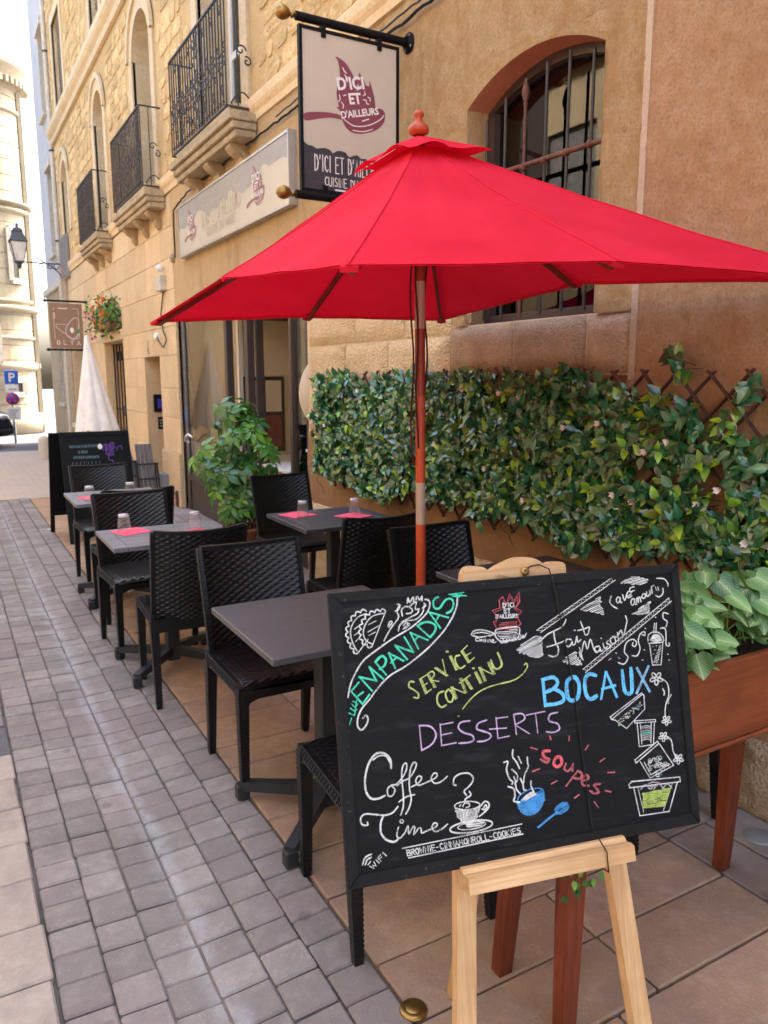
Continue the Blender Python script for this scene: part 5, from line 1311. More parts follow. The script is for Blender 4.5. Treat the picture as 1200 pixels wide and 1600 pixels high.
CHALK = [
('empanada_drawing','w2.8 440 3904 412 3908 389 3914 374 3926 370 3944 374 3967 384 3993 355 3998 332 4006 318 4021 315 4040 323 4063 337 4086 310 4097 289 4109 278 4126 279 4144 290 4165 308 4186 283 4200 264 4216 255 4234 260 4253 276 4272 299 4288 279 4309 266 4331 265 4352 276 4367 298 4379 326 4386 314 4412 307 4435 311 4454 326 4466 349 4473 378 4474 370 4501 369 4526 377 4544 395 4554 419 4554 448 4549 449 4577 456 4601 472 4617 493 4620 517 4610 542 4594 554 4619 569 4638 586 4647 605 4643 625 4629 646 4610|w2.5 440 3904 640 4130|w2.2 435 3946 422 3970 404 4005 384 4046 369 4089 357 4135 347 4185 340 4236 340 4283 348 4325 362 4365 381 4402 402 4436 426 4466 453 4493 483 4516 513 4535 547 4548 585 4557 619 4563 643 4567|w2.8 702 4000 677 3989 654 3982 636 3985 624 3999 618 4022 617 4050 589 4042 563 4041 542 4053 536 4071 539 4098 553 4123 524 4132 502 4144 492 4160 494 4179 509 4199 531 4216 506 4232 489 4251 483 4268 491 4285 511 4300 538 4311 518 4332 506 4354 505 4373 517 4386 540 4395 569 4400 555 4425 550 4449 555 4468 570 4477 595 4480 624 4477 617 4505 617 4529 627 4547 644 4552 670 4549 698 4539 700 4567 709 4591 723 4603 745 4603 769 4591 789 4571 803 4596 817 4615 834 4623 852 4617 870 4601 888 4578 904 4602 920 4619 937 4625 953 4619 970 4602 988 4579|w2.8 702 4000 988 4579|w2.2 705 4041 684 4054 653 4072 621 4094 597 4120 582 4151 570 4187 564 4224 565 4261 572 4298 585 4335 604 4372 626 4406 651 4438 681 4469 715 4496 754 4518 805 4532 866 4540 923 4545 963 4548|w2.2 658 4375 805 4430|w2.2 649 4253 862 4348|w2.2 659 4191 777 4240|w2.2 414 4325 502 4377|w2.2 406 4222 494 4268|w2.2 418 4111 473 4160|w2.8 922 4074 945 4109 977 4160 1015 4216 1052 4268 1094 4316 1140 4363 1183 4408 1210 4448 1216 4481 1207 4509 1194 4535 1190 4561 1199 4589 1216 4617 1233 4643 1241 4662 1236 4674 1223 4679 1208 4681 1199 4683|w2.8 1161 4564 1172 4566 1188 4570 1205 4576 1220 4586 1233 4603 1244 4625 1254 4646 1261 4660|w2.8 1025 4299 1039 4314 1059 4336 1079 4359 1089 4376 1086 4387 1076 4394 1062 4397 1050 4393 1039 4378 1028 4355 1019 4330 1012 4314|w2.8 1285 4469 1281 4490 1276 4522 1273 4555 1278 4581 1294 4600 1317 4615 1344 4626 1370 4628 1396 4621 1426 4606 1451 4587 1468 4569 1473 4553 1470 4536 1461 4521 1449 4509 1429 4504 1403 4503 1378 4503 1360 4504|w2.8 1428 4623 1453 4641 1491 4667 1528 4690 1551 4696 1553 4676 1542 4639 1530 4600 1527 4572 1540 4562 1562 4561 1585 4564 1600 4566|w2.8 1262 4365 1296 4379 1345 4399 1398 4421 1444 4440 1481 4455 1515 4468 1543 4480 1565 4493 1578 4509 1583 4526 1584 4542 1585 4553|w2.8 1193 4221 1198 4240 1204 4267 1214 4296 1230 4321 1253 4339 1282 4355 1315 4369 1351 4379 1393 4383 1439 4382 1486 4382 1528 4390 1565 4408 1600 4433 1630 4462 1654 4491 1671 4523 1681 4558 1688 4591 1693 4614|w2.8 1282 4241 1297 4254 1318 4274 1341 4294 1360 4308 1378 4317 1396 4321 1409 4322 1411 4317 1396 4304 1367 4283 1338 4262 1318 4248|w2.8 1388 4683 1392 4704 1398 4736 1404 4765 1410 4779 1415 4766 1419 4736 1424 4706 1433 4693 1449 4707 1470 4738 1490 4770 1505 4784 1511 4774 1512 4748 1511 4719 1510 4700|w2.8 1553 4724 1557 4743 1561 4771 1567 4796 1574 4807 1583 4793 1594 4764 1606 4734 1618 4719 1631 4728 1646 4751 1659 4775 1667 4785 1669 4772 1667 4747 1663 4719 1661 4701|w2.8 1660 4574 1673 4581 1693 4590 1712 4600 1722 4611 1721 4623 1713 4635 1703 4647 1696 4655|w2.8 1287 4301 1298 4311 1315 4325 1333 4338 1349 4346 1362 4344 1375 4338 1386 4330 1394 4325|w2.8 1459 4453 1534 4474'),
('banner_lines','w3.1 221 3186 231 3224 243 3278 259 3337 278 3391 298 3437 320 3481 345 3525 374 3570 407 3620 443 3673 484 3724 530 3772 582 3813 640 3850 702 3886 768 3924 838 3965 912 4007 989 4049 1068 4090 1151 4129 1240 4168 1325 4205 1399 4240 1459 4273 1508 4303 1552 4332 1594 4362 1636 4393 1675 4425 1710 4457 1740 4488 1763 4521 1780 4553 1792 4584 1800 4612 1802 4638 1799 4662 1792 4682 1783 4699 1768 4709 1750 4715 1731 4718 1719 4721|w3.1 2324 4697 2321 4673 2318 4638 2312 4598 2301 4556 2285 4515 2265 4471 2240 4424 2211 4374 2174 4321 2131 4263 2085 4206 2039 4153 1994 4107 1948 4064 1901 4023 1853 3983 1806 3944 1761 3907 1710 3868 1648 3824 1568 3772 1476 3713 1381 3656 1293 3606 1213 3568 1135 3537 1061 3507 994 3473 934 3435 880 3394 830 3350 781 3306 732 3257 684 3206 639 3155 596 3109 554 3069 513 3034 476 3000 444 2964 418 2926 396 2887 379 2848 366 2811 357 2775 352 2739 352 2706 356 2677 366 2652 382 2630 400 2615 419 2609 439 2617 462 2634 484 2657 503 2680 518 2702 530 2727 539 2752 543 2775 541 2797 534 2820 523 2838 512 2847 498 2844 482 2831 466 2815 455 2805'),
('empanadas_lettering','t4.7 284 3282 464 3043|t4.7 284 3282 425 3415|t4.7 375 3176 486 3242|t4.7 464 3043 595 3185|t4.7 648 3247 443 3508|t4.7 443 3508 736 3407|t4.7 736 3407 629 3657|t4.7 629 3657 858 3428|t4.7 917 3490 740 3727|t4.7 1088 3582 993 3854|t4.7 993 3854 1247 3694|t4.7 1018 3686 1125 3768|t4.7 1316 3709 1117 3971|t4.7 1117 3971 1441 3824|t4.7 1441 3824 1295 4100|t4.7 740 3727 763 3747 796 3777 831 3805 861 3818 885 3813 907 3796 924 3773 933 3750 933 3726 925 3699 913 3672 897 3649 876 3632 850 3618 825 3607 808 3599|t4.3 1967 4741 1954 4737 1937 4732 1918 4726 1902 4717 1890 4704 1879 4689 1871 4672 1866 4654 1864 4634 1866 4611 1871 4588 1878 4570 1888 4557 1902 4546 1917 4539 1932 4536 1948 4537 1964 4541 1981 4549 1997 4560 2011 4575 2025 4594 2038 4614 2053 4632 2069 4648 2085 4663 2103 4676 2120 4686 2140 4692 2160 4695 2180 4695 2197 4691 2212 4682 2226 4668 2237 4652 2243 4633 2245 4611 2242 4587 2237 4561 2230 4539 2220 4519 2209 4501 2195 4485 2180 4472 2160 4461 2138 4453 2116 4447 2102 4443|t4.3 1544 4271 1568 4282 1603 4298 1642 4313 1678 4323 1711 4324 1743 4321 1774 4315 1801 4305 1826 4293 1848 4277 1866 4258 1878 4239 1881 4218 1879 4194 1870 4170 1858 4146 1837 4120 1809 4092 1782 4067 1763 4049|t4.3 1962 4195 1778 4491|t4.3 1778 4491 2127 4364|t4.3 1905 4349 1961 4421|t4.3 1763 4049 1544 4271|t4.3 1532 3873 1406 4167|t4.3 1406 4167 1716 4007|t4.3 1489 4036 1549 4094|t2.8 365 3115 314 2872|t2.8 277 3066 334 2999 383 3053|t2.8 250 2999 316 2937 359 2961|t2.8 217 2922 303 2873|t2.8 258 2830 214 2723|t2.8 346 3085 300 3112|t2.9 2165 4771 2316 4744 2499 4716|t2.9 2203 4774 2318 4770 2453 4783|t2.9 2238 4729 2364 4712 2399 4749|t2.9 2265 4745 2306 4786'),
('service_lettering','y3.1 1411 3310 1397 3315 1376 3322 1353 3327 1336 3324 1324 3309 1313 3286 1307 3261 1310 3239 1325 3221 1349 3205 1377 3189 1401 3172 1422 3155 1443 3137 1460 3119 1472 3100 1476 3080 1475 3058 1470 3039 1460 3027 1444 3026 1422 3032 1401 3041 1386 3047|y2.2 1514 3345 1600 3085|y1.7 1553 3352 1639 3092|y2.4 1532 3349 1618 3088|y2.8 1514 3345 1636 3401|y2.8 1563 3220 1649 3260|y2.8 1600 3085 1711 3147|y2.2 1655 3413 1766 3169|y1.7 1694 3420 1805 3175|y2.4 1673 3417 1784 3172|y2.8 1655 3413 1674 3423 1701 3438 1730 3451 1753 3455 1769 3447 1782 3430 1789 3410 1789 3390 1776 3369 1753 3345 1728 3324 1712 3309|y2.8 1712 3309 1863 3269|y2.2 1801 3508 2007 3345|y1.7 1840 3515 2046 3352|y2.4 1819 3512 2025 3349|y2.8 2007 3345 1961 3640|y2.2 2093 3682 2194 3429|y1.7 2133 3689 2233 3435|y2.4 2111 3686 2212 3432|y4.4 2050 3771 2071 3765|y3.4 2286 3681 2270 3680 2246 3678 2222 3674 2206 3662 2199 3639 2198 3610 2202 3578 2209 3548 2221 3520 2237 3490 2256 3465 2277 3450 2301 3451 2330 3463 2356 3478 2374 3488|y2.2 2321 3743 2438 3532|y1.7 2361 3750 2479 3539|y2.4 2340 3746 2457 3536|y2.8 2321 3743 2444 3835|y2.8 2384 3651 2501 3701|y2.8 2438 3532 2561 3610'),
('continu_lettering','y3.7 1939 3087 1917 3082 1886 3077 1855 3066 1831 3049 1818 3021 1809 2984 1806 2946 1809 2912 1819 2882 1835 2853 1855 2829 1876 2815 1900 2814 1929 2824 1955 2836 1974 2845|y3.7 2030 3110 2017 3099 1998 3084 1980 3065 1971 3041 1972 3009 1981 2969 1994 2932 2008 2905 2026 2891 2047 2885 2069 2886 2085 2896 2098 2916 2108 2946 2114 2980 2112 3010 2100 3038 2079 3066 2057 3091 2042 3108|y2.2 2145 2922 2081 3140|y1.7 2184 2929 2120 3147|y2.4 2163 2925 2099 3144|y2.2 2333 3007 2254 3270|y1.7 2373 3013 2293 3276|y2.4 2351 3010 2272 3273|y3.1 2081 3140 2333 3007|y3.1 2248 3197 2457 3309|y2.2 2337 3252 2450 3061|y1.7 2377 3258 2490 3067|y2.4 2356 3255 2468 3064|y2.2 2543 3350 2633 3141|y1.7 2583 3357 2674 3148|y2.4 2562 3354 2652 3145|y4.4 2517 3427 2538 3421|y2.2 2716 3171 2632 3426|y1.7 2756 3178 2672 3432|y2.4 2735 3175 2651 3429|y2.2 2897 3271 2804 3498|y1.7 2938 3277 2845 3505|y2.4 2916 3274 2823 3502|y3.1 2632 3426 2897 3271|y4.0 2875 3533 2882 3507 2891 3469 2903 3430 2917 3400 2934 3381 2955 3368 2977 3361 2998 3362 3021 3371 3047 3386 3069 3408 3079 3439 3072 3487 3052 3548 3030 3607 3015 3647|y2.5 3221 3108 3156 3103 3063 3096 2963 3088 2875 3076 2804 3063 2739 3047 2679 3028 2623 3006 2569 2981 2521 2952 2474 2921 2430 2888 2383 2848 2335 2803 2294 2762 2266 2733|y2.5 3001 3096 3054 3100 3132 3106 3216 3115 3287 3128 3343 3146 3392 3169 3436 3195 3474 3221 3508 3251 3537 3283 3560 3315 3574 3341 3578 3363 3573 3381 3563 3395 3554 3402 3545 3401 3534 3392 3523 3381 3516 3374|y2.8 2175 2624 2188 2619'),
('desserts_lettering','l3.4 1448 2549 1459 2120|l3.4 1830 2528 1830 2152|l3.4 1829 2514 2068 2525|l3.4 1829 2333 2030 2348|l3.4 1830 2152 2100 2166|l3.4 2890 2505 2897 2135|l3.4 2889 2491 3113 2491|l3.4 2751 2318 3075 2296|l3.4 2897 2135 3115 2148|l3.4 1448 2549 1487 2545 1543 2539 1603 2528 1650 2509 1685 2479 1714 2441 1734 2399 1742 2358 1736 2318 1718 2277 1690 2237 1656 2204 1610 2176 1552 2152 1497 2133 1459 2120|l3.4 2390 2512 2356 2513 2307 2515 2256 2514 2217 2506 2192 2489 2174 2466 2165 2440 2165 2415 2178 2390 2201 2364 2231 2340 2263 2318 2299 2300 2341 2286 2380 2273 2409 2256 2427 2235 2436 2210 2438 2187 2433 2169 2420 2156 2399 2148 2372 2142 2339 2139 2295 2139 2240 2143 2189 2147 2153 2150|l3.4 2709 2485 2677 2480 2630 2473 2583 2463 2547 2450 2525 2429 2510 2404 2505 2378 2509 2356 2527 2339 2558 2325 2593 2312 2626 2298 2659 2284 2692 2270 2723 2255 2745 2240 2758 2222 2764 2203 2763 2184 2754 2168 2736 2154 2708 2142 2676 2133 2643 2126 2608 2124 2568 2126 2531 2129 2506 2131|l3.2 3236 2516 3259 2157|l3.2 3249 2330 3508 2140|l3.2 3483 2476 3846 2495|l3.2 3663 2479 3677 2134|l3.2 3236 2516 3267 2518 3313 2521 3360 2521 3396 2512 3421 2493 3441 2466 3449 2436 3441 2409 3405 2386 3348 2363 3289 2344 3249 2330|l3.2 4105 2447 4074 2445 4029 2444 3983 2439 3949 2427 3929 2404 3916 2374 3912 2342 3921 2315 3951 2296 3997 2280 4045 2264 4080 2246 4101 2221 4115 2192 4120 2165 4115 2142 4096 2126 4066 2112 4029 2103 3994 2099 3956 2102 3914 2111 3877 2121 3850 2128'),
('flame_drawing','r2.7 3043 4058 2980 4202 3085 4273 2972 4410 3124 4443 3123 4581 3191 4645 3255 4500 3333 4679 3410 4545 3525 4698 3523 4523 3437 4414 3546 4346 3449 4251 3514 4117 3394 4047|r1.7 3015 4176 3072 4263 3006 4373 3160 4416 3198 4575 3252 4466 3340 4620 3406 4499 3492 4619 3482 4492 3398 4406 3493 4328|r1.9 3120 4170 3425 4171 3432 4144 3094 4143 3084 4117 3429 4117 3409 4090 3047 4090 3078 4063 3414 4063 3396 4036 3204 4037'),
('pan_drawing','w2.5 2535 4019 2542 4031 2551 4047 2565 4064 2586 4077 2616 4085 2653 4091 2696 4092 2741 4087 2795 4073 2857 4052 2914 4028 2951 4010 2967 3997 2967 3987 2952 3979 2923 3972 2873 3966 2803 3962 2729 3960 2669 3963 2624 3974 2586 3991 2557 4008 2535 4019|w2.5 2583 4034 2610 4037 2650 4041 2695 4044 2737 4042 2779 4034 2822 4021 2861 4008 2888 3999|w2.8 3009 4060 3032 4064 3063 4070 3104 4076 3153 4079 3220 4081 3302 4082 3381 4080 3438 4071 3467 4054 3478 4030 3478 4003 3473 3976 3467 3945 3454 3912 3434 3881 3402 3858 3352 3846 3287 3841 3222 3841 3169 3842 3133 3843 3106 3845 3085 3851 3064 3863 3042 3881 3021 3905 3005 3931 2994 3957 2992 3985 2997 4015 3005 4042 3009 4060|w2.1 3281 4036 3428 4031 3431 4002 3028 4015 3016 3987 3408 3973 3434 3943 3042 3957 3075 3927 3396 3916 3390 3887 3089 3898'),
('flame_lettering','w2.5 3191 4447 3190 4522|w2.5 3191 4525 3225 4515 3240 4483 3225 4451 3189 4443|w2.5 3265 4518 3261 4503|w2.5 3296 4442 3297 4521|w2.5 3372 4504 3353 4515 3335 4508 3327 4478 3333 4449 3355 4439 3374 4449|w2.5 3399 4434 3398 4513|w2.5 3251 4415 3203 4420 3202 4344 3251 4343|w2.5 3206 4382 3243 4383|w2.5 3273 4414 3323 4412|w2.5 3300 4412 3295 4340|w2.1 3032 4267 3037 4330|w2.1 3036 4330 3059 4327 3072 4300 3058 4273 3034 4265|w2.1 3089 4330 3088 4313|w2.1 3105 4263 3128 4325 3143 4260|w2.1 3112 4284 3135 4284|w2.1 3163 4260 3165 4322|w2.1 3185 4321 3180 4258 3214 4254|w2.1 3233 4320 3232 4253 3266 4252|w2.1 3315 4313 3282 4317 3278 4252 3314 4247|w2.1 3282 4285 3309 4285|w2.1 3329 4314 3329 4264 3334 4249 3347 4246 3358 4247 3365 4262 3367 4311|w2.1 3377 4244 3378 4309 3406 4306 3410 4292 3403 4278 3377 4278|w2.1 3391 4277 3411 4242|w2.1 3462 4295 3446 4305 3433 4297 3432 4283 3445 4275 3458 4262 3461 4248 3444 4240 3428 4252'),
('cuisine_du_monde_lettering','w1.9 2667 3940 2658 3944 2645 3949 2631 3952 2622 3951 2617 3942 2614 3928 2615 3913 2618 3903 2627 3898 2641 3896 2654 3896 2664 3895|w1.9 2691 3927 2691 3918 2690 3904 2691 3892 2694 3886 2701 3892 2711 3905 2720 3917 2727 3923 2730 3917 2731 3905 2731 3892 2730 3883|w1.9 2758 3914 2761 3874|w1.9 2807 3915 2800 3913 2789 3909 2779 3905 2775 3901 2781 3896 2793 3891 2805 3885 2810 3880 2806 3876 2797 3872 2786 3869 2778 3866|w1.9 2837 3901 2839 3854|w1.9 2864 3852 2864 3861 2864 3875 2865 3889 2868 3897 2874 3900 2883 3898 2892 3894 2898 3889 2901 3880 2901 3868 2901 3856 2901 3848|w1.9 2927 3863 2934 3864 2944 3865 2953 3868 2959 3871 2958 3878 2954 3886 2948 3894 2942 3896 2935 3890 2927 3880 2921 3868 2920 3858 2926 3850 2937 3844 2950 3839 2962 3836 2974 3837 2987 3841 2999 3846 3007 3849|w1.9 3125 3848 3116 3848 3102 3846 3089 3845 3081 3841 3080 3836 3085 3828 3091 3821 3098 3817 3105 3815 3114 3815 3123 3818 3130 3825 3134 3841 3138 3864 3140 3885 3142 3893 3142 3881 3142 3857 3141 3830 3141 3812|w1.9 3163 3850 3164 3841 3166 3827 3168 3815 3172 3809 3180 3815 3190 3828 3200 3840 3207 3846 3210 3840 3210 3828 3210 3814 3210 3805|w2.1 3196 3823 3197 3834 3200 3850 3203 3864 3207 3871 3212 3864 3218 3849 3224 3833 3231 3826 3239 3833 3248 3849 3256 3864 3264 3872 3270 3867 3275 3854 3279 3840 3282 3831|w2.1 3320 3866 3315 3863 3307 3859 3300 3854 3297 3849 3301 3842 3308 3835 3317 3829 3324 3826 3331 3829 3339 3836 3345 3844 3348 3850 3344 3855 3335 3860 3326 3863 3320 3866|w2.1 3367 3829 3367 3839 3367 3854 3368 3867 3371 3874 3378 3869 3387 3856 3397 3843 3404 3838 3408 3845 3411 3858 3413 3873 3415 3883|w2.1 3465 3884 3459 3883 3450 3881 3441 3879 3436 3874 3435 3866 3438 3856 3442 3846 3447 3840 3454 3840 3462 3842 3471 3848 3477 3857 3482 3874 3486 3898 3489 3919 3491 3928 3492 3917 3492 3893 3491 3867 3491 3849|w2.1 3515 3873 3523 3876 3535 3880 3546 3884 3552 3889 3551 3895 3546 3903 3539 3910 3532 3911 3525 3903 3515 3890 3508 3876 3507 3867 3514 3863 3528 3861 3543 3862 3558 3869 3571 3884 3586 3906 3598 3928 3607 3943'),
('fait_maison_band','w2.5 3817 3975 5434 4801|w2.5 3893 3928 5514 4754|w1.4 3817 3975 3939 3951 3909 4022 4032 3999 4002 4069 4125 4046 4095 4117 4218 4094 4188 4165 4312 4141 4282 4213 4406 4189 4376 4261 4501 4237 4470 4309 4595 4286 4565 4357 4691 4334 4660 4406 4786 4383 4755 4455 4882 4432 4851 4504 4978 4481 4947 4553 5075 4530 5044 4602 5172 4579 5141 4652 5269 4629 5238 4701 5367 4679 5336 4751 5465 4729 5434 4801|w2.5 4689 3169 6641 4320|w2.5 4736 3103 6691 4253|w1.4 4689 3169 4779 3128 4775 3219 4865 3179 4861 3270 4951 3229 4947 3321 5037 3280 5033 3372 5124 3331 5120 3423 5211 3382 5207 3474 5298 3434 5294 3526 5386 3485 5382 3577 5474 3537 5470 3629 5562 3589 5558 3681 5650 3641 5646 3733 5739 3693 5735 3786 5828 3746 5824 3838 5918 3798 5914 3891 6008 3851 6004 3944 6098 3904 6094 3997 6188 3957 6184 4051 6279 4011 6275 4104 6370 4064 6366 4158 6461 4118 6457 4212 6553 4172 6549 4266 6645 4226 6641 4320|w2.8 3475 3732 3770 3864 3840 3864 3391 3664 3420 3646 3883 3852 3887 3824 3454 3631 3438 3593 3851 3777 3901 3768 3505 3592 3523 3570 3913 3742 3879 3697 3585 3567 3608 3546 3895 3673 3889 3640 3620 3521 3674 3514 3892 3610 3886 3577 3709 3499 3758 3489 3897 3551 3900 3521 3800 3477|w2.8 5072 4437 5169 4468 5158 4430 4880 4343 4738 4264 5156 4396 5188 4372 4783 4245 4858 4235 5138 4322 5151 4293 4926 4222 4977 4205 5173 4266 5202 4241 5033 4188 5093 4173 5194 4205 5207 4175 5142 4155 5190 4136 5211 4142|w2.8 4351 3417 4553 3497 4593 3481 4291 3362 4313 3339 4571 3441 4569 3408 4369 3330 4377 3302 4610 3393 4608 3360 4441 3295 4488 3282 4646 3344 4646 3312 4538 3270 4593 3260 4659 3285 4674 3260 4655 3252|w2.8 5853 4786 5939 4806 5963 4786 5720 4730 5626 4683 6018 4774 6048 4757 5702 4676 5818 4678 6104 4745 6146 4729 5833 4657 5882 4644 6198 4717 6223 4697 5959 4637 6030 4628 6190 4665|w2.8 6162 4269 6224 4288 6233 4267 6043 4209 5949 4157 6199 4233 6181 4204 5799 4087 5890 4091 6189 4182 6197 4161 5911 4074 5960 4065 6198 4138 6174 4107 6017 4059 6126 4068 6180 4085'),
('fait_maison_lettering','w2.8 3845 3757 3875 3779 3918 3812 3966 3846 4009 3873 4046 3891 4082 3903 4117 3914 4153 3926 4193 3938 4234 3951 4273 3964 4306 3977 4330 3991 4349 4006 4364 4021 4378 4037 4392 4058 4405 4081 4415 4102 4422 4117|w2.8 4152 3916 4154 3883 4156 3837 4160 3786 4167 3741 4180 3703 4197 3668 4213 3635 4221 3603 4221 3571 4214 3539 4203 3511 4189 3490 4170 3475 4147 3467 4122 3463 4098 3463 4075 3468 4050 3479 4028 3490 4013 3498|w2.8 3990 3653 4015 3656 4050 3660 4091 3665 4131 3672 4174 3680 4221 3691 4265 3702 4301 3711 4326 3719 4344 3727 4357 3733 4366 3738|w2.8 4500 3734 4482 3740 4454 3748 4426 3754 4405 3751 4390 3733 4379 3706 4373 3676 4374 3654 4384 3636 4403 3622 4425 3613 4445 3613 4463 3629 4483 3657 4500 3685 4512 3700 4514 3693 4510 3675 4505 3653 4507 3640 4518 3635 4534 3633 4552 3637 4568 3650 4582 3682 4596 3728 4608 3769 4617 3790 4620 3776 4619 3740 4618 3702 4623 3678 4637 3678 4658 3690 4679 3705 4693 3715|w2.8 4716 4049 4723 4025 4734 3991 4746 3952 4757 3917 4765 3883 4773 3847 4781 3816 4791 3796 4805 3788 4822 3790 4839 3799 4853 3813 4865 3836 4875 3868 4884 3900 4890 3921|w2.8 4641 3888 4669 3891 4708 3896 4750 3902 4786 3907 4815 3914 4842 3921 4864 3928 4879 3932|w3.2 4570 3902 4587 3897|w2.8 4705 3345 4696 3355 4683 3370 4669 3388 4658 3407 4652 3428 4648 3453 4645 3476 4643 3492|w2.8 4692 3487 4706 3530 4726 3593 4747 3652 4766 3681 4779 3658 4789 3604 4799 3548 4812 3525 4829 3554 4850 3615 4870 3676 4889 3702 4905 3676 4920 3620 4934 3556 4947 3511 4960 3489 4974 3479 4985 3475 4993 3472|w2.8 5065 3556 5046 3555 5019 3554 4991 3551 4973 3542 4966 3521 4965 3493 4970 3466 4980 3450 4995 3447 5018 3453 5041 3464 5058 3475 5067 3490 5073 3509 5075 3525 5078 3531 5080 3520 5081 3497 5082 3473 5087 3459 5097 3458 5111 3465 5125 3475 5135 3481|w2.8 5146 3602 5150 3580 5157 3547 5165 3516 5175 3497 5188 3497 5205 3508 5221 3522 5231 3532|w2.8 5257 3638 5248 3630 5235 3618 5224 3606 5222 3594 5235 3584 5259 3574 5282 3564 5295 3552 5292 3536 5281 3517 5265 3499 5251 3489 5235 3490 5218 3498 5203 3509 5192 3516|w2.8 5378 3704 5362 3697 5340 3687 5317 3675 5305 3660 5304 3639 5310 3612 5322 3587 5335 3572 5354 3569 5378 3574 5400 3585 5415 3598 5418 3617 5414 3641 5407 3666 5399 3685 5389 3696 5375 3703 5364 3707 5363 3709 5379 3706 5406 3699 5434 3691 5454 3686|w2.8 5462 3774 5480 3636|w2.8 5472 3711 5487 3733 5509 3765 5532 3794 5550 3806 5561 3787 5568 3747 5576 3710 5587 3700 5605 3729 5628 3783 5650 3843 5667 3890 5678 3920 5686 3942 5690 3961 5691 3981 5688 4005 5681 4030 5673 4053 5668 4068|w2.5 4643 3492 4682 3380|w2.5 4651 3575 4704 3335|w2.8 5109 3700 5124 3696'),
('avec_amour_lettering','w2.8 5398 4462 5389 4442 5376 4413 5364 4381 5361 4353 5369 4329 5385 4307 5404 4287 5423 4269 5444 4253 5467 4239 5489 4228 5504 4220|w2.8 5591 4411 5582 4416 5569 4423 5555 4428 5542 4429 5531 4424 5520 4415 5510 4404 5504 4391 5502 4376 5503 4357 5507 4340 5514 4329 5523 4325 5536 4325 5550 4330 5561 4338 5571 4356 5580 4380 5587 4402 5591 4411 5591 4400 5587 4375 5583 4348 5584 4330 5590 4323 5601 4323 5611 4325 5618 4327|w2.8 5643 4468 5649 4443 5658 4404 5668 4370 5680 4355 5694 4373 5711 4411 5727 4453 5738 4481|w2.8 5740 4419 5758 4427 5783 4440 5808 4454 5823 4467 5825 4481 5818 4496 5807 4509 5796 4517 5786 4519 5774 4516 5761 4509 5752 4500 5744 4488 5738 4472 5734 4455 5734 4440 5739 4426 5746 4412 5757 4401 5769 4396 5787 4400 5808 4410 5829 4423 5843 4431|w2.8 5906 4598 5888 4595 5862 4592 5836 4586 5818 4578 5808 4562 5803 4541 5804 4521 5811 4509 5830 4508 5859 4515 5888 4523 5908 4529|w2.8 5892 4364 5883 4367 5871 4370 5857 4371 5845 4369 5834 4360 5823 4347 5814 4332 5809 4317 5809 4300 5812 4280 5819 4263 5826 4253 5837 4251 5851 4255 5865 4264 5876 4276 5883 4298 5887 4328 5890 4354 5892 4364 5892 4351 5891 4322 5890 4290 5891 4268 5895 4261 5902 4261 5909 4264 5914 4266|w2.8 5929 4258 5930 4278 5930 4308 5932 4339 5935 4361 5940 4374 5948 4382 5955 4384 5960 4379 5963 4360 5964 4330 5965 4301 5967 4289 5971 4300 5974 4327 5979 4356 5984 4377 5990 4388 5998 4394 6006 4395 6012 4389 6018 4371 6022 4344 6025 4316 6027 4297|w2.8 6081 4445 6074 4432 6062 4412 6053 4393 6051 4378 6061 4370 6079 4364 6098 4362 6113 4366 6123 4379 6132 4398 6136 4419 6136 4433 6126 4440 6110 4443 6093 4444 6081 4445|w2.8 6164 4479 6162 4464 6160 4442 6159 4420 6160 4403 6166 4395 6175 4390 6185 4390 6195 4394 6205 4402 6216 4415 6225 4431 6232 4446 6235 4464 6235 4486 6234 4504 6234 4508 6236 4493 6239 4463 6243 4431 6245 4410|w2.8 6283 4435 6282 4458 6280 4493 6278 4528 6278 4553 6280 4565 6282 4570 6286 4571 6292 4573 6302 4576 6315 4579 6328 4581 6337 4583|w2.8 6370 4549 6383 4482|w2.8 6418 4548 6432 4485|w2.8 6355 4394 6368 4385 6388 4373 6410 4362 6431 4359 6454 4366 6478 4378 6501 4395 6517 4415 6525 4440 6528 4470 6527 4499 6527 4518|w2.8 6410 4716 6438 4714 6479 4711 6522 4706 6557 4698 6583 4683 6604 4665 6621 4644 6634 4625 6643 4605 6646 4583 6647 4564 6647 4550'),
('drink_drawing','w2.8 6106 3545 6107 3566 6108 3596 6113 3628 6124 3654 6144 3672 6171 3688 6202 3699 6232 3705 6263 3705 6297 3701 6329 3692 6357 3679 6383 3661 6406 3638 6424 3612 6436 3588 6446 3563 6452 3536 6447 3512 6419 3496 6355 3491 6263 3494 6172 3500 6110 3503|w2.8 6133 3501 6160 3085|w2.8 6160 3085 6346 3072|w2.8 6346 3072 6426 3485|w2.8 6238 3687 6280 3866|w2.8 6290 3682 6320 3870|w2.8 6228 3644 6270 3649 6343 3642 6209 3625 6196 3607 6357 3628 6370 3613 6186 3589 6153 3569 6369 3596 6394 3583 6162 3553 6200 3542 6391 3566 6404 3552 6209 3527 6246 3515 6407 3536|w1.4 6353 3437 6365 3440 6378 3419 6338 3411 6324 3385 6372 3395 6362 3370 6314 3360 6296 3333 6357 3345 6348 3321 6281 3307 6271 3282 6336 3295 6330 3270 6254 3255 6245 3230 6316 3244 6311 3220 6227 3203 6213 3177 6299 3195 6293 3170 6195 3150 6188 3126 6278 3144 6276 3120 6239 3113|w2.1 6192 3433 6204 3430|w2.1 6233 3367 6245 3363|w2.1 6195 3295 6206 3292|w2.1 6272 3442 6284 3439|w2.1 6295 3181 6307 3177|w2.1 6235 3222 6247 3218'),
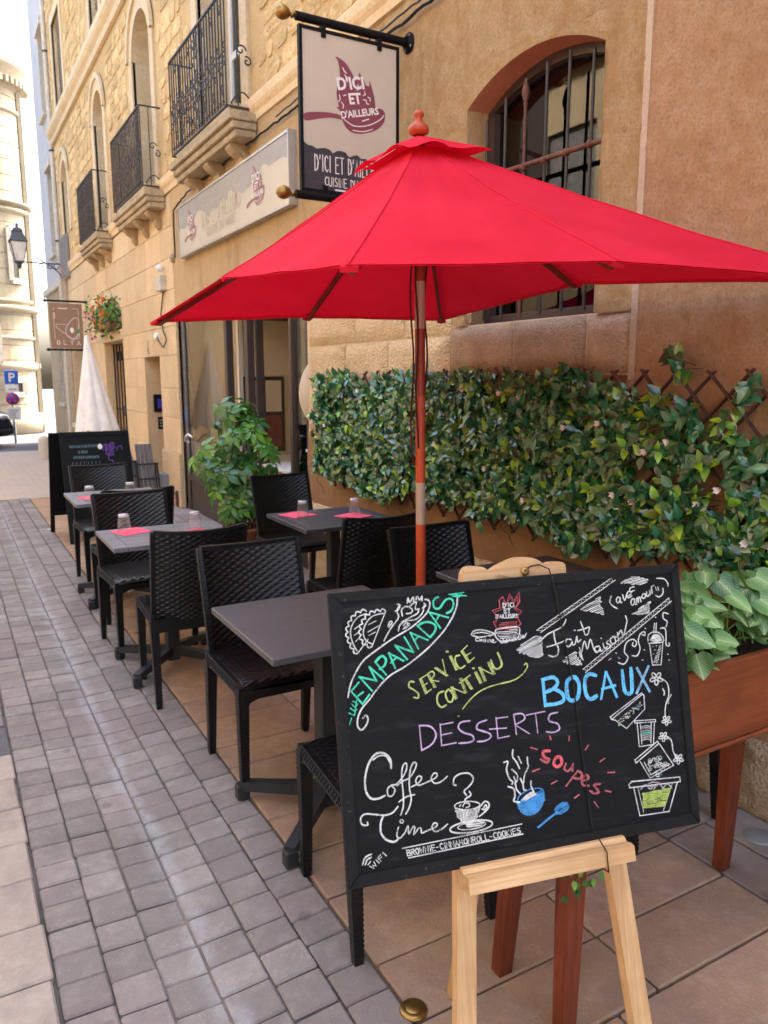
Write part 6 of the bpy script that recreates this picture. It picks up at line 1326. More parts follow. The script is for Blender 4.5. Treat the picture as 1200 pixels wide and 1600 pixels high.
('squiggle_drawing','w2.8 5429 3213 5452 3202 5485 3185 5521 3172 5553 3172 5583 3189 5613 3219 5637 3253 5649 3284 5641 3310 5618 3336 5594 3362 5581 3394 5584 3433 5596 3479 5613 3524 5636 3559 5667 3583 5705 3600 5744 3610 5778 3613 5805 3604 5829 3586 5848 3563 5857 3543 5855 3523 5842 3501 5826 3483 5811 3472 5798 3473 5783 3481 5771 3493 5763 3504 5764 3516 5770 3529 5778 3542 5783 3550|w2.8 5737 3309 5757 3304 5787 3295 5818 3291 5846 3297 5869 3320 5892 3353 5910 3390 5921 3427 5920 3461 5909 3497 5898 3532 5895 3566 5901 3601 5913 3635 5928 3667 5946 3692 5970 3710 5998 3723 6025 3730 6044 3730 6053 3719 6055 3697 6052 3675 6046 3661 6034 3660 6017 3667 6000 3675 5988 3681|w2.8 6599 4017 6578 4026 6547 4039 6516 4049 6493 4048 6482 4030 6477 4000 6477 3968 6483 3941 6499 3922 6523 3907 6547 3892 6561 3874 6560 3851 6549 3823 6536 3798 6528 3780|w2.8 6405 3757 6424 3759 6452 3762 6480 3760 6500 3748 6509 3723 6512 3688 6512 3649 6511 3608 6506 3564 6499 3515 6493 3470 6494 3437 6507 3418 6528 3408 6549 3406 6563 3409 6568 3418 6567 3435 6563 3452 6561 3464|w2.8 6066 3790 6081 3786|w2.8 6307 3982 6322 3977|w2.8 5399 3392 5414 3388|w2.8 5947 3204 5962 3200|w2.8 6508 3255 6524 3250|w2.8 6525 3142 6541 3138|w2.8 6004 3391 6019 3386|w2.1 5243 3280 5287 3302|w2.1 5438 3307 5474 3282'),
('bocaux_lettering','b9.2 3859 3073 3870 2601|b7.7 3867 3072 3906 3077 3965 3086 4025 3092 4073 3088 4105 3071 4131 3044 4147 3014 4152 2986 4145 2961 4127 2935 4101 2911 4070 2890 4029 2873 3979 2858 3930 2846 3897 2838|b7.7 4070 2883 4102 2864 4149 2836 4196 2804 4229 2772 4247 2739 4255 2704 4253 2671 4240 2645 4214 2628 4175 2616 4129 2609 4082 2605 4029 2603 3970 2605 3915 2608 3878 2610|b8.5 4439 3046 4418 3035 4387 3019 4356 2995 4335 2959 4325 2902 4323 2828 4326 2756 4334 2700 4348 2665 4367 2642 4391 2629 4416 2623 4446 2623 4481 2631 4514 2647 4540 2675 4559 2721 4573 2781 4581 2843 4583 2897 4575 2939 4559 2977 4539 3008 4520 3031 4499 3043 4475 3047 4454 3046 4439 3046|b8.5 4941 3023 4916 3034 4881 3050 4842 3064 4808 3065 4779 3054 4750 3034 4726 3004 4709 2966 4700 2910 4698 2841 4701 2771 4709 2715 4722 2674 4740 2642 4763 2619 4789 2605 4823 2606 4864 2620 4903 2637 4929 2649|b7.7 5157 3060 5014 2585|b7.7 5165 3059 5343 2586|b7.7 5053 2761 5324 2794|b8.5 5503 3055 5504 2983 5505 2880 5508 2773 5516 2694 5530 2650 5550 2626 5572 2614 5593 2610 5615 2606 5639 2608 5660 2626 5676 2668 5685 2755 5689 2875 5690 2994 5691 3075|x7.7 5823 3060 6047 2604|x7.7 6068 3068 5772 2602'),
('flower_drawing','w2.8 6356 2771 6330 2756 6286 2763 6251 2787 6245 2814 6271 2828 6314 2821 6349 2798 6356 2771|w2.8 6208 2697 6183 2715 6176 2752 6189 2787 6217 2800 6241 2782 6249 2744 6235 2709 6208 2697|w2.8 6076 2799 6086 2824 6124 2841 6168 2839 6191 2819 6180 2794 6142 2778 6099 2780 6076 2799|w2.8 6140 2936 6172 2934 6203 2907 6216 2870 6203 2846 6172 2848 6141 2875 6127 2912 6140 2936|w2.8 6314 2919 6322 2892 6303 2859 6268 2838 6237 2842 6228 2869 6247 2902 6282 2923 6314 2919|w2.5 6254 2820 6241 2800 6216 2794 6191 2805 6183 2828 6196 2849 6221 2855 6246 2843 6254 2820|w2.8 6305 2814 6333 2799 6373 2778 6414 2751 6443 2716 6459 2671 6467 2617 6468 2561 6463 2507 6447 2456 6422 2406 6396 2357 6376 2311 6363 2265 6353 2221 6347 2180 6343 2143 6344 2110 6348 2080 6353 2056 6357 2038|w2.8 6334 2618 6341 2606 6351 2589 6361 2570 6367 2552 6367 2536 6362 2518 6357 2503 6353 2492|w2.8 6513 2484 6498 2466 6476 2440 6455 2413 6439 2389 6433 2369 6431 2349 6432 2333 6433 2321|w2.5 6461 1970 6442 1960 6411 1965 6386 1983 6381 2002 6400 2012 6431 2007 6457 1990 6461 1970|w2.5 6355 1918 6337 1931 6331 1959 6341 1984 6361 1993 6379 1979 6384 1952 6374 1927 6355 1918|w2.5 6258 1994 6266 2012 6294 2023 6325 2021 6342 2007 6334 1989 6307 1977 6275 1979 6258 1994|w2.5 6305 2092 6328 2090 6351 2070 6360 2043 6351 2026 6328 2028 6306 2048 6296 2074 6305 2092|w2.5 6431 2077 6437 2058 6424 2034 6398 2020 6375 2023 6369 2042 6383 2066 6408 2081 6431 2077|w2.5 6365 1677 6346 1667 6315 1673 6289 1691 6285 1710 6303 1720 6335 1714 6360 1697 6365 1677|w2.5 6258 1626 6240 1640 6235 1667 6245 1692 6264 1700 6282 1687 6288 1660 6278 1635 6258 1626|w2.5 6163 1702 6170 1720 6198 1731 6229 1729 6246 1715 6238 1697 6211 1686 6179 1688 6163 1702|w2.5 6209 1799 6232 1797 6255 1777 6264 1751 6255 1734 6232 1736 6210 1756 6200 1782 6209 1799|w2.5 6334 1784 6341 1765 6327 1741 6301 1727 6279 1731 6273 1750 6286 1774 6312 1788 6334 1784|w2.8 6345 1711 6363 1697 6389 1677 6415 1650 6435 1616 6444 1571 6445 1516 6447 1459 6455 1408 6473 1363 6499 1321 6523 1285 6540 1259|w2.5 6659 1213 6639 1202 6605 1209 6578 1228 6573 1249 6593 1259 6627 1253 6654 1234 6659 1213|w2.5 6544 1159 6524 1173 6518 1202 6529 1229 6550 1239 6570 1224 6576 1195 6565 1168 6544 1159|w2.5 6440 1241 6448 1260 6478 1272 6512 1270 6530 1254 6522 1235 6492 1223 6458 1226 6440 1241|w2.5 6491 1346 6515 1344 6540 1322 6550 1293 6540 1275 6516 1277 6491 1299 6481 1327 6491 1346|w2.5 6627 1329 6633 1308 6619 1282 6591 1267 6566 1271 6559 1292 6574 1317 6602 1333 6627 1329'),
('jar_drawing','w2.5 5198 2179 5894 2567|w2.5 5172 2229 5876 2590|w2.5 5172 2229 5198 2179 5273 2156|w2.5 5876 2590 5922 2537 5914 2292|w2.5 5273 2156 5494 1972|w2.5 5494 1972 5913 2282|w2.5 5737 2309 5750 2305|w2.5 5495 2201 5508 2197|w2.5 5847 2366 5860 2362|g2.5 5387 2175 5400 2171|m2.5 5655 2232 5669 2228|m2.5 5788 2301 5801 2297|g2.5 5810 2407 5823 2403|w2.5 5412 2114 5425 2110|w2.5 5653 2332 5666 2327|y2.5 5665 2260 5679 2256|m2.5 5347 2103 5360 2099|w2.5 5527 2197 5540 2193|g2.5 5548 2243 5562 2239|m2.5 5579 2256 5592 2252|m2.5 5521 2257 5534 2253|m2.5 5473 2173 5486 2169|g2.5 5581 2195 5594 2191|w2.5 5612 2289 5626 2285|y2.5 5613 2286 5626 2282|y2.5 5596 2290 5609 2286|t2.5 5777 2355 5791 2351|m2.5 5410 2122 5423 2118|w2.5 5498 2186 5511 2182|g2.5 5370 2165 5383 2161|t2.5 5559 2241 5572 2237|g2.5 5574 2257 5587 2253|w2.5 5331 2077 5344 2073|t2.5 5764 2293 5777 2289|w2.5 5682 2328 5696 2324|t2.5 5358 2071 5371 2067|g2.5 5758 2379 5771 2375|y2.5 5513 2166 5526 2162|y2.5 5493 2179 5506 2175|m2.5 5742 2344 5755 2340|m2.5 5758 2323 5771 2319|g2.5 5543 2181 5557 2177|y2.5 5332 2048 5345 2044|w2.5 5712 2325 5725 2321|y2.5 5341 2142 5354 2138|t2.5 5334 2061 5347 2057|t2.5 5670 2307 5684 2303|g2.5 5562 2187 5576 2183|t2.5 5810 2388 5823 2384|y2.5 5374 2164 5387 2160|t2.5 5351 2073 5364 2068|y2.5 5401 2168 5414 2164|m2.5 5750 2307 5763 2303|w2.5 5442 2166 5455 2162|y2.5 5497 2166 5510 2162|m2.5 5815 2350 5828 2346|y2.5 5556 2188 5569 2184|y2.5 5378 2110 5391 2106|y2.5 5561 2259 5574 2255|g2.5 5333 2079 5346 2075|t2.5 5444 2212 5457 2207|m2.5 5800 2340 5814 2336|y2.5 5483 2190 5496 2186|t2.5 5348 2057 5361 2053|m2.5 5407 2173 5420 2169|g2.5 5433 2209 5446 2205|w2.5 5540 2166 5554 2162|m2.5 5563 2236 5576 2232|g2.5 5540 2268 5553 2264|g2.5 5758 2302 5771 2298|w2.5 5507 2245 5521 2241|w2.5 5440 2129 5453 2125|y2.5 5821 2424 5834 2420|w2.5 5660 2285 5673 2281|t2.5 5339 2070 5353 2066|w2.5 5484 2237 5498 2233|w2.8 5672 2091 6121 2061|w2.8 5680 2050 6125 2020|w2.8 5672 2091 5680 2050|w2.8 6121 2061 6125 2020|w2.8 5726 2044 5731 1603|w2.8 5731 1603 6037 1602|w2.8 6037 1602 6097 2017|w2.8 5793 2008 5790 1649|w2.8 6028 2005 5986 1643|g3.2 5815 1954 5833 1958 5859 1963 5888 1967 5915 1969 5940 1964 5967 1957 5990 1949 6007 1943|m3.2 5812 1921 5830 1924 5856 1929 5885 1934 5912 1935 5937 1931 5964 1923 5987 1915 6003 1909|g3.2 5807 1870 5825 1874 5851 1879 5880 1884 5907 1885 5932 1880 5959 1873 5982 1865 5999 1859|t3.2 5804 1830 5822 1834 5847 1839 5876 1843 5903 1844 5928 1840 5955 1832 5978 1824 5995 1819|g3.2 5800 1790 5818 1793 5844 1799 5872 1803 5899 1804 5925 1800 5951 1792 5974 1784 5991 1778|m3.2 5796 1750 5814 1753 5840 1758 5868 1763 5895 1764 5921 1760 5947 1752 5971 1744 5987 1738|g3.2 5792 1710 5810 1713 5836 1718 5865 1723 5891 1724 5917 1719 5943 1711 5967 1703 5983 1698|w3.2 5616 1372 6128 1651|w3.2 5637 1312 6155 1603|w3.2 5616 1372 5637 1312|w3.2 6128 1651 6155 1603|w2.8 5728 1322 5907 992|w2.8 5907 992 6438 1154|w2.8 6438 1154 6174 1587|w2.8 5811 1297 5928 1050|w2.8 5928 1050 6353 1186|w2.1 6212 1170 6194 1169 6171 1182 6152 1203 6146 1223 6155 1234 6175 1230 6198 1213 6214 1191 6214 1174|g2.1 6137 1210 6125 1204 6110 1203 6094 1208 6080 1217 6070 1229 6065 1243 6066 1256 6074 1266 6086 1272|w2.1 5976 1219 5968 1212 5954 1210 5937 1213 5920 1220 5905 1231 5895 1243 5890 1255 5892 1265 5900 1271|g2.1 6103 1297 6090 1306 6083 1325 6084 1348 6093 1365 6106 1371 6119 1363 6126 1343 6125 1320 6116 1303|g2.1 6081 1060 6073 1058 6063 1059 6052 1065 6043 1073 6037 1083 6035 1093 6037 1100 6044 1105 6053 1106|g2.1 5947 1131 5930 1127 5911 1133 5897 1147 5893 1164 5899 1178 5915 1184 5934 1179 5949 1166 5956 1149|w2.1 6168 1314 6147 1315 6130 1325 6125 1341 6133 1355 6150 1364 6172 1363 6188 1353 6193 1338 6186 1323|g2.1 6167 1158 6166 1173 6178 1188 6199 1198 6222 1200 6240 1192 6245 1178 6237 1162 6217 1150 6194 1146|g2.1 6283 1177 6268 1177 6254 1182 6243 1192 6238 1204 6239 1217 6246 1228 6259 1235 6273 1237 6288 1233|m2.1 6206 1140 6198 1130 6179 1126 6157 1129 6138 1138 6127 1151 6127 1163 6140 1171 6160 1173 6182 1167|w2.1 6094 1196 6079 1198 6067 1209 6061 1224 6065 1238 6076 1244 6091 1241 6103 1228 6107 1213 6101 1200|g2.1 6288 1184 6277 1181 6261 1184 6244 1195 6230 1208 6222 1223 6222 1234 6231 1239 6246 1237 6263 1229|g2.1 6156 1020 6148 1026 6143 1038 6142 1055 6145 1072 6153 1087 6162 1097 6172 1100 6180 1095 6186 1083|g2.1 6079 1269 6062 1273 6043 1292 6029 1319 6027 1340 6038 1348 6057 1339 6075 1317 6086 1291 6083 1272|g2.1 5961 1168 5948 1159 5933 1156 5918 1161 5909 1173 5908 1187 5915 1200 5928 1208 5943 1210 5957 1204|g2.1 6123 1177 6107 1166 6077 1166 6045 1178 6027 1196 6031 1212 6055 1218 6087 1212 6114 1197 6123 1179|g2.1 6251 1099 6239 1103 6229 1115 6224 1132 6223 1150 6228 1166 6237 1177 6248 1180 6260 1175 6270 1163|w2.1 6171 1244 6156 1238 6138 1240 6122 1249 6113 1263 6111 1279 6117 1292 6131 1300 6148 1300 6165 1293|w2.1 6108 995 6092 988 6067 993 6043 1007 6030 1026 6033 1041 6051 1047 6076 1041 6099 1025 6110 1006|g2.1 6061 1166 6039 1163 6017 1174 6005 1194 6008 1214 6025 1226 6048 1224 6068 1209 6075 1188 6067 1170|g2.1 6133 1294 6118 1310 6117 1334 6130 1355 6153 1365 6176 1361 6191 1344 6191 1321 6176 1300 6153 1290|w2.1 6028 1165 6025 1176 6028 1187 6038 1198 6051 1206 6067 1210 6083 1209 6096 1204 6105 1196 6108 1185|w2.1 5993 1301 5986 1313 5987 1327 5996 1341 6010 1350 6027 1353 6041 1348 6050 1337 6050 1322 6042 1308|w2.1 6250 1161 6247 1175 6254 1189 6270 1201 6291 1208 6311 1208 6325 1200 6331 1188 6326 1173 6312 1160|w2.1 5969 1285 5960 1274 5943 1270 5923 1274 5908 1285 5904 1299 5913 1310 5931 1314 5951 1310 5965 1299|g2.1 5954 1290 5932 1285 5911 1292 5898 1307 5897 1326 5909 1342 5930 1348 5951 1343 5966 1329 5969 1310|w3.2 5447 936 5509 984 6546 919 6550 830 5461 877|w3.2 5447 936 5461 877|w3.2 5544 864 5622 335|w3.2 5622 335 6255 316|w3.2 6255 316 6486 832|w2.1 5632 851 5709 389|w2.1 6133 355 6378 834|G5.3 6193 738 6296 732 6303 694 5724 729 5738 691 6270 659 6256 622 5736 654 5727 618 6212 588 6229 549 5724 581 5713 545 6215 513 6171 478 5729 507 5708 471 6155 442|G3.5 5712 720 6006 738 6305 709 5746 675 5734 627 6253 658 6247 610 5712 578 5738 533 6226 562 6211 513 5733 486 5977 452 6168 463|g3.2 5687 816 5709 832 5740 855 5773 876 5803 883 5826 866 5847 834 5867 802 5887 786 5909 794 5931 816 5951 841 5965 859|g3.2 5957 775 5980 794 6014 823 6051 849 6083 858 6110 842 6135 809 6156 774 6171 750|g3.2 6151 746 6171 765 6199 794 6230 821 6258 832 6284 820 6311 793 6333 763 6349 743|m3.2 5850 892 5871 897 5901 904 5935 909 5970 909 6009 900 6053 885 6094 869 6122 859|m3.2 5884 837 6041 830'),
('soupes_lettering','c6.0 3886 1779 3859 1782 3820 1788 3781 1790 3755 1784 3747 1765 3748 1738 3756 1709 3768 1684 3789 1666 3818 1650 3846 1637 3865 1628|p5.3 3865 1628 3857 1617 3845 1600 3830 1585 3810 1580 3783 1592 3748 1615 3716 1639 3694 1656|c6.7 3998 1646 3986 1626 3967 1598 3951 1568 3945 1542 3953 1519 3970 1498 3991 1481 4012 1473 4036 1476 4064 1488 4089 1505 4105 1526 4109 1552 4106 1586 4098 1618 4085 1640 4066 1649 4041 1650 4015 1647 3998 1646|p4.9 4191 1507 4181 1491 4166 1469 4152 1445 4147 1424 4154 1405 4169 1386 4188 1372 4208 1366 4233 1375 4262 1394 4290 1416 4310 1434 4322 1451 4328 1469 4330 1481 4329 1481 4326 1459 4318 1423 4309 1385 4304 1359|p4.9 4414 1343 4156 1105|p4.9 4414 1343 4432 1331 4459 1314 4484 1295 4497 1275 4494 1253 4481 1228 4461 1206 4437 1195 4404 1199 4362 1214 4321 1231 4293 1242|p4.9 4500 1146 4526 1150 4563 1156 4600 1164 4622 1174 4625 1192 4616 1216 4601 1236 4584 1246 4561 1242 4533 1228 4506 1209 4489 1187 4482 1161 4482 1129 4488 1097 4501 1073 4525 1059 4560 1051 4594 1046 4617 1043|p4.9 4850 1041 4823 1043 4782 1046 4744 1047 4722 1040 4725 1024 4742 1000 4765 974 4782 952 4793 933 4803 915 4809 899 4806 889 4791 883 4768 881 4741 883 4716 889 4692 901 4668 919 4646 936 4631 948|p4.2 3522 1888 3637 1839|p4.2 3908 2038 3925 1980|p4.2 4300 1986 4286 1909|p4.2 4668 1771 4602 1700|p4.2 4989 1487 4887 1441|p4.2 5033 1221 5169 1207|p4.2 4951 900 5061 863|p4.2 4702 733 4774 622|p4.2 4404 910 4311 865|p4.2 3983 1222 3870 1187|p4.2 3650 1486 3518 1460'),
('bowl_drawing','B5.6 3180 940 3210 951 3678 1087 3201 919 3202 890 3697 1064 3678 1028 3200 861 3219 839 3701 1008 3699 978 3237 816 3237 788 3692 947 3704 922 3270 770 3294 750 3661 878 3648 844 3329 734 3352 713 3605 801 3586 765 3477 727|B4.6 3194 919 3260 954 3423 992 3215 884 3247 854 3587 1031 3672 1028 3275 822 3294 785 3687 989 3671 934 3329 757 3382 738 3673 888 3584 795 3483 743|B2.5 3169 963 3179 993 3195 1035 3228 1073 3287 1106 3363 1137 3442 1154 3529 1156 3619 1146 3683 1117 3707 1063 3705 992 3688 922 3659 855 3616 789 3564 741 3502 714 3432 704 3368 707 3316 724 3271 754 3233 793 3204 850 3183 916 3169 963|w2.8 3353 1059 3451 1090 3519 1099 3325 1038 3292 1015 3521 1088 3522 1075 3263 994 3268 983 3522 1063 3544 1057 3308 983 3345 982 3547 1046'),
('steam_drawing','w3.2 2973 1699 2991 1702 3016 1708 3041 1709 3054 1700 3051 1678 3038 1646 3022 1609 3015 1571 3019 1530 3028 1484 3041 1441 3054 1405 3071 1379 3090 1360 3108 1344 3119 1331 3119 1318 3113 1308 3104 1301 3098 1295|w3.2 3166 1897 3162 1875 3155 1844 3151 1809 3153 1777 3164 1750 3181 1724 3201 1698 3218 1671 3233 1638 3247 1602 3260 1570 3268 1547|w3.2 3261 1762 3312 1638|w3.2 3437 1731 3436 1710 3434 1682 3432 1651 3432 1624 3435 1607 3441 1593 3444 1579 3441 1558 3425 1530 3401 1496 3377 1459 3358 1425 3346 1389 3338 1351 3333 1317 3329 1293|w3.2 3120 1556 3140 1535 3170 1505 3199 1471 3217 1439 3218 1404 3210 1366 3197 1335 3185 1321 3175 1334 3163 1365 3152 1400 3144 1424|w3.2 3265 1380 3274 1360 3286 1331 3299 1300 3309 1270 3313 1243 3314 1216 3315 1191 3319 1172 3327 1162 3338 1157 3349 1155 3356 1154|w3.2 3472 1298 3470 1280 3467 1254 3465 1225 3467 1198 3475 1172 3488 1145 3501 1121 3509 1105|w3.2 3018 1266 3040 1257 3072 1245 3104 1229 3126 1208 3137 1178 3140 1141 3139 1103 3136 1071 3129 1047 3116 1027 3107 1010 3108 995 3129 982 3162 971 3195 962 3218 956|w3.2 3164 1324 3165 1300 3167 1265 3170 1227 3178 1193 3194 1165 3216 1138 3237 1115 3252 1099'),
('spoon_drawing','B5.3 3943 763 4064 810 4112 808 3915 733 3905 710 4136 798 4155 786 3894 686 4176 755 3913 654 3935 643 4177 735 4161 709 3967 636 4013 634 4134 680|B5.3 3942 671 3722 560 3544 460|b1.8 4022 756 4116 784'),
('coffee_lettering','w4.0 892 1893 892 1922 894 1964 892 2009 883 2049 866 2083 842 2116 814 2144 783 2164 749 2177 712 2185 673 2184 636 2174 601 2151 566 2119 533 2080 504 2035 479 1983 456 1924 437 1862 423 1804 415 1747 412 1691 413 1637 419 1589 430 1546 447 1507 467 1474 491 1449 518 1432 549 1423 583 1419 615 1419 651 1424 688 1434 722 1445 746 1453|w2.8 884 1976 871 2003 854 2044 832 2085 808 2114 779 2129 746 2135 712 2135 681 2132 651 2122 622 2106 596 2090 578 2079|w2.8 880 1614 864 1606 841 1593 817 1578 802 1558 795 1531 794 1498 797 1467 805 1444 819 1431 838 1425 860 1426 878 1433 895 1449 913 1473 926 1500 931 1525 921 1548 900 1572 880 1592 874 1607 885 1612 908 1609 937 1607 966 1615 997 1637 1032 1666 1066 1700 1096 1732 1120 1764 1141 1797 1157 1829 1169 1859 1173 1887 1172 1915 1166 1937 1158 1948 1145 1947 1128 1936 1110 1917 1096 1891 1085 1856 1076 1814 1069 1764 1065 1710 1065 1646 1068 1575 1072 1502 1073 1436 1072 1376 1069 1319 1065 1267 1057 1220 1045 1177 1028 1138 1012 1105 1001 1082|w2.8 970 1587 991 1600 1022 1617 1057 1636 1090 1651 1120 1661 1150 1666 1180 1674 1208 1689 1236 1714 1264 1746 1289 1780 1310 1811 1326 1839 1338 1867 1346 1891 1347 1910 1339 1924 1325 1934 1307 1937 1290 1929 1273 1910 1254 1881 1237 1842 1222 1796 1210 1737 1200 1665 1193 1592 1190 1527 1193 1473 1201 1423 1209 1377 1210 1333 1203 1290 1190 1249 1174 1211 1158 1177 1141 1148 1121 1121 1103 1100 1091 1084|w2.8 983 1308 1009 1321 1045 1339 1087 1359 1126 1373 1167 1381 1211 1385 1251 1387 1278 1388|w2.8 1225 1527 1248 1534 1283 1543 1319 1555 1350 1569 1376 1588 1399 1610 1418 1633 1426 1651 1422 1667 1407 1681 1388 1691 1371 1692 1354 1683 1336 1666 1321 1645 1313 1624 1315 1600 1324 1573 1338 1549 1359 1535 1387 1533 1423 1540 1462 1552 1502 1563 1545 1574 1592 1587 1636 1601 1670 1615 1692 1631 1704 1647 1710 1663 1710 1676 1703 1687 1688 1698 1670 1703 1653 1701 1635 1686 1615 1662 1599 1635 1593 1610 1600 1585 1616 1559 1638 1536 1663 1523 1692 1520 1727 1525 1763 1535 1795 1547 1825 1563 1854 1583 1878 1602 1896 1616'),
('time_lettering','w3.1 406 1059 409 1049 412 1033 413 1019 406 1011 387 1010 360 1014 333 1023 313 1037 301 1058 294 1085 293 1114 297 1138 308 1158 325 1176 347 1191 374 1198 410 1197 452 1189 497 1177 541 1166 583 1156 625 1143 667 1133 708 1126 747 1125 786 1127 823 1132 857 1143 889 1163 920 1190 945 1217 964 1235|w4.0 702 1125 690 1106 673 1080 656 1049 643 1015 635 978 629 937 627 895 631 856 642 819 660 783 681 750 706 722 738 698 775 677 812 662 844 653 869 655 890 664 908 676 920 684|w2.8 947 890 938 864 924 827 912 787 908 756 914 733 926 715 943 703 961 701 984 712 1010 734 1037 760 1060 785 1078 815 1095 849 1109 876 1119 884 1122 860 1119 812 1117 765 1123 742 1140 756 1164 792 1190 832 1209 856 1221 860 1230 854 1234 841 1236 824 1229 797 1217 761 1207 729 1207 715 1224 727 1253 758 1283 792 1307 813 1323 817 1334 813 1343 804 1349 792 1351 775 1348 753 1348 732 1356 720 1374 720 1400 727 1431 737 1463 746 1498 753 1538 760 1576 768 1606 778 1625 790 1638 805 1645 820 1645 832 1637 841 1622 850 1603 854 1588 852 1574 839 1560 818 1550 795 1547 774 1553 753 1566 732 1584 714 1606 704 1632 703 1663 709 1695 719 1726 731 1756 746 1786 765 1813 783 1832 796|w1.9 1042 970 1034 954 1018 945 999 949 984 962 979 980 986 996 1003 1005 1022 1002 1037 988 1042 970'),
('cup_drawing','w3.1 2042 1433 2032 1436 2018 1441 2004 1448 1997 1462 1996 1484 1999 1514 2008 1544 2023 1569 2047 1587 2077 1603 2112 1614 2147 1621 2185 1623 2225 1621 2264 1615 2297 1604 2322 1588 2343 1565 2359 1541 2368 1518 2370 1498 2366 1477 2356 1457 2344 1438 2327 1419 2307 1401 2284 1383 2263 1366 2240 1352 2215 1338 2194 1325 2183 1309 2185 1288 2198 1265 2214 1243 2224 1227|w3.1 2278 1294 2285 1281 2296 1261 2304 1239 2302 1221 2284 1208 2255 1197 2225 1187 2202 1175 2190 1159 2184 1141 2181 1124 2179 1112|w2.5 2462 1029 2454 1011 2429 997 2391 986 2341 980 2283 979 2221 983 2159 992 2102 1006 2053 1022 2016 1041 1993 1061 1985 1080 1994 1098 2018 1113 2056 1124 2105 1130 2162 1131 2224 1127 2286 1118 2344 1105 2393 1088 2431 1069 2455 1049 2462 1029|w3.4 2441 1010 2443 974 2417 893 2414 1001 2386 992 2391 835 2364 808 2359 980 2331 985 2337 791 2310 777 2303 967 2276 970 2283 754 2256 738 2248 971 2220 966 2227 752 2199 758 2192 983 2164 981 2172 761 2143 778 2136 988 2108 997 2116 777 2087 820 2081 1005 2053 1020 2058 852 2029 889 2025 1031 1997 1048 1999 985|w2.5 2073 1062 2105 1090|w2.5 2138 1051 2143 1061 2150 1074 2159 1088 2172 1096 2191 1099 2216 1099 2239 1095 2255 1089 2263 1077 2266 1061 2263 1045 2257 1033 2243 1027 2223 1024 2203 1022 2190 1021|w3.1 2460 1001 2478 1017 2504 1041 2533 1064 2558 1076 2581 1072 2603 1060 2622 1042 2633 1025 2636 1006 2632 986 2622 964 2608 944 2589 926 2563 908 2536 891 2511 876 2488 862 2464 850 2443 840 2429 833|w3.1 2531 976 2538 984 2549 997 2559 1008 2568 1012 2575 1007 2582 994 2586 980 2586 968 2579 957 2567 946 2553 937 2540 933 2527 935 2514 941 2502 949 2493 954|w3.1 2673 674 2661 648 2623 624 2560 605 2477 590 2381 582 2277 580 2173 586 2076 598 1992 615 1927 637 1885 661 1870 687 1881 713 1918 736 1979 756 2060 771 2156 779 2259 781 2364 776 2462 765 2547 747 2614 725 2657 700 2673 674|w2.2 2542 691 2534 676 2509 661 2468 649 2414 640 2351 635 2284 634 2216 638 2152 645 2098 656 2055 669 2028 684 2018 700 2025 716 2050 730 2090 742 2143 751 2205 756 2273 757 2341 754 2405 747 2460 736 2503 723 2531 707 2542 691|w2.2 2146 753 2197 751 2302 733 2160 738 2191 723 2492 713 2514 698 2182 709 2185 694 2483 684 2433 672 2211 679'),
('underline','w3.1 991 520 3227 570|w3.1 1092 341 3237 393'),
('brownie_lettering','w2.5 1073 377 1061 474|w2.5 1059 476 1107 471 1115 454 1107 430 1069 428|w2.5 1065 429 1121 423 1131 401 1123 379 1072 379|w2.5 1154 378 1141 473 1183 473 1198 449 1189 433 1147 428|w2.5 1168 425 1206 379|w2.5 1244 478 1224 460 1220 430 1236 394 1258 377 1280 394 1279 427 1273 460 1243 479|w2.5 1295 475 1321 383 1332 454 1362 381 1366 481|w2.5 1402 379 1390 482 1456 382 1445 482|w2.5 1491 383 1486 447|w2.5 1481 470 1479 474|w2.5 1560 484 1510 485 1523 384 1579 384|w2.5 1517 439 1560 440|w2.5 1599 432 1633 434|w2.5 1718 472 1698 486 1673 471 1668 433 1686 400 1706 385 1725 401|w2.5 1764 387 1754 448|w2.5 1750 474 1753 482|w2.5 1792 388 1781 489 1851 392 1835 490|w2.5 1870 387 1858 491 1932 389 1915 488|w2.5 1953 392 1970 492 2011 390|w2.5 1958 425 1994 431|w2.5 2028 391 2025 495 2054 425 2076 491 2093 393|w2.5 2135 493 2117 476 2112 441 2125 410 2152 397 2168 409 2176 442 2165 480 2138 492|w2.5 2198 394 2185 497 2256 395 2246 494|w2.5 2281 399 2266 498 2314 496 2324 474 2314 453 2274 448|w2.5 2293 452 2339 397|w2.5 2378 499 2360 483 2353 448 2369 409 2393 397 2412 411 2419 450 2402 484 2378 497|w2.5 2427 499 2443 396 2496 399|w2.5 2509 504 2524 399 2580 404|w2.5 2608 449 2643 448|w2.5 2726 493 2703 508 2678 490 2672 452 2688 419 2715 402 2740 415|w2.5 2780 509 2758 491 2752 455 2768 421 2793 403 2817 419 2815 455 2803 490 2777 504|w2.5 2862 508 2839 491 2840 457 2850 420 2878 407 2897 418 2899 456 2889 494 2859 506|w2.5 2926 408 2915 508|w2.5 2970 511 2922 456 2986 407|w2.5 3022 411 3011 473|w2.5 3011 499 3012 506|w2.5 3095 515 3039 511 3056 411 3116 413|w2.5 3047 465 3093 468|w2.5 3184 503 3157 514 3132 499 3134 477 3164 467 3188 447 3190 427 3168 409 3135 424'),
('wifi_lettering','w2.8 273 365 282 387 294 419 309 452 329 478 356 494 389 505 421 512 443 517|w2.8 320 357 326 372 335 393 346 415 359 433 377 445 399 454 420 460 434 465|w2.8 370 354 418 399|w2.5 398 323 469 272 449 334 511 303 476 381|w2.5 568 345 533 387|w2.5 521 401 515 408|w2.5 600 479 546 434 599 370|w2.5 571 407 614 437|w2.5 700 444 664 484|w2.5 649 500 644 506'),
]
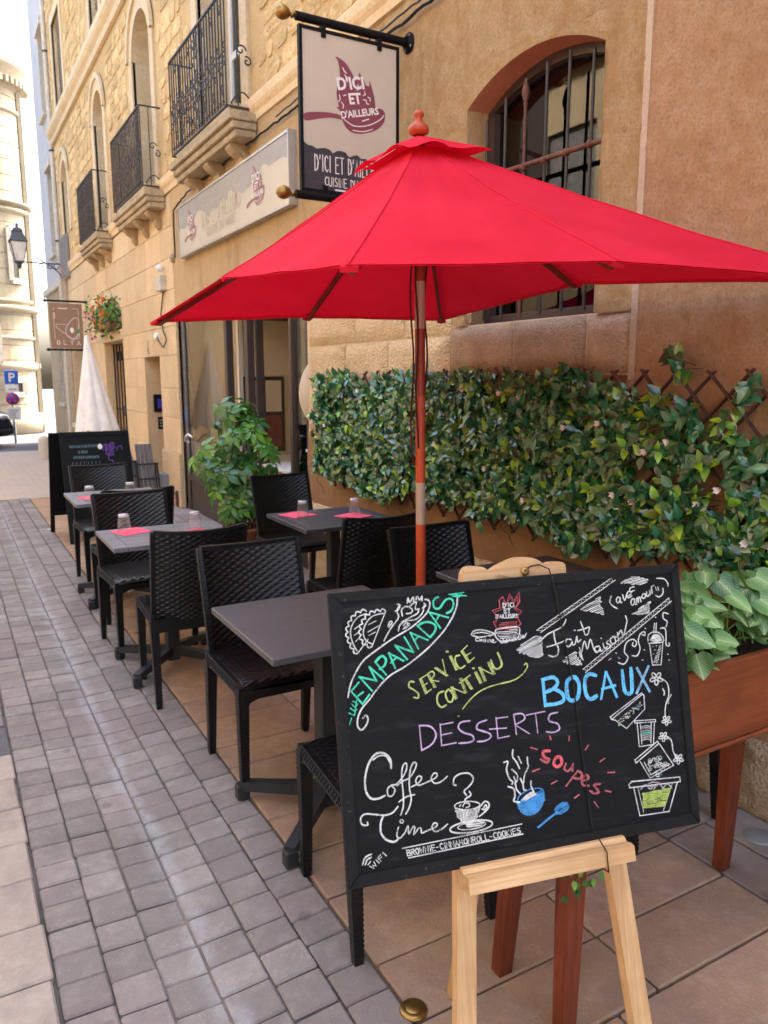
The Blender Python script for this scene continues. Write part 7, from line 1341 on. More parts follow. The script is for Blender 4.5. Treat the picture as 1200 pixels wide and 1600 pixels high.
# ------------------------------------------------------------ CHAIRS
def weave(u, v, nu, nv, A):
    """basket weave relief; u,v in 0..1"""
    cu, cv = u * nu, v * nv; i, j = int(min(cu, nu - 1e-6)), int(min(cv, nv - 1e-6)); fu, fv = cu - i, cv - j
    over = (i + j) % 2 == 0
    prof = max(0., sin(pi * min(max(fv, 0), 1))) ** .6
    return A * (prof * (.4 + .6 * max(0., sin(pi * fu)) ** .6) if over else prof * .4 * (1 - max(0., sin(pi * fu)) ** .5))
def chair_parts():
    P = {}
    # backrest
    nx, nz = 18, 36; A = .0052
    def by(u, v): return -.196 - .115 * v ** 1.15 + .034 * (2 * u - 1) ** 2
    def bx(u, v): return (2 * u - 1) * (.208 + .004 * v)
    def bz(u, v): return .405 + (.458 + .012 * (2 * u - 1) ** 2) * v
    mb = MB(); NU, NV = nx * 4, nz * 3
    def edge(u, v): return 1 if .012 < u < .988 and .012 < v < .985 else 0
    mb.grid(lambda u, v: (bx(u, v), by(u, v) + .006 + weave(u, v, nx, nz, A) * edge(u, v), bz(u, v)), NU, NV, True, True)
    mb.grid(lambda u, v: (bx(u, v), by(u, v) - .006 - weave(u, v, nx, nz, A) * edge(u, v), bz(u, v)), NU, NV, True)
    P['backrest'] = mb.mesh('backrest')
    mb = MB()
    for s_ in (-1, 1):
        pts = [((s_ * (.213 + .004 * v)), by(.5 + .5 * s_, v), bz(.5 + .5 * s_, v) + (.004 if v == 1 else 0)) for v in [k / 12 for k in range(13)]]
        for a, b in zip(pts, pts[1:]): mb.bar(a, b, .016, .026)
        for k in range(44):
            v = (k + .5) / 44; mb.box(s_ * (.2135 + .004 * v) - .0105, by(.5 + .5 * s_, v) - .0135, bz(1, v) - .0038, s_ * (.2135 + .004 * v) + .0105, by(.5 + .5 * s_, v) + .0135, bz(1, v) + .0038)
    for k in range(24):
        u0, u1 = k / 24, (k + 1) / 24; mb.bar((bx(u0, 1), by(u0, 1), bz(u0, 1)), (bx(u1, 1), by(u1, 1), bz(u1, 1)), .021, .016)
    for k in range(60):
        u = (k + .5) / 60; mb.box(bx(u, 1) - .0026, by(u, 1) - .0125, bz(u, 1) - .008, bx(u, 1) + .0026, by(u, 1) + .0125, bz(u, 1) + .0095)
    P['back_frame'] = mb.mesh('back_frame')
    # seat
    ny = 34; nsx = 18
    def sz(u, v):
        x, y = 2 * u - 1, v
        roll = max(0, (v - .9) / .1)
        return .458 - .016 * (1 - x * x) * sin(pi * min(1, v * 1.0 + .08)) + .006 * (1 - v) - .02 * roll ** 2 - .008 * abs(x) ** 8
    mb = MB()
    mb.grid(lambda u, v: ((2 * u - 1) * .222, -.2 + .425 * v, sz(u, v) + weave(u, v, nsx, ny, .0036) * (1 if .02 < u < .98 and v < .97 else 0)), nsx * 4, ny * 3, True)
    mb.grid(lambda u, v: ((2 * u - 1) * .218, -.2 + .42 * v, sz(u, v) - .016), 8, 8, True, True)
    P['seat'] = mb.mesh('seat')
    # aprons
    for s_ in (-1, 1):
        mb = MB()
        top = [(-.2 + .42 * k / 10, .461 - .0035 * k / 10 - (.012 if k == 10 else 0)) for k in range(11)]
        low = [(.2, .34), (.193, .375), (.178, .398), (.15, .408), (0, .412), (-.12, .41), (-.165, .4), (-.185, .375), (-.19, .34), (-.2, .33)]
        mb.prism(top + low, (s_ * .222 - .009, 0, 0), (0, 1, 0), (0, 0, 1), 0, .018)
        for k in range(38):
            y = -.185 + k * .0102
            for z in (.42, .431, .442):
                if (k + int(z * 1000)) % 2: mb.box(s_ * .222 + s_ * .009, y, z, s_ * .222 + s_ * .0118, y + .0098, z + .009)
        P['side_apron' + ('' if s_ < 0 else ' ')] = mb.mesh('side_apron')
    mb = MB()
    top = [(-.222 + .444 * k / 10, .437 - .012 * (1 - (k / 5 - 1) ** 2)) for k in range(11)]
    low = [(.214, .33), (.205, .365), (.19, .385), (.16, .396), (-.16, .396), (-.19, .385), (-.205, .365), (-.214, .33)]
    mb.prism(top + low, (0, .222, 0), (1, 0, 0), (0, 0, 1), -.002, .016); P['front_apron'] = mb.mesh('front_apron')
    mb = MB(); mb.box(-.21, -.2, .37, .21, -.185, .44); P['rear_apron'] = mb.mesh('rear_apron')
    for s_, nm in ((-1, 'l'), (1, 'r')):
        mb = MB(); mb.bar((s_ * .216, .203, .0), (s_ * .213, .2, .44), .026, .026, .04, .04)
        for k in range(28):
            z = .02 + k * .0148; w_ = .013 + .007 * z / .44; mb.box(s_ * .215 - w_ - .0015, .2015 - w_ - .0015, z, s_ * .215 + w_ + .0015, .2015 + w_ + .0015, z + .0085)
        P['leg_f' + nm] = mb.mesh('leg')
        mb = MB(); mb.bar((s_ * .216, -.215, 0), (s_ * .214, -.178, .42), .026, .028, .04, .044)
        for k in range(28):
            z = .02 + k * .0148; w_ = .013 + .007 * z / .44; yc = -.215 + .037 * z / .42; mb.box(s_ * .215 - w_ - .0015, yc - w_ - .002, z, s_ * .215 + w_ + .0015, yc + w_ + .002, z + .0085)
        P['leg_b' + nm] = mb.mesh('leg')
    for me in P.values(): me.materials.append(M['black_plastic'])
    return P
CP = chair_parts()
def make_chair(x, y, rz, label):
    t_ = thing('rattan_chair', (x, y, 0), label, 'chair', 'black woven terrace chairs', rz, False)
    for k, me in CP.items(): link('leg' if k.startswith('leg_') else k.strip(), me, t_)
    return t_
FAR, NEAR = pi, 0.0
make_chair(1.085, 2.79, FAR, 'black woven chair facing the camera behind the bare grey table nearest the chalkboard')
make_chair(1.01, 3.765, NEAR - .05, 'black woven chair seen from behind at the grey plank table along the paving edge')
make_chair(.965, 4.555, FAR + .06, 'black woven chair facing the camera behind the grey plank table with two glasses')
make_chair(1.03, 5.23, NEAR, 'black chair of which little but the back top shows, between the two farthest set tables')
make_chair(1.06, 6.22, FAR + .04, 'farthest black woven chair, directly in front of the black sandwich board')
make_chair(2.1, 4.92, FAR + .05, 'black woven chair beside the leafy potted plant, behind the dark plank table by the wall')
make_chair(1.92, 3.63, NEAR - .03, 'black chair with its back to the camera at the dark plank table by the hedge')
make_chair(1.965, 2.74, FAR, 'black woven chair behind the parasol pole, under the hedge')
make_chair(1.085, 1.84, NEAR - .08, 'black chair mostly hidden by the big chalkboard, its left legs showing beside it')
make_chair(2.09, 1.83, NEAR, 'black chair behind the leafy plants of the wooden planter')

# ------------------------------------------------------------ TABLES
def table(x, y, wx, wy, style, label):
    t_ = thing('terrace_table', (x, y, 0), label, 'table', 'terrace tables')
    x0, x1, y0, y1 = x - wx / 2, x + wx / 2, y - wy / 2, y + wy / 2; zt_ = .742
    if style == 'plain':
        mb = MB(); mb.box(x0, y0, zt_ - .024, x1, y1, zt_, None, .003); mb.build('tabletop', 'grey_top', t_)
    else:
        m_ = 'plank_grey' if style == 'light' else 'plank_dark'
        for a, b in ((x0, x0 + .07), (x1 - .07, x1)):
            mb = MB(); mb.box(a, y0, zt_ - .024, b, y1, zt_, None, .002); mb.build('end_board', m_, t_)
        n = 6
        for k in range(n):
            a, b = y0 + wy * k / n, y0 + wy * (k + 1) / n
            mb = MB(); mb.box(x0 + .0715, a + .0008, zt_ - .024, x1 - .0715, b - .0008, zt_ - rng.uniform(0, .0006), None, .0018); mb.build('plank', m_, t_)
    mb = MB(); mb.box(x - .2, y - .2, zt_ - .036, x + .2, y + .2, zt_ - .025); mb.build('support_plate', 'dark_metal', t_)
    mb = MB(); mb.box(x - .034, y - .034, .03, x + .034, y + .034, zt_ - .036, None, .006); mb.build('column', 'dark_metal', t_)
    for sx in (-1, 1):
        for sy in (-1, 1):
            mb = MB(); mb.bar((x + sx * .02, y + sy * .02, .085), (x + sx * .25, y + sy * .24, .055), .04, .05, .04, .032)
            mb.box(x + sx * .245 - .022, y + sy * .235 - .022, .0, x + sx * .245 + .022, y + sy * .235 + .022, .06, None, .005); mb.build('foot', 'dark_metal', t_)
    return t_
table(1.105, 2.36, .63, .61, 'plain', 'plain dark grey table with nothing on it, partly behind the big chalkboard')
table(.995, 4.115, .65, .51, 'light', 'grey plank table with two glasses on pink napkins along the paving edge')
table(1.02, 5.66, .62, .6, 'light', 'farthest grey table, in front of the black sandwich board')
table(1.99, 4.115, .62, .6, 'dark', 'dark plank table by the wall with pink napkins, beside the leafy potted plant')
table(2.11, 2.4, .63, .6, 'plain', 'dark table under the hedge, just behind the top of the big chalkboard')
def glass_at(x, y, label):
    mb = MB(); zt_ = .7445
    mb.lathe([(.036, .0), (.0375, .002), (.0288, .096), (.027, .1), (0, .1)], (x, y, zt_), 24)
    o = tag(mb.build('upturned_glass', 'tumbler'), label, 'glass', 'glasses set upside down on the tables')
    mb = MB(); mb.lathe([(0, .084), (.0275, .083), (.0272, .0985), (0, .0985)], (x, y, zt_), 24); mb.build('thick_base', 'glass_base', o)
def napkin(x, y, rz, label):
    t_ = tag(MB().box(-.085, -.085, .0005, .085, .085, .0018).box(-.083, -.085, .002, .085, .083, .0032).build('napkin', 'napkin'), label, 'napkin', 'pink napkins on the tables')
    t_.location = (x, y, .742); t_.rotation_euler = (0, 0, rz)
napkin(.835, 4.25, .35, 'pink napkin under the left glass of the second table along the paving edge'); glass_at(.80, 4.25, 'left upturned glass on the grey plank table second from the chalkboard')
napkin(1.13, 4.05, .3, 'pink napkin under the right glass of the second table along the paving edge'); glass_at(1.155, 4.14, 'right upturned glass on the grey plank table second from the chalkboard')
napkin(.86, 5.62, .2, 'pink napkin on the farthest table, by the sandwich board'); glass_at(.82, 5.5, 'upturned glass on the pink napkin of the farthest table')
napkin(1.16, 5.66, .2, 'pink napkin on the farthest table, hidden behind the chair back'); glass_at(1.1, 5.55, 'right upturned glass on the farthest table, just above the chair back')
napkin(1.83, 4.28, .3, 'pink napkin under the left glass of the dark plank table by the wall'); glass_at(1.825, 4.19, 'left upturned glass on the dark plank table by the wall')
napkin(2.11, 4.08, .3, 'pink napkin under the right glass of the dark plank table by the wall'); glass_at(2.14, 4.12, 'right upturned glass on the dark plank table by the hedge')

# ------------------------------------------------------------ RED PARASOL
um = thing('red_parasol', (1.62, 2.52, 0), 'red canvas parasol with an orange red wooden pole standing between the tables', 'parasol')
AP = Vector((1.59, 2.53, 2.425))
hem = [Vector(p) for p in ((.92, 3.87, 1.835), (.93, 2.84, 1.93), (.86, 1.68, 1.832), (1.62, 1.56, 1.88), (2.42, 1.38, 1.862), (2.33, 2.46, 1.952), (2.38, 3.55, 1.876), (1.66, 3.72, 1.875))]
def sector(a, b, r0, r1, top, lift=0.0, sag=.03):
    def f(u, v):
        r = r0 + (r1 - r0) * v
        p = top + (a - top) * r + ((b - a) * u) * r
        s_ = sin(pi * u); d = -sag * s_ * r * (1 - r) * 1.6
        d -= .018 * sin(pi * r) * (1 - .4 * s_)
        w_ = atan2(p.y - top.y, p.x - top.x); n_ = noise.noise(Vector((p.x * 6, p.y * 6, 3))) * .004 + noise.noise(Vector((w_ * 7, r * 2.2, 8))) * .02 * r * (1 - r)
        return p + Vector((0, 0, d + lift + n_))
    return f
mb = MB()
for k in range(8): mb.grid(sector(hem[k], hem[(k + 1) % 8], .06, 1.0, AP), 24, 30, True)
mb.build('canopy', 'red_canvas', um, True)
mb = MB()
for k in range(8):
    f_ = sector(hem[k], hem[(k + 1) % 8], .1, .995, AP); pts = [f_(0, q / 30) + Vector((0, 0, .0012)) for q in range(31)]; mb.tube(pts, .0028, 5)
stuff(mb.build('seam', 'red_canvas', um))
mb = MB()   # narrow hem folded under
for k in range(8):
    a, b = hem[k], hem[(k + 1) % 8]
    mb.grid(lambda u, v: sector(a, b, .97, 1.0, AP)(u, 1 - v) + Vector((0, 0, -.004 - .004 * v)), 8, 1, True)
mb.build('hem', 'red_canvas', um)
mb = MB(); ct = AP + Vector((-.005, 0, .015))
for k in range(8):
    a, b = hem[k], hem[(k + 1) % 8]
    def cap(u, v, a=a, b=b, k=k):
        r = .012 + .185 * v; p = ct + (a - ct) * r + (b - a) * u * r
        return p + Vector((0, 0, .022 * v + .008 * v * sin((k + u) * 5.2) + .012 * sin(pi * u) * v))
    mb.grid(cap, 10, 6, True)
mb.build('vent_cap', 'red_canvas', um, True)
base, top = Vector((1.615, 2.52, 0)), Vector((1.59, 2.53, 2.43))
def pole_seg(name, z0, z1, mat, r=.0195):
    mb = MB(); mb.tube([base.lerp(top, z0 / 2.43), base.lerp(top, z1 / 2.43)], r, 16); return mb.build(name, mat, um)
pole_seg('pole', .05, 1.0, 'pole_wood'); pole_seg('worn_band', 1.0, 1.165, 'pole_bare', .0193); pole_seg('pole', 1.165, 1.50, 'pole_wood'); pole_seg('pole', 1.5, 1.752, 'pole_dark')
pole_seg('worn_band', 1.752, 1.925, 'pole_bare', .0193); pole_seg('pole', 1.925, 2.41, 'pole_dark', .021)
mb = MB(); mb.lathe([(.02, -.01), (.036, 0), (.038, .012), (.033, .024), (.018, .034), (.013, .042), (.013, .05), (.019, .058), (.019, .066), (.012, .075), (0, .078)], top + Vector((-.004, 0, .015)), 20); mb.build('finial', 'pole_wood', um)
mb = MB(); mb.lathe([(.022, 0), (.045, .0), (.045, .035), (.022, .035)], base.lerp(top, 2.0 / 2.43), 16); mb.build('runner', 'pole_dark', um)
mb = MB(); mb.lathe([(.02, 0), (.042, 0), (.042, .03), (.02, .03)], base.lerp(top, 2.33 / 2.43), 16); mb.build('hub', 'pole_dark', um)
for k, h_ in enumerate(hem):
    mb = MB(); s_ = AP + (h_ - AP) * .04 + Vector((0, 0, -.05)); e_ = AP + (h_ - AP) * .975 + Vector((0, 0, -.026)); m_ = AP + (h_ - AP) * .5 + Vector((0, 0, -.05))
    mb.bar(s_, m_, .014, .02); mb.bar(m_, e_, .014, .02); r_ = mb.build('rib', 'rib_wood', um)
    mb = MB(); mb.bar(base.lerp(top, 2.02 / 2.43), m_ + Vector((0, 0, -.005)), .013, .018); mb.build('strut', 'rib_wood', um)
    mb = MB(); d_ = (h_ - AP).normalized(); mb.bar(h_ - d_ * .06 + Vector((0, 0, -.02)), h_ - d_ * .004 + Vector((0, 0, -.012)), .045, .014); mb.build('pocket', 'red_canvas', um)
for k, (dx, dy, z0, z1) in enumerate(((-.03, .01, 1.99, 1.24), (-.022, -.012, 1.99, 1.3), (.028, .004, 2.0, 1.42))):
    pts = [(base.lerp(top, z / 2.43) + Vector((dx * (1 + .25 * sin(j * .7 + k)), dy, 0))) for j, z in enumerate([z0 + (z1 - z0) * q / 14 for q in range(15)])]
    mb = MB(); mb.tube(pts, .0035, 6)
    if k == 0: mb.sphere(pts[-1], .008, 8, 6)
    mb.build('cord', 'cord', um)
mb = MB(); mb.lathe([(.0, 0), (.21, 0), (.22, .02), (.21, .05), (.06, .07), (.035, .09), (.03, .28), (.021, .28)], (base.x, base.y, .0), 28); mb.build('base', 'dark_metal', um)

# ------------------------------------------------------------ HEDGE ON TRELLIS
hg = thing('trellis_hedge', (WX - .03, 3.3, .75), 'trellis of brown laths covered in glossy artificial leaves and small white flowers on the wall', 'hedge')
HY0, HY1, HZ0, HZ1 = 1.2, 5.12, .76, 1.585
def lath(ya, za, yb, zb, x):
    mb = MB(); mb.bar((x, ya, za), (x, yb, zb), .007, .016, up=(1, 0, 0)); mb.build('lath', 'lath', hg)
stp = .155
k = HY0 - .9
while k < HY1:
    for sgn in (1, -1):
        # line y = k + sgn*(z-HZ0)*.9
        z0, z1 = HZ0 + .04, HZ1 + .02; ys, ye = (k, k + .8) if sgn == 1 else (k + .8, k)
        p, q = [ys, z0], [ye, z1]
        def clip(p, q):
            d = (q[1] - p[1]) / (q[0] - p[0])
            for e_ in (p, q):
                if e_[0] < HY0: e_[1] += (HY0 - e_[0]) * d; e_[0] = HY0
                if e_[0] > HY1 - .05: e_[1] += (HY1 - .05 - e_[0]) * d; e_[0] = HY1 - .05
            return abs(q[0] - p[0]) > .08
        if max(ys, ye) > HY0 + .05 and min(ys, ye) < HY1 - .1 and clip(p, q): lath(p[0], p[1] + rng.uniform(-.01, .01), q[0], q[1] + rng.uniform(-.015, .015), WX - .035 - (.008 if sgn == 1 else 0))
    k += stp
def hz_low(y): return .89 + .03 * sin(y * 2.3) + .03 * sin(y * 7.1) + (.1 * max(0, (2.3 - y)) if y < 2.3 else 0) + (.03 if y > 4.8 else 0) - (.03 if 3 < y < 4.4 else 0)
def hz_top(y): return 1.575 + .02 * sin(y * 5.3 + 1) + .018 * sin(y * 13.7) - (.22 * max(0, 2.35 - y) if y < 2.35 else 0)
clusters = []
for _ in range(12000):
    if len(clusters) >= 2000: break
    y = rng.uniform(HY0, HY1); zl, zh = hz_low(y), hz_top(y); z = rng.uniform(zl, zh)
    dens = 1.0
    if y < 2.15:
        dens = .5 if z > zh - .16 else (.75 if z < zl + .15 else .95)
        if y < 1.9: dens *= .8
    hole = noise.noise(Vector((y * 3.1, z * 3.6, 1.7)))
    if hole < -.34: dens *= .25
    if z > zh - .06: dens *= .7
    if rng.random() > dens: continue
    clusters.append((y, z))
clusters += [(1.98 + rng.uniform(-.05, .05), 1.6 + rng.uniform(-.03, .04)) for _ in range(3)] + [(1.72 + rng.uniform(-.04, .04), 1.52 + rng.uniform(-.05, .05)) for _ in range(3)]
stuff_l = MB(); singles = []
stems = MB()
for (y, z) in clusters:
    x = WX - .045 - abs(rng.gauss(0, .036)); c = Vector((x, y, z))
    dirn = Vector((-.55 + rng.gauss(0, .25), rng.gauss(0, .6), rng.gauss(-.05, .5))).normalized()
    n = rng.randint(5, 7); young = rng.random() < .3
    tip = c + dirn * .06
    stems.tube([c - dirn * .03 + Vector((.03, 0, 0)), c, tip], .0016, 4, cap=False)
    for j in range(n):
        base_ = c.lerp(tip, j / n); a = rng.uniform(0, 6.28)
        side = Vector((0, cos(a), sin(a))); d = (dirn * .5 + side * .9 + Vector((-.15, 0, -.12))).normalized()
        nrm = Vector((-1, -.45, .6)) + rv(.28); mx = frame(base_, d, nrm)
        L = rng.uniform(.044, .07) * (.85 if young else 1); W_ = L * rng.uniform(.52, .66)
        r_ = rng.uniform(.66, 1.0) if young and rng.random() < .55 else rng.random() * .72
        singles.append((y, mx, L, W_, r_, rng.uniform(.1, .4), rng.uniform(0, .5)))
# the leaves that show largest: nearest ones on the outside
singles.sort(key=lambda s: (s[0] - s[1].translation.x * 0 < 1.75, s[0] + 6 * (s[1].translation.x - WX + .1)))
lm = {}
for i, (y, mx, L, W_, r_, fo, cu) in enumerate(singles):
    if i < 285:
        key = (i % 14); 
        if key not in lm:
            mb = MB(); mb.cur = [.1, .9, .3, .45, .8, .2, .55, .95, .05, .35, .5, .7, .15, .25][key]; add_leaf(mb, Matrix.Identity(4), 1.0, .57, .12 + .02 * key, .1 + .025 * key); lm[key] = mb.mesh('leaf'); lm[key].materials.append(M['hedge_leaf'])
        o = link('leaf', lm[key], hg); inv = wmat(hg).inverted(); o.matrix_basis = inv @ mx @ Matrix.Scale(L, 4)
    else:
        stuff_l.cur = r_; add_leaf(stuff_l, mx, L, W_, fo, cu)
stuff(stuff_l.build('leaves', 'hedge_leaf', hg))
stuff(stems.build('stems', 'bark', hg))
# some single twigs hanging below and reaching across
for (y, z, L) in ((5.2, .84, .12), (4.0, .8, .1), (1.7, .95, .14), (2.0, 1.3, .2), (2.6, 1.2, .25), (3.3, 1.0, .2), (3.0, .85, .1), (1.5, 1.2, .25)):
    pts = [(WX - .06 - .02 * sin(k), y + .02 * sin(k * 1.7) - .06 * k / 6, z - L * k / 6) for k in range(7)]; mb = MB(); mb.tube(pts, .002, 5); mb.build('twig', 'bark', hg)
for k in range(26):
    y = [5.2, 5.05, 4.6, 4.25, 3.9, 3.75, 3.5, 3.25, 3.05, 2.8, 2.75, 2.5, 2.3, 2.2, 2.05, 1.95, 1.8, 1.72, 3.65, 4.9, 3.35, 2.6, 2.95, 4.4, 2.1, 1.6][k]
    z = rng.uniform(hz_low(y) + .08, hz_top(y) - .05); c = Vector((WX - .14, y, z)); mb = MB()
    for j in range(6):
        a = j * 1.05 + k; add_leaf(mb, frame(c, (-.5 - .3 * rng.random(), cos(a), sin(a)), (-1, 0, .4)), .022, .017, .2, -.4, 3)
    mb.sphere(c + Vector((-.006, 0, 0)), .005, 6, 4); mb.build('white_flower', 'petal_white', hg)

# ------------------------------------------------------------ POTTED SCHEFFLERA
sp_ = thing('potted_plant', (2.1, 6.1, 0), 'tall leafy potted umbrella plant standing before the shopfront', 'potted plant')
PX, PY = 2.1, 6.1
mb = MB(); mb.lathe([(0, 0), (.12, 0), (.17, .3), (.18, .31), (.18, .34), (.16, .34), (.155, .3), (0, .3)], (PX, PY, 0), 24); mb.build('pot', 'terracotta', sp_)
mb = MB(); mb.lathe([(.156, .302), (.0, .312)], (PX, PY, 0), 20); mb.build('soil', 'soil', sp_)
stems_ = []
for k, (dx, dy, ht) in enumerate(((0, 0, 1.2), (.03, .02, 1.05), (-.04, .01, .9), (.06, -.03, .75), (-.02, -.04, 1.12), (.02, .05, .6))):
    pts = [Vector((PX + dx + .5 * dx * q + .012 * sin(q * 7 + k), PY + dy + .5 * dy * q, .3 + ht * .82 * q)) for q in [j / 8 for j in range(9)]]
    mb = MB(); mb.tube(pts, .011, 7, .006); mb.build('stem', 'bark', sp_); stems_.append(pts)
lfm = []
for k in range(8):
    mb = MB(); mb.cur = [.15, .4, .75, .9, .3, .55, .82, .05][k]; n = rng.randint(6, 8)
    for j in range(n):
        a = 2 * pi * j / n + rng.uniform(-.15, .15); L = rng.uniform(.085, .115)
        dn = rng.uniform(-.45, -.1)
        p0 = Vector((cos(a) * .02, sin(a) * .02, dn * .02)); add_leaf(mb, frame(p0, (cos(a), sin(a), dn), (0, 0, 1) + 0 * p0 if False else Vector((cos(a) * .3, sin(a) * .3, 1))), L, L * .44, .14, .22, 5)
        mb.tube([(0, 0, 0), tuple(p0)], .0018, 4, cap=False)
    me = mb.mesh('palmate_leaf'); me.materials.append(M['scheff_leaf']); lfm.append(me)
inv = wmat(sp_).inverted(); petm = MB()
for k in range(92):
    hgt = .42 + .94 * ((k + rng.random()) / 92); st = rng.choice(stems_); i = min(8, int((hgt - .3) / .9 * 8)); p0 = st[min(8, max(1, i))]
    rad = (.3 if hgt < 1.2 else .18) * sqrt(rng.random()) * (1.0 + .25 * sin(hgt * 9)); a = rng.uniform(0, 2 * pi)
    c = Vector((PX + rad * cos(a) * 1.05, PY + rad * sin(a), hgt + rng.uniform(-.03, .05)))
    tilt = Vector((cos(a) * .8 - .55, sin(a) * .8 - .6, 1.0)) + rv(.22)
    z = tilt.normalized(); x = Vector((0, 1, 0)).cross(z).normalized(); y = z.cross(x)
    rot = Matrix(((x.x, y.x, z.x, c.x), (x.y, y.y, z.y, c.y), (x.z, y.z, z.z, c.z), (0, 0, 0, 1))) @ Matrix.Rotation(rng.uniform(0, 6.28), 4, 'Z')
    o = link('palmate_leaf', lfm[k % 8], sp_); o.matrix_basis = inv @ rot @ Matrix.Scale(rng.uniform(.85, 1.2), 4)
    petm.tube([p0, p0.lerp(c, .5) + Vector((0, 0, .03)), c], .0025, 5, cap=False)
stuff(petm.build('leaf_stalks', 'small_leaf', sp_))

# ------------------------------------------------------------ WOODEN PLANTER WITH ARROWHEAD PLANT
pl = thing('wooden_planter', (1.6, 1.3, 0), 'reddish brown wooden planter box on splayed legs with a variegated leafy plant', 'planter')
bx0, bx1, by0, by1, bz0, bz1 = 1.13, 2.12, 1.17, 1.44, .632, .862
def board(name, *a, mat='planter_wood', bev=.004):
    mb = MB(); mb.box(*a, None, bev); return mb.build(name, mat, pl)
board('front_board', bx0, by0, bz0 + .012, bx1, by0 + .022, bz1); board('back_board', bx0, by1 - .022, bz0 + .012, bx1, by1, bz1)
board('end_board', bx0 + .001, by0 + .0225, bz0 + .012, bx0 + .022, by1 - .0225, bz1 - .001); board('end_board', bx1 - .022, by0 + .0225, bz0 + .012, bx1 - .001, by1 - .0225, bz1 - .001)
board('bottom_board', bx0 - .006, by0 - .006, bz0, bx1 + .006, by1 + .006, bz0 + .0115)
board('soil', bx0 + .022, by0 + .0225, bz0 + .02, bx1 - .022, by1 - .0225, bz1 - .03, mat='soil', bev=0)
for sx, sy in ((0, 0), (1, 0), (0, 1), (1, 1)):
    tx = bx0 + .075 if sx == 0 else bx1 - .075; ty = by0 + .045 if sy == 0 else by1 - .045
    ex = tx + (-.03 if sx == 0 else .03); ey = ty + (-.03 if sy == 0 else .03)
    mb = MB(); mb.bar((ex, ey, 0), (tx, ty, bz0 - .001), .042, .036, .066, .045); mb.build('leg', 'planter_leg', pl)
def arrow_leaf(mb, mtx, L, W_):
    outl = [(0, 0, .0), (.28, -.14, .0), (.46, -.02, -.02), (.5, .2, -.03), (.4, .5, -.04), (.2, .8, -.06), (0, 1.0, -.1)]
    mid = [(0, .0, -.0), (0, .02, -.0), (0, .08, -.01), (0, .22, -.02), (0, .5, -.035), (0, .8, -.06), (0, 1.0, -.1)]
    vs = []; uv = []; fs = []
    for s_ in (-1, 1):
        o = len(vs)
        for (a, b, c), (d, e_, f_) in zip(outl, mid):
            vs += [mtx @ Vector((s_ * a * W_, b * L, (c + .12 * a) * L)), mtx @ Vector((0, e_ * L, f_ * L))]; uv += [(s_ * a * 2, max(0, b)), (0, max(0, e_))]
        for k in range(6):
            q = (o + 2 * k, o + 2 * k + 1, o + 2 * k + 3, o + 2 * k + 2); fs.append(q if s_ > 0 else q[::-1])
    mb.add(vs, fs, True, uv)
am = []
for k in range(6):
    mb = MB(); mb.cur = [.1, .3, .5, .75, .9, .62][k]; arrow_leaf(mb, Matrix.Identity(4), 1, .75 + .04 * k); me = mb.mesh('leaf'); me.materials.append(M['syng_leaf']); am.append(me)
inv = wmat(pl).inverted()
for k in range(180):
    x = rng.uniform(bx0 + .0, bx1 - .02); yy = rng.uniform(by0 + .0, by1 - .02); top_ = 1.045 - .1 * abs((x - 1.75) / .5) ** 2
    z = bz1 + (top_ - bz1) * (1 - rng.random() ** 1.7) - .01
    out = Vector((rng.gauss(0, .7), -.75 + rng.gauss(0, .5), -.45 + rng.gauss(0, .25))); c = Vector((x, yy, z)); L = rng.uniform(.048, .09)
    if z < bz1 + .04: out.z = abs(out.z) * .4; out.y = rng.gauss(-.1, .5)
    o = link('leaf', am[k % 6], pl); o.matrix_basis = inv @ frame(c, out, Vector((-.3, -.7, 1)) + rv(.25)) @ Matrix.Scale(L, 4)
    if k % 2 == 0:
        mb = MB(); b_ = Vector((min(bx1 - .05, max(bx0 + .05, x + rng.uniform(-.05, .05))), 1.3 + rng.uniform(-.08, .08), bz1 - .04)); mb.tube([b_, b_.lerp(c, .6) + Vector((0, 0, .02)), c], .0025, 5, cap=False); mb.build('stalk', 'small_leaf', pl)
mb = MB()
for k in range(20):     # trailing sprig under the box
    c = Vector((1.165 + rng.gauss(0, .016), 1.15 + rng.gauss(0, .016), .45 + rng.gauss(0, .02))); mb.cur = rng.random(); add_leaf(mb, frame(c, rv() + Vector((0, -.3, -.3)), (0, -1, 1)), .022, .017, .1, .2, 3)
sg_ = mb.build('trailing_sprig', 'small_leaf', pl)
mb = MB(); mb.tube([(1.17, 1.158, .84), (1.168, 1.15, .7), (1.165, 1.15, .45)], .002, 5); mb.build('stalk', 'small_leaf', sg_)

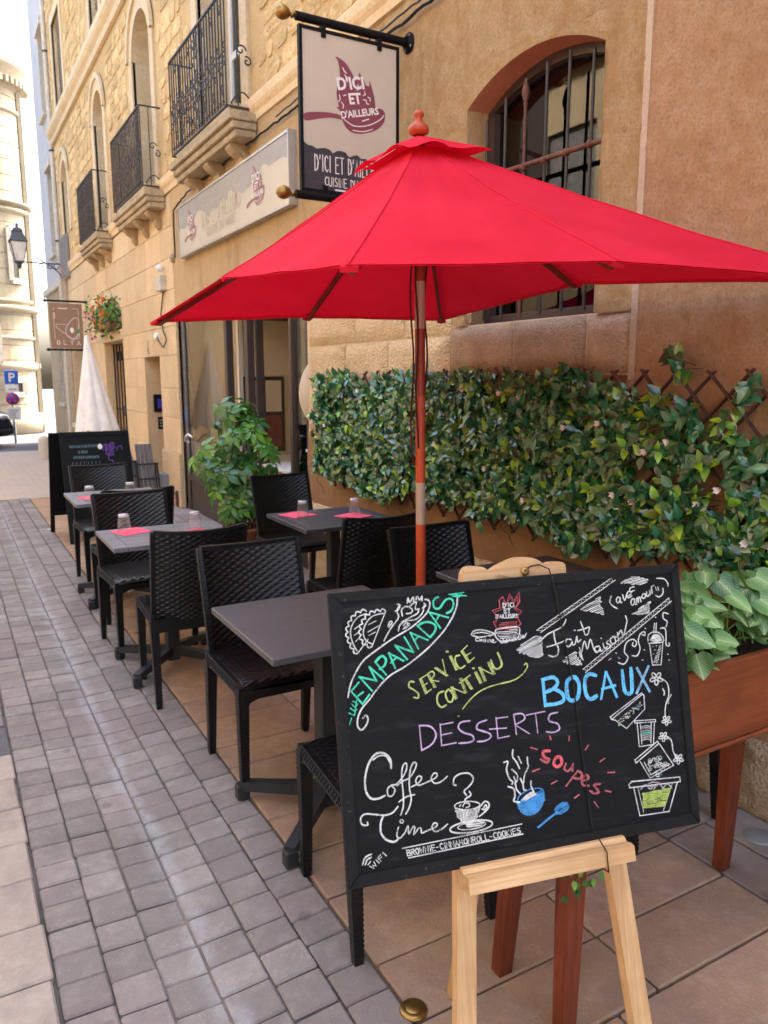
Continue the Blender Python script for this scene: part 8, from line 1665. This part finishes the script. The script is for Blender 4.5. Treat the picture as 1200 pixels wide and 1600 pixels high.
# ------------------------------------------------------------ SANDWICH BOARD, PARASOL, FOLDED CHAIRS
ab = thing('sandwich_board', (1.2, 8.1, 0), 'black folding sandwich board with faint chalk writing beyond the last table', 'sandwich board')
def ab_panel(name, xa, xb, yt, yb, zt_, fr):
    ex = Vector((xb - xa, 0, 0)); o = Vector((xa, yb, 0)); upv = Vector((0, yt - yb, zt_)); L = upv.length; upv.normalize(); exn = Vector((1, 0, 0)); nn = exn.cross(upv)
    W_ = xb - xa
    mb = MB(); mb.prism([(.03, .22), (W_ - .03, .22), (W_ - .03, L - .02), (.03, L - .02)], o, exn, upv, -.004, .004); p = mb.build(name, 'black_paint', ab)
    for poly in ([(0, 0), (.04, 0), (.04, L), (0, L)], [(W_ - .04, 0), (W_, 0), (W_, L), (W_ - .04, L)], [(.041, L - .04), (W_ - .041, L - .04), (W_ - .041, L), (.041, L)], [(.041, .2), (W_ - .041, .2), (W_ - .041, .24), (.041, .24)]):
        mb = MB(); mb.prism(poly, o, exn, upv, -.012, .012); mb.build('frame_rail', 'black_paint', p)
    return p, o, exn, upv, nn
fpan, fo, fx, fu, fn_ = ab_panel('front_panel', .95, 1.6, 8.02, 7.72, 1.045, 1)
ab_panel('rear_panel', .86, 1.5, 8.05, 8.45, 1.04, 1)
to3 = lambda u, v, w_: fo + fx * u + fu * v + fn_ * (.005 + w_)
M['chalk_blue'] = mat_plain('chalk_pale_blue', '#5f7f86', .9, 0, .3, 60); M['chalk_purple'] = mat_plain('chalk_purple_far', '#6a4a9a', .9, 0, .3, 60)
mb = MB()
for r, (u0, u1, v) in enumerate(((.08, .34, .93), (.16, .24, .87), (.11, .34, .82))):
    u = u0
    while u < u1:
        h_ = .03; pts = smooth_pts([(u + .005 * q, v + h_ * (.5 + .5 * sin(q * 2.1 + u * 90))) for q in range(4)])
        ribbon(mb, pts, .006, .001, to3); u += .022
for k in range(8): ribbon(mb, [(.1 + k * .035, .79), (.095 + k * .036, .765)], .006, .001, to3)
mb.build('chalk_writing', 'chalk_blue', fpan)
mb = MB()
for k in range(16):
    c = (.46 + rng.gauss(0, .035), .9 + rng.gauss(0, .035)); ribbon(mb, smooth_pts([(c[0] + .03 * cos(a + k), c[1] + .03 * sin(a * 1.3 + k)) for a in (0, 1, 2, 3)]), .009, .001, to3)
ribbon(mb, smooth_pts([(.43, .86), (.44, .8), (.47, .79), (.48, .75), (.52, .76), (.54, .73), (.58, .74)]), .01, .001, to3); mb.build('chalk_drawing', 'chalk_purple', fpan)
mb = MB(); flat_poly(mb, [(.365 + .022 * cos(a * pi / 8), .935 + .028 * sin(a * pi / 8)) for a in range(16)], to3, .001); mb.build('round_sticker', 'white_paint', fpan)
wp = thing('closed_parasol', (1.62, 10.0, 0), 'closed white parasol standing behind the black sandwich board', 'parasol')
mb = MB()
def fold(u, v):
    a = 2 * pi * u; r = (.03 + .215 * v ** 1.05) * (1 + (.17 * abs(sin(a * 4)) - .08) * min(1, v * 2)); z = 2.02 - 1.1 * v + (.03 * sin(a * 8) if v > .99 else 0)
    return (1.575 + .06 * v + r * cos(a), 10.0 + r * sin(a), z)
mb.grid(fold, 64, 16, True, True); mb.build('canopy', 'white_fabric', wp)
mb = MB(); mb.tube([(1.62, 10, 0), (1.575, 10, 2.0)], .024, 10); mb.build('pole', 'white_paint', wp)
mb = MB(); mb.lathe([(.035, 1.98), (.03, 2.03), (.012, 2.07), (0, 2.075)], (1.575, 10, 0), 12); mb.build('cap', 'white_paint', wp)
mb = MB(); mb.lathe([(0, 0), (.22, 0), (.22, .05), (.04, .08), (.03, .25), (.02, .25)], (1.62, 10, 0), 20); mb.build('base', 'dark_metal', wp)
for i, (x, y, lean, lab) in enumerate(((2.02, 10.35, .14, 'folded grey slatted terrace chair leaning by the doorway, the more tilted one'), (2.19, 9.95, .05, 'folded grey slatted terrace chair standing upright by the doorway'))):
    fc = thing('folded_chair', (x, y, 0), lab, 'folding chair', 'folded chairs by the doorway')
    for k in range(4):
        xx = x - .09 + k * .052 ; mb = MB(); mb.bar((xx + lean * .6, y, .08), (xx - lean * .3, y + .03, .74), .046, .016, up=(0, 1, 0)); mb.build('slat', 'grey_paint', fc)
    for s_ in (-1, 1):
        mb = MB(); mb.bar((x + s_ * .13 + lean * .5, y - .03, 0), (x + s_ * .13 - lean * .1, y - .02, .5), .02); mb.bar((x + s_ * .11 + lean * .5, y + .05, 0), (x + s_ * .11, y + .02, .5), .02); mb.build('leg', 'dark_metal', fc)
    mb = MB()
    for z in (.12, .3, .49): mb.bar((x - .13 + lean * .3, y - .03, z), (x + .13 + lean * .3, y - .03, z), .018)
    mb.build('crossbar', 'dark_metal', fc)

# ------------------------------------------------------------ EASEL AND CHALKBOARD
az_, ti_, ro_ = radians(104.218), radians(12.845), radians(.653)
e_ = Vector((sin(az_), cos(az_), 0)); n_ = Vector((0, 0, 1)).cross(e_); up_ = Vector((0, 0, 1)) * cos(ti_) + n_ * sin(ti_)
e2 = e_ * cos(ro_) + up_ * sin(ro_); u2 = up_ * cos(ro_) - e_ * sin(ro_); w2 = e2.cross(u2); BO = Vector((.522, 1.038, .723))
BM = Matrix(((e2.x, u2.x, w2.x, BO.x), (e2.y, u2.y, w2.y, BO.y), (e2.z, u2.z, w2.z, BO.z), (0, 0, 0, 1))); BI = BM.inverted()
es = thing('wooden_easel', BO, 'pale wooden easel holding the big chalkboard', 'easel', None, 0, False); es.matrix_basis = BM
def to_ground(u, v, w_, du):
    """follow the plane of the easel down to the paving"""
    p = BM @ Vector((u, v, w_)); d = (BM.to_3x3() @ Vector((du, -1, 0))); k = -p.z / d.z; return BI @ (p + d * k)
def ez(name, a, b, w_, h_, mat='beech', up=(0, 0, 1), w2_=None, h2_=None):
    mb = MB(); mb.bar(a, b, w_, h_, w2_, h2_, up); return mb.build(name, mat, es)
W0 = -.024
g1 = to_ground(.212, -.04, W0, -.075); ez('leg', (.225, .1, W0), g1, .036, .026)
g2 = to_ground(.515, -.05, W0, .085); ez('leg', (.5, .12, W0), g2, .036, .026)
ez('leg_rail', (.225, .1, W0), (.335, .5, W0), .034, .02); ez('leg_rail', (.5, .12, W0), (.375, .5, W0), .034, .02)
rear = BI @ Vector((1.02, 1.42, 0)); ez('rear_leg', (.355, .44, -.045), rear, .036, .022)
# profiled ledge
prof = [(-.012, .004), (.012, .004), (.02, -.003), (.032, .0), (.044, -.002), (.046, -.028), (-.012, -.03)]
mb = MB(); n = len(prof)
ends = []
for u, dv in ((.199, .0), (.519, .003)): ends.append([Vector((u, v + dv, w_)) for (w_, v) in prof])
mb.add(ends[0] + ends[1], [tuple(range(n)), tuple(range(n, 2 * n))[::-1]] + [(k, n + k, n + (k + 1) % n, (k + 1) % n) for k in range(n)]); mb.build('ledge', 'beech_x', es)
# shaped head board
hp = [(.255, .44), (.25, .5), (.262, .522), (.29, .52), (.305, .512), (.325, .521), (.36, .532), (.395, .528), (.415, .516), (.43, .519), (.45, .517), (.458, .505), (.455, .44)]
mb = MB(); mb.prism(smooth_pts(hp, 4), (0, 0, -.036), (1, 0, 0), (0, 1, 0), 0, .022); mb.build('head_board', 'beech_x', es)
cb = thing('chalkboard', BO, 'big black framed chalkboard covered in coloured chalk lettering and drawings, standing on the pale easel', 'chalkboard', None, 0, False); cb.matrix_basis = BM
t = NT('slate_black'); v = t.coord(False); a = t.noise(v, 6, 6, .7); b = t.noise(v, 70, 3)
mp = t.n('ShaderNodeMapping'); t.l(v, mp.inputs[0]); mp.inputs['Scale'].default_value = (3, 14, 1); mp.inputs['Rotation'].default_value = (0, 0, .35); c = t.noise(mp.outputs[0], 2.5, 6, .75)
col = t.mix(t.ramp(a, .35, .75), srgb('#0c0d10'), srgb('#121417')); k1 = t.n('ShaderNodeMath', operation='MULTIPLY'); t.l(t.ramp(c, .52, .85), k1.inputs[0]); k1.inputs[1].default_value = .3
col = t.mix(k1.outputs[0], col, srgb('#5a5e62')); M['slate'] = t.done(col, .7, t.bump(b, .08, .001), **{'Specular IOR Level': .2})
t = NT('worn_black_frame'); v = t.coord(); a = t.noise(v, 30, 6, .75); b = t.noise(v, 160, 3); mp = t.n('ShaderNodeMapping'); t.l(v, mp.inputs[0]); mp.inputs['Scale'].default_value = (40, 40, 40)
s_ = t.noise(mp.outputs[0], 2.2, 6, .8); col = t.mix(t.ramp(a, .35, .75), srgb('#0d0e10'), srgb('#191b1e')); col = t.mix(t.ramp(s_, .62, .72), col, srgb('#7c7468')); M['board_frame'] = t.done(col, .7, t.bump(a, .25, .002), **{'Specular IOR Level': .25})
BW, BH = .69, .4965
mb = MB(); mb.box(.01, .01, -.008, BW - .01, BH - .01, -.0005); mb.build('writing_panel', 'slate', cb)
FL, FR, FT, FB = .02, .018, .017, .022
for poly in ([(0, 0), (FL, FB), (FL, BH - FT), (0, BH)], [(BW, 0), (BW, BH), (BW - FR, BH - FT), (BW - FR, FB)], [(0, BH), (FL, BH - FT), (BW - FR, BH - FT), (BW, BH)], [(0, 0), (BW, 0), (BW - FR, FB), (FL, FB)]):
    cxp = sum(p[0] for p in poly) / 4; cyp = sum(p[1] for p in poly) / 4
    poly = [(p[0] + (cxp - p[0]) * .004, p[1] + (cyp - p[1]) * .004) for p in poly]
    mb = MB(); q = poly if (poly[1][0] - poly[0][0]) * (poly[2][1] - poly[1][1]) - (poly[1][1] - poly[0][1]) * (poly[2][0] - poly[1][0]) > 0 else poly[::-1]
    mb.prism(q, (0, 0, -.012), (1, 0, 0), (0, 1, 0), 0, .0145)
    q2 = [(p[0] + (cxp - p[0]) * .02, p[1] + (cyp - p[1]) * .16) if abs(q[0][0] - q[2][0]) > .3 else (p[0] + (cxp - p[0]) * .16, p[1] + (cyp - p[1]) * .02) for p in q]
    mb.prism(q2, (0, 0, .0025), (1, 0, 0), (0, 1, 0), 0, .001); mb.build('frame_rail', 'board_frame', cb)
def chalk(name, c, lo=.3):
    t = NT(name); v = t.coord(False); a = t.noise(v, 420, 3, .7); b = t.noise(v, 45, 4, .7)
    col = srgb(c); dk = tuple(x * .62 + .012 for x in col[:3]) + (1,)
    f = t.n('ShaderNodeMath', operation='MULTIPLY_ADD'); t.l(b, f.inputs[0]); f.inputs[1].default_value = .7; f.inputs[2].default_value = -.38
    g = t.n('ShaderNodeMath', operation='ADD'); t.l(a, g.inputs[0]); t.l(f.outputs[0], g.inputs[1])
    t.done(t.mix(t.ramp(g.outputs[0], lo, lo + .25), dk, col), .95)
    tr = t.n('ShaderNodeBsdfTransparent'); mx = t.n('ShaderNodeMixShader')
    h = t.noise(v, 650, 2, .6); q = t.n('ShaderNodeMath', operation='ADD'); t.l(h, q.inputs[0]); t.l(f.outputs[0], q.inputs[1])
    t.l(t.ramp(q.outputs[0], .2, .42), mx.inputs[0]); t.l(tr.outputs[0], mx.inputs[1]); t.l(t.b.outputs[0], mx.inputs[2]); t.l(mx.outputs[0], t.t.nodes['Material Output'].inputs[0]); return t.m
CHC = {'w': '#d3d7d8', 't': '#48d6b4', 'y': '#b9c878', 'l': '#c2a9cf', 'b': '#63bff0', 'c': '#d8606c', 'p': '#b5606a', 'B': '#3f8fcf', 'r': '#b8525c', 'g': '#9aa4a4', 'G': '#a4bb5c', 'x': '#7fb2d8', 'm': '#a58f98'}
for k, c in CHC.items(): M['chalk_' + k] = chalk('chalk_' + k, c)
to3 = lambda u, v, w_: Vector((u, v, w_))
zoff = 0
def chalk_part(name, strokes):
    """strokes: (colour, width mm, points in tenths of a millimetre)"""
    global zoff
    cols_ = {}
    for c, w_, pts in strokes: cols_.setdefault(c, []).append((w_, pts))
    for c, ss in cols_.items():
        mb = MB()
        for w_, pts in ss:
            zoff = (zoff + 1) % 40; ribbon(mb, [(p[0] * 1e-4, p[1] * 1e-4) for p in pts], w_ * .87e-3, .0001 + zoff * .00001, to3, .12)
        mb.build(name, 'chalk_' + c, cb)
def dec(s):
    out = []
    for st in s.split('|'):
        h_, *p = st.split(' '); v_ = [int(q) for q in p]; out.append((h_[0], float(h_[1:]), list(zip(v_[::2], v_[1::2]))))
    return out
for nm, data in CHALK: chalk_part(nm, dec(data))
# cord that ties the board to the easel
tc_ = thing('tie_cord', BM @ Vector((.4, .5, .01)), 'thin black cord with a brass eyelet tied down over the front of the big chalkboard', 'cord', None, 0, False); tc_.matrix_basis = BM
mb = MB(); mb.tube([(.37, .506, -.012), (.385, .514, -.012), (.402, .516, -.01), (.414, .507, .004), (.42, .475, .006), (.445, .3, .0022), (.459, .03, .0055), (.4595, .002, .05), (.46, -.033, .05), (.461, -.036, .0)], .0013, 6); mb.build('cord', 'black_cord', tc_)
mb = MB(); mb.lathe([(.003, 0), (.0075, 0), (.0085, .0015), (.0075, .003), (.003, .003)], (.373, .506, -.0125), 16); mb.build('eyelet', 'brass', tc_)
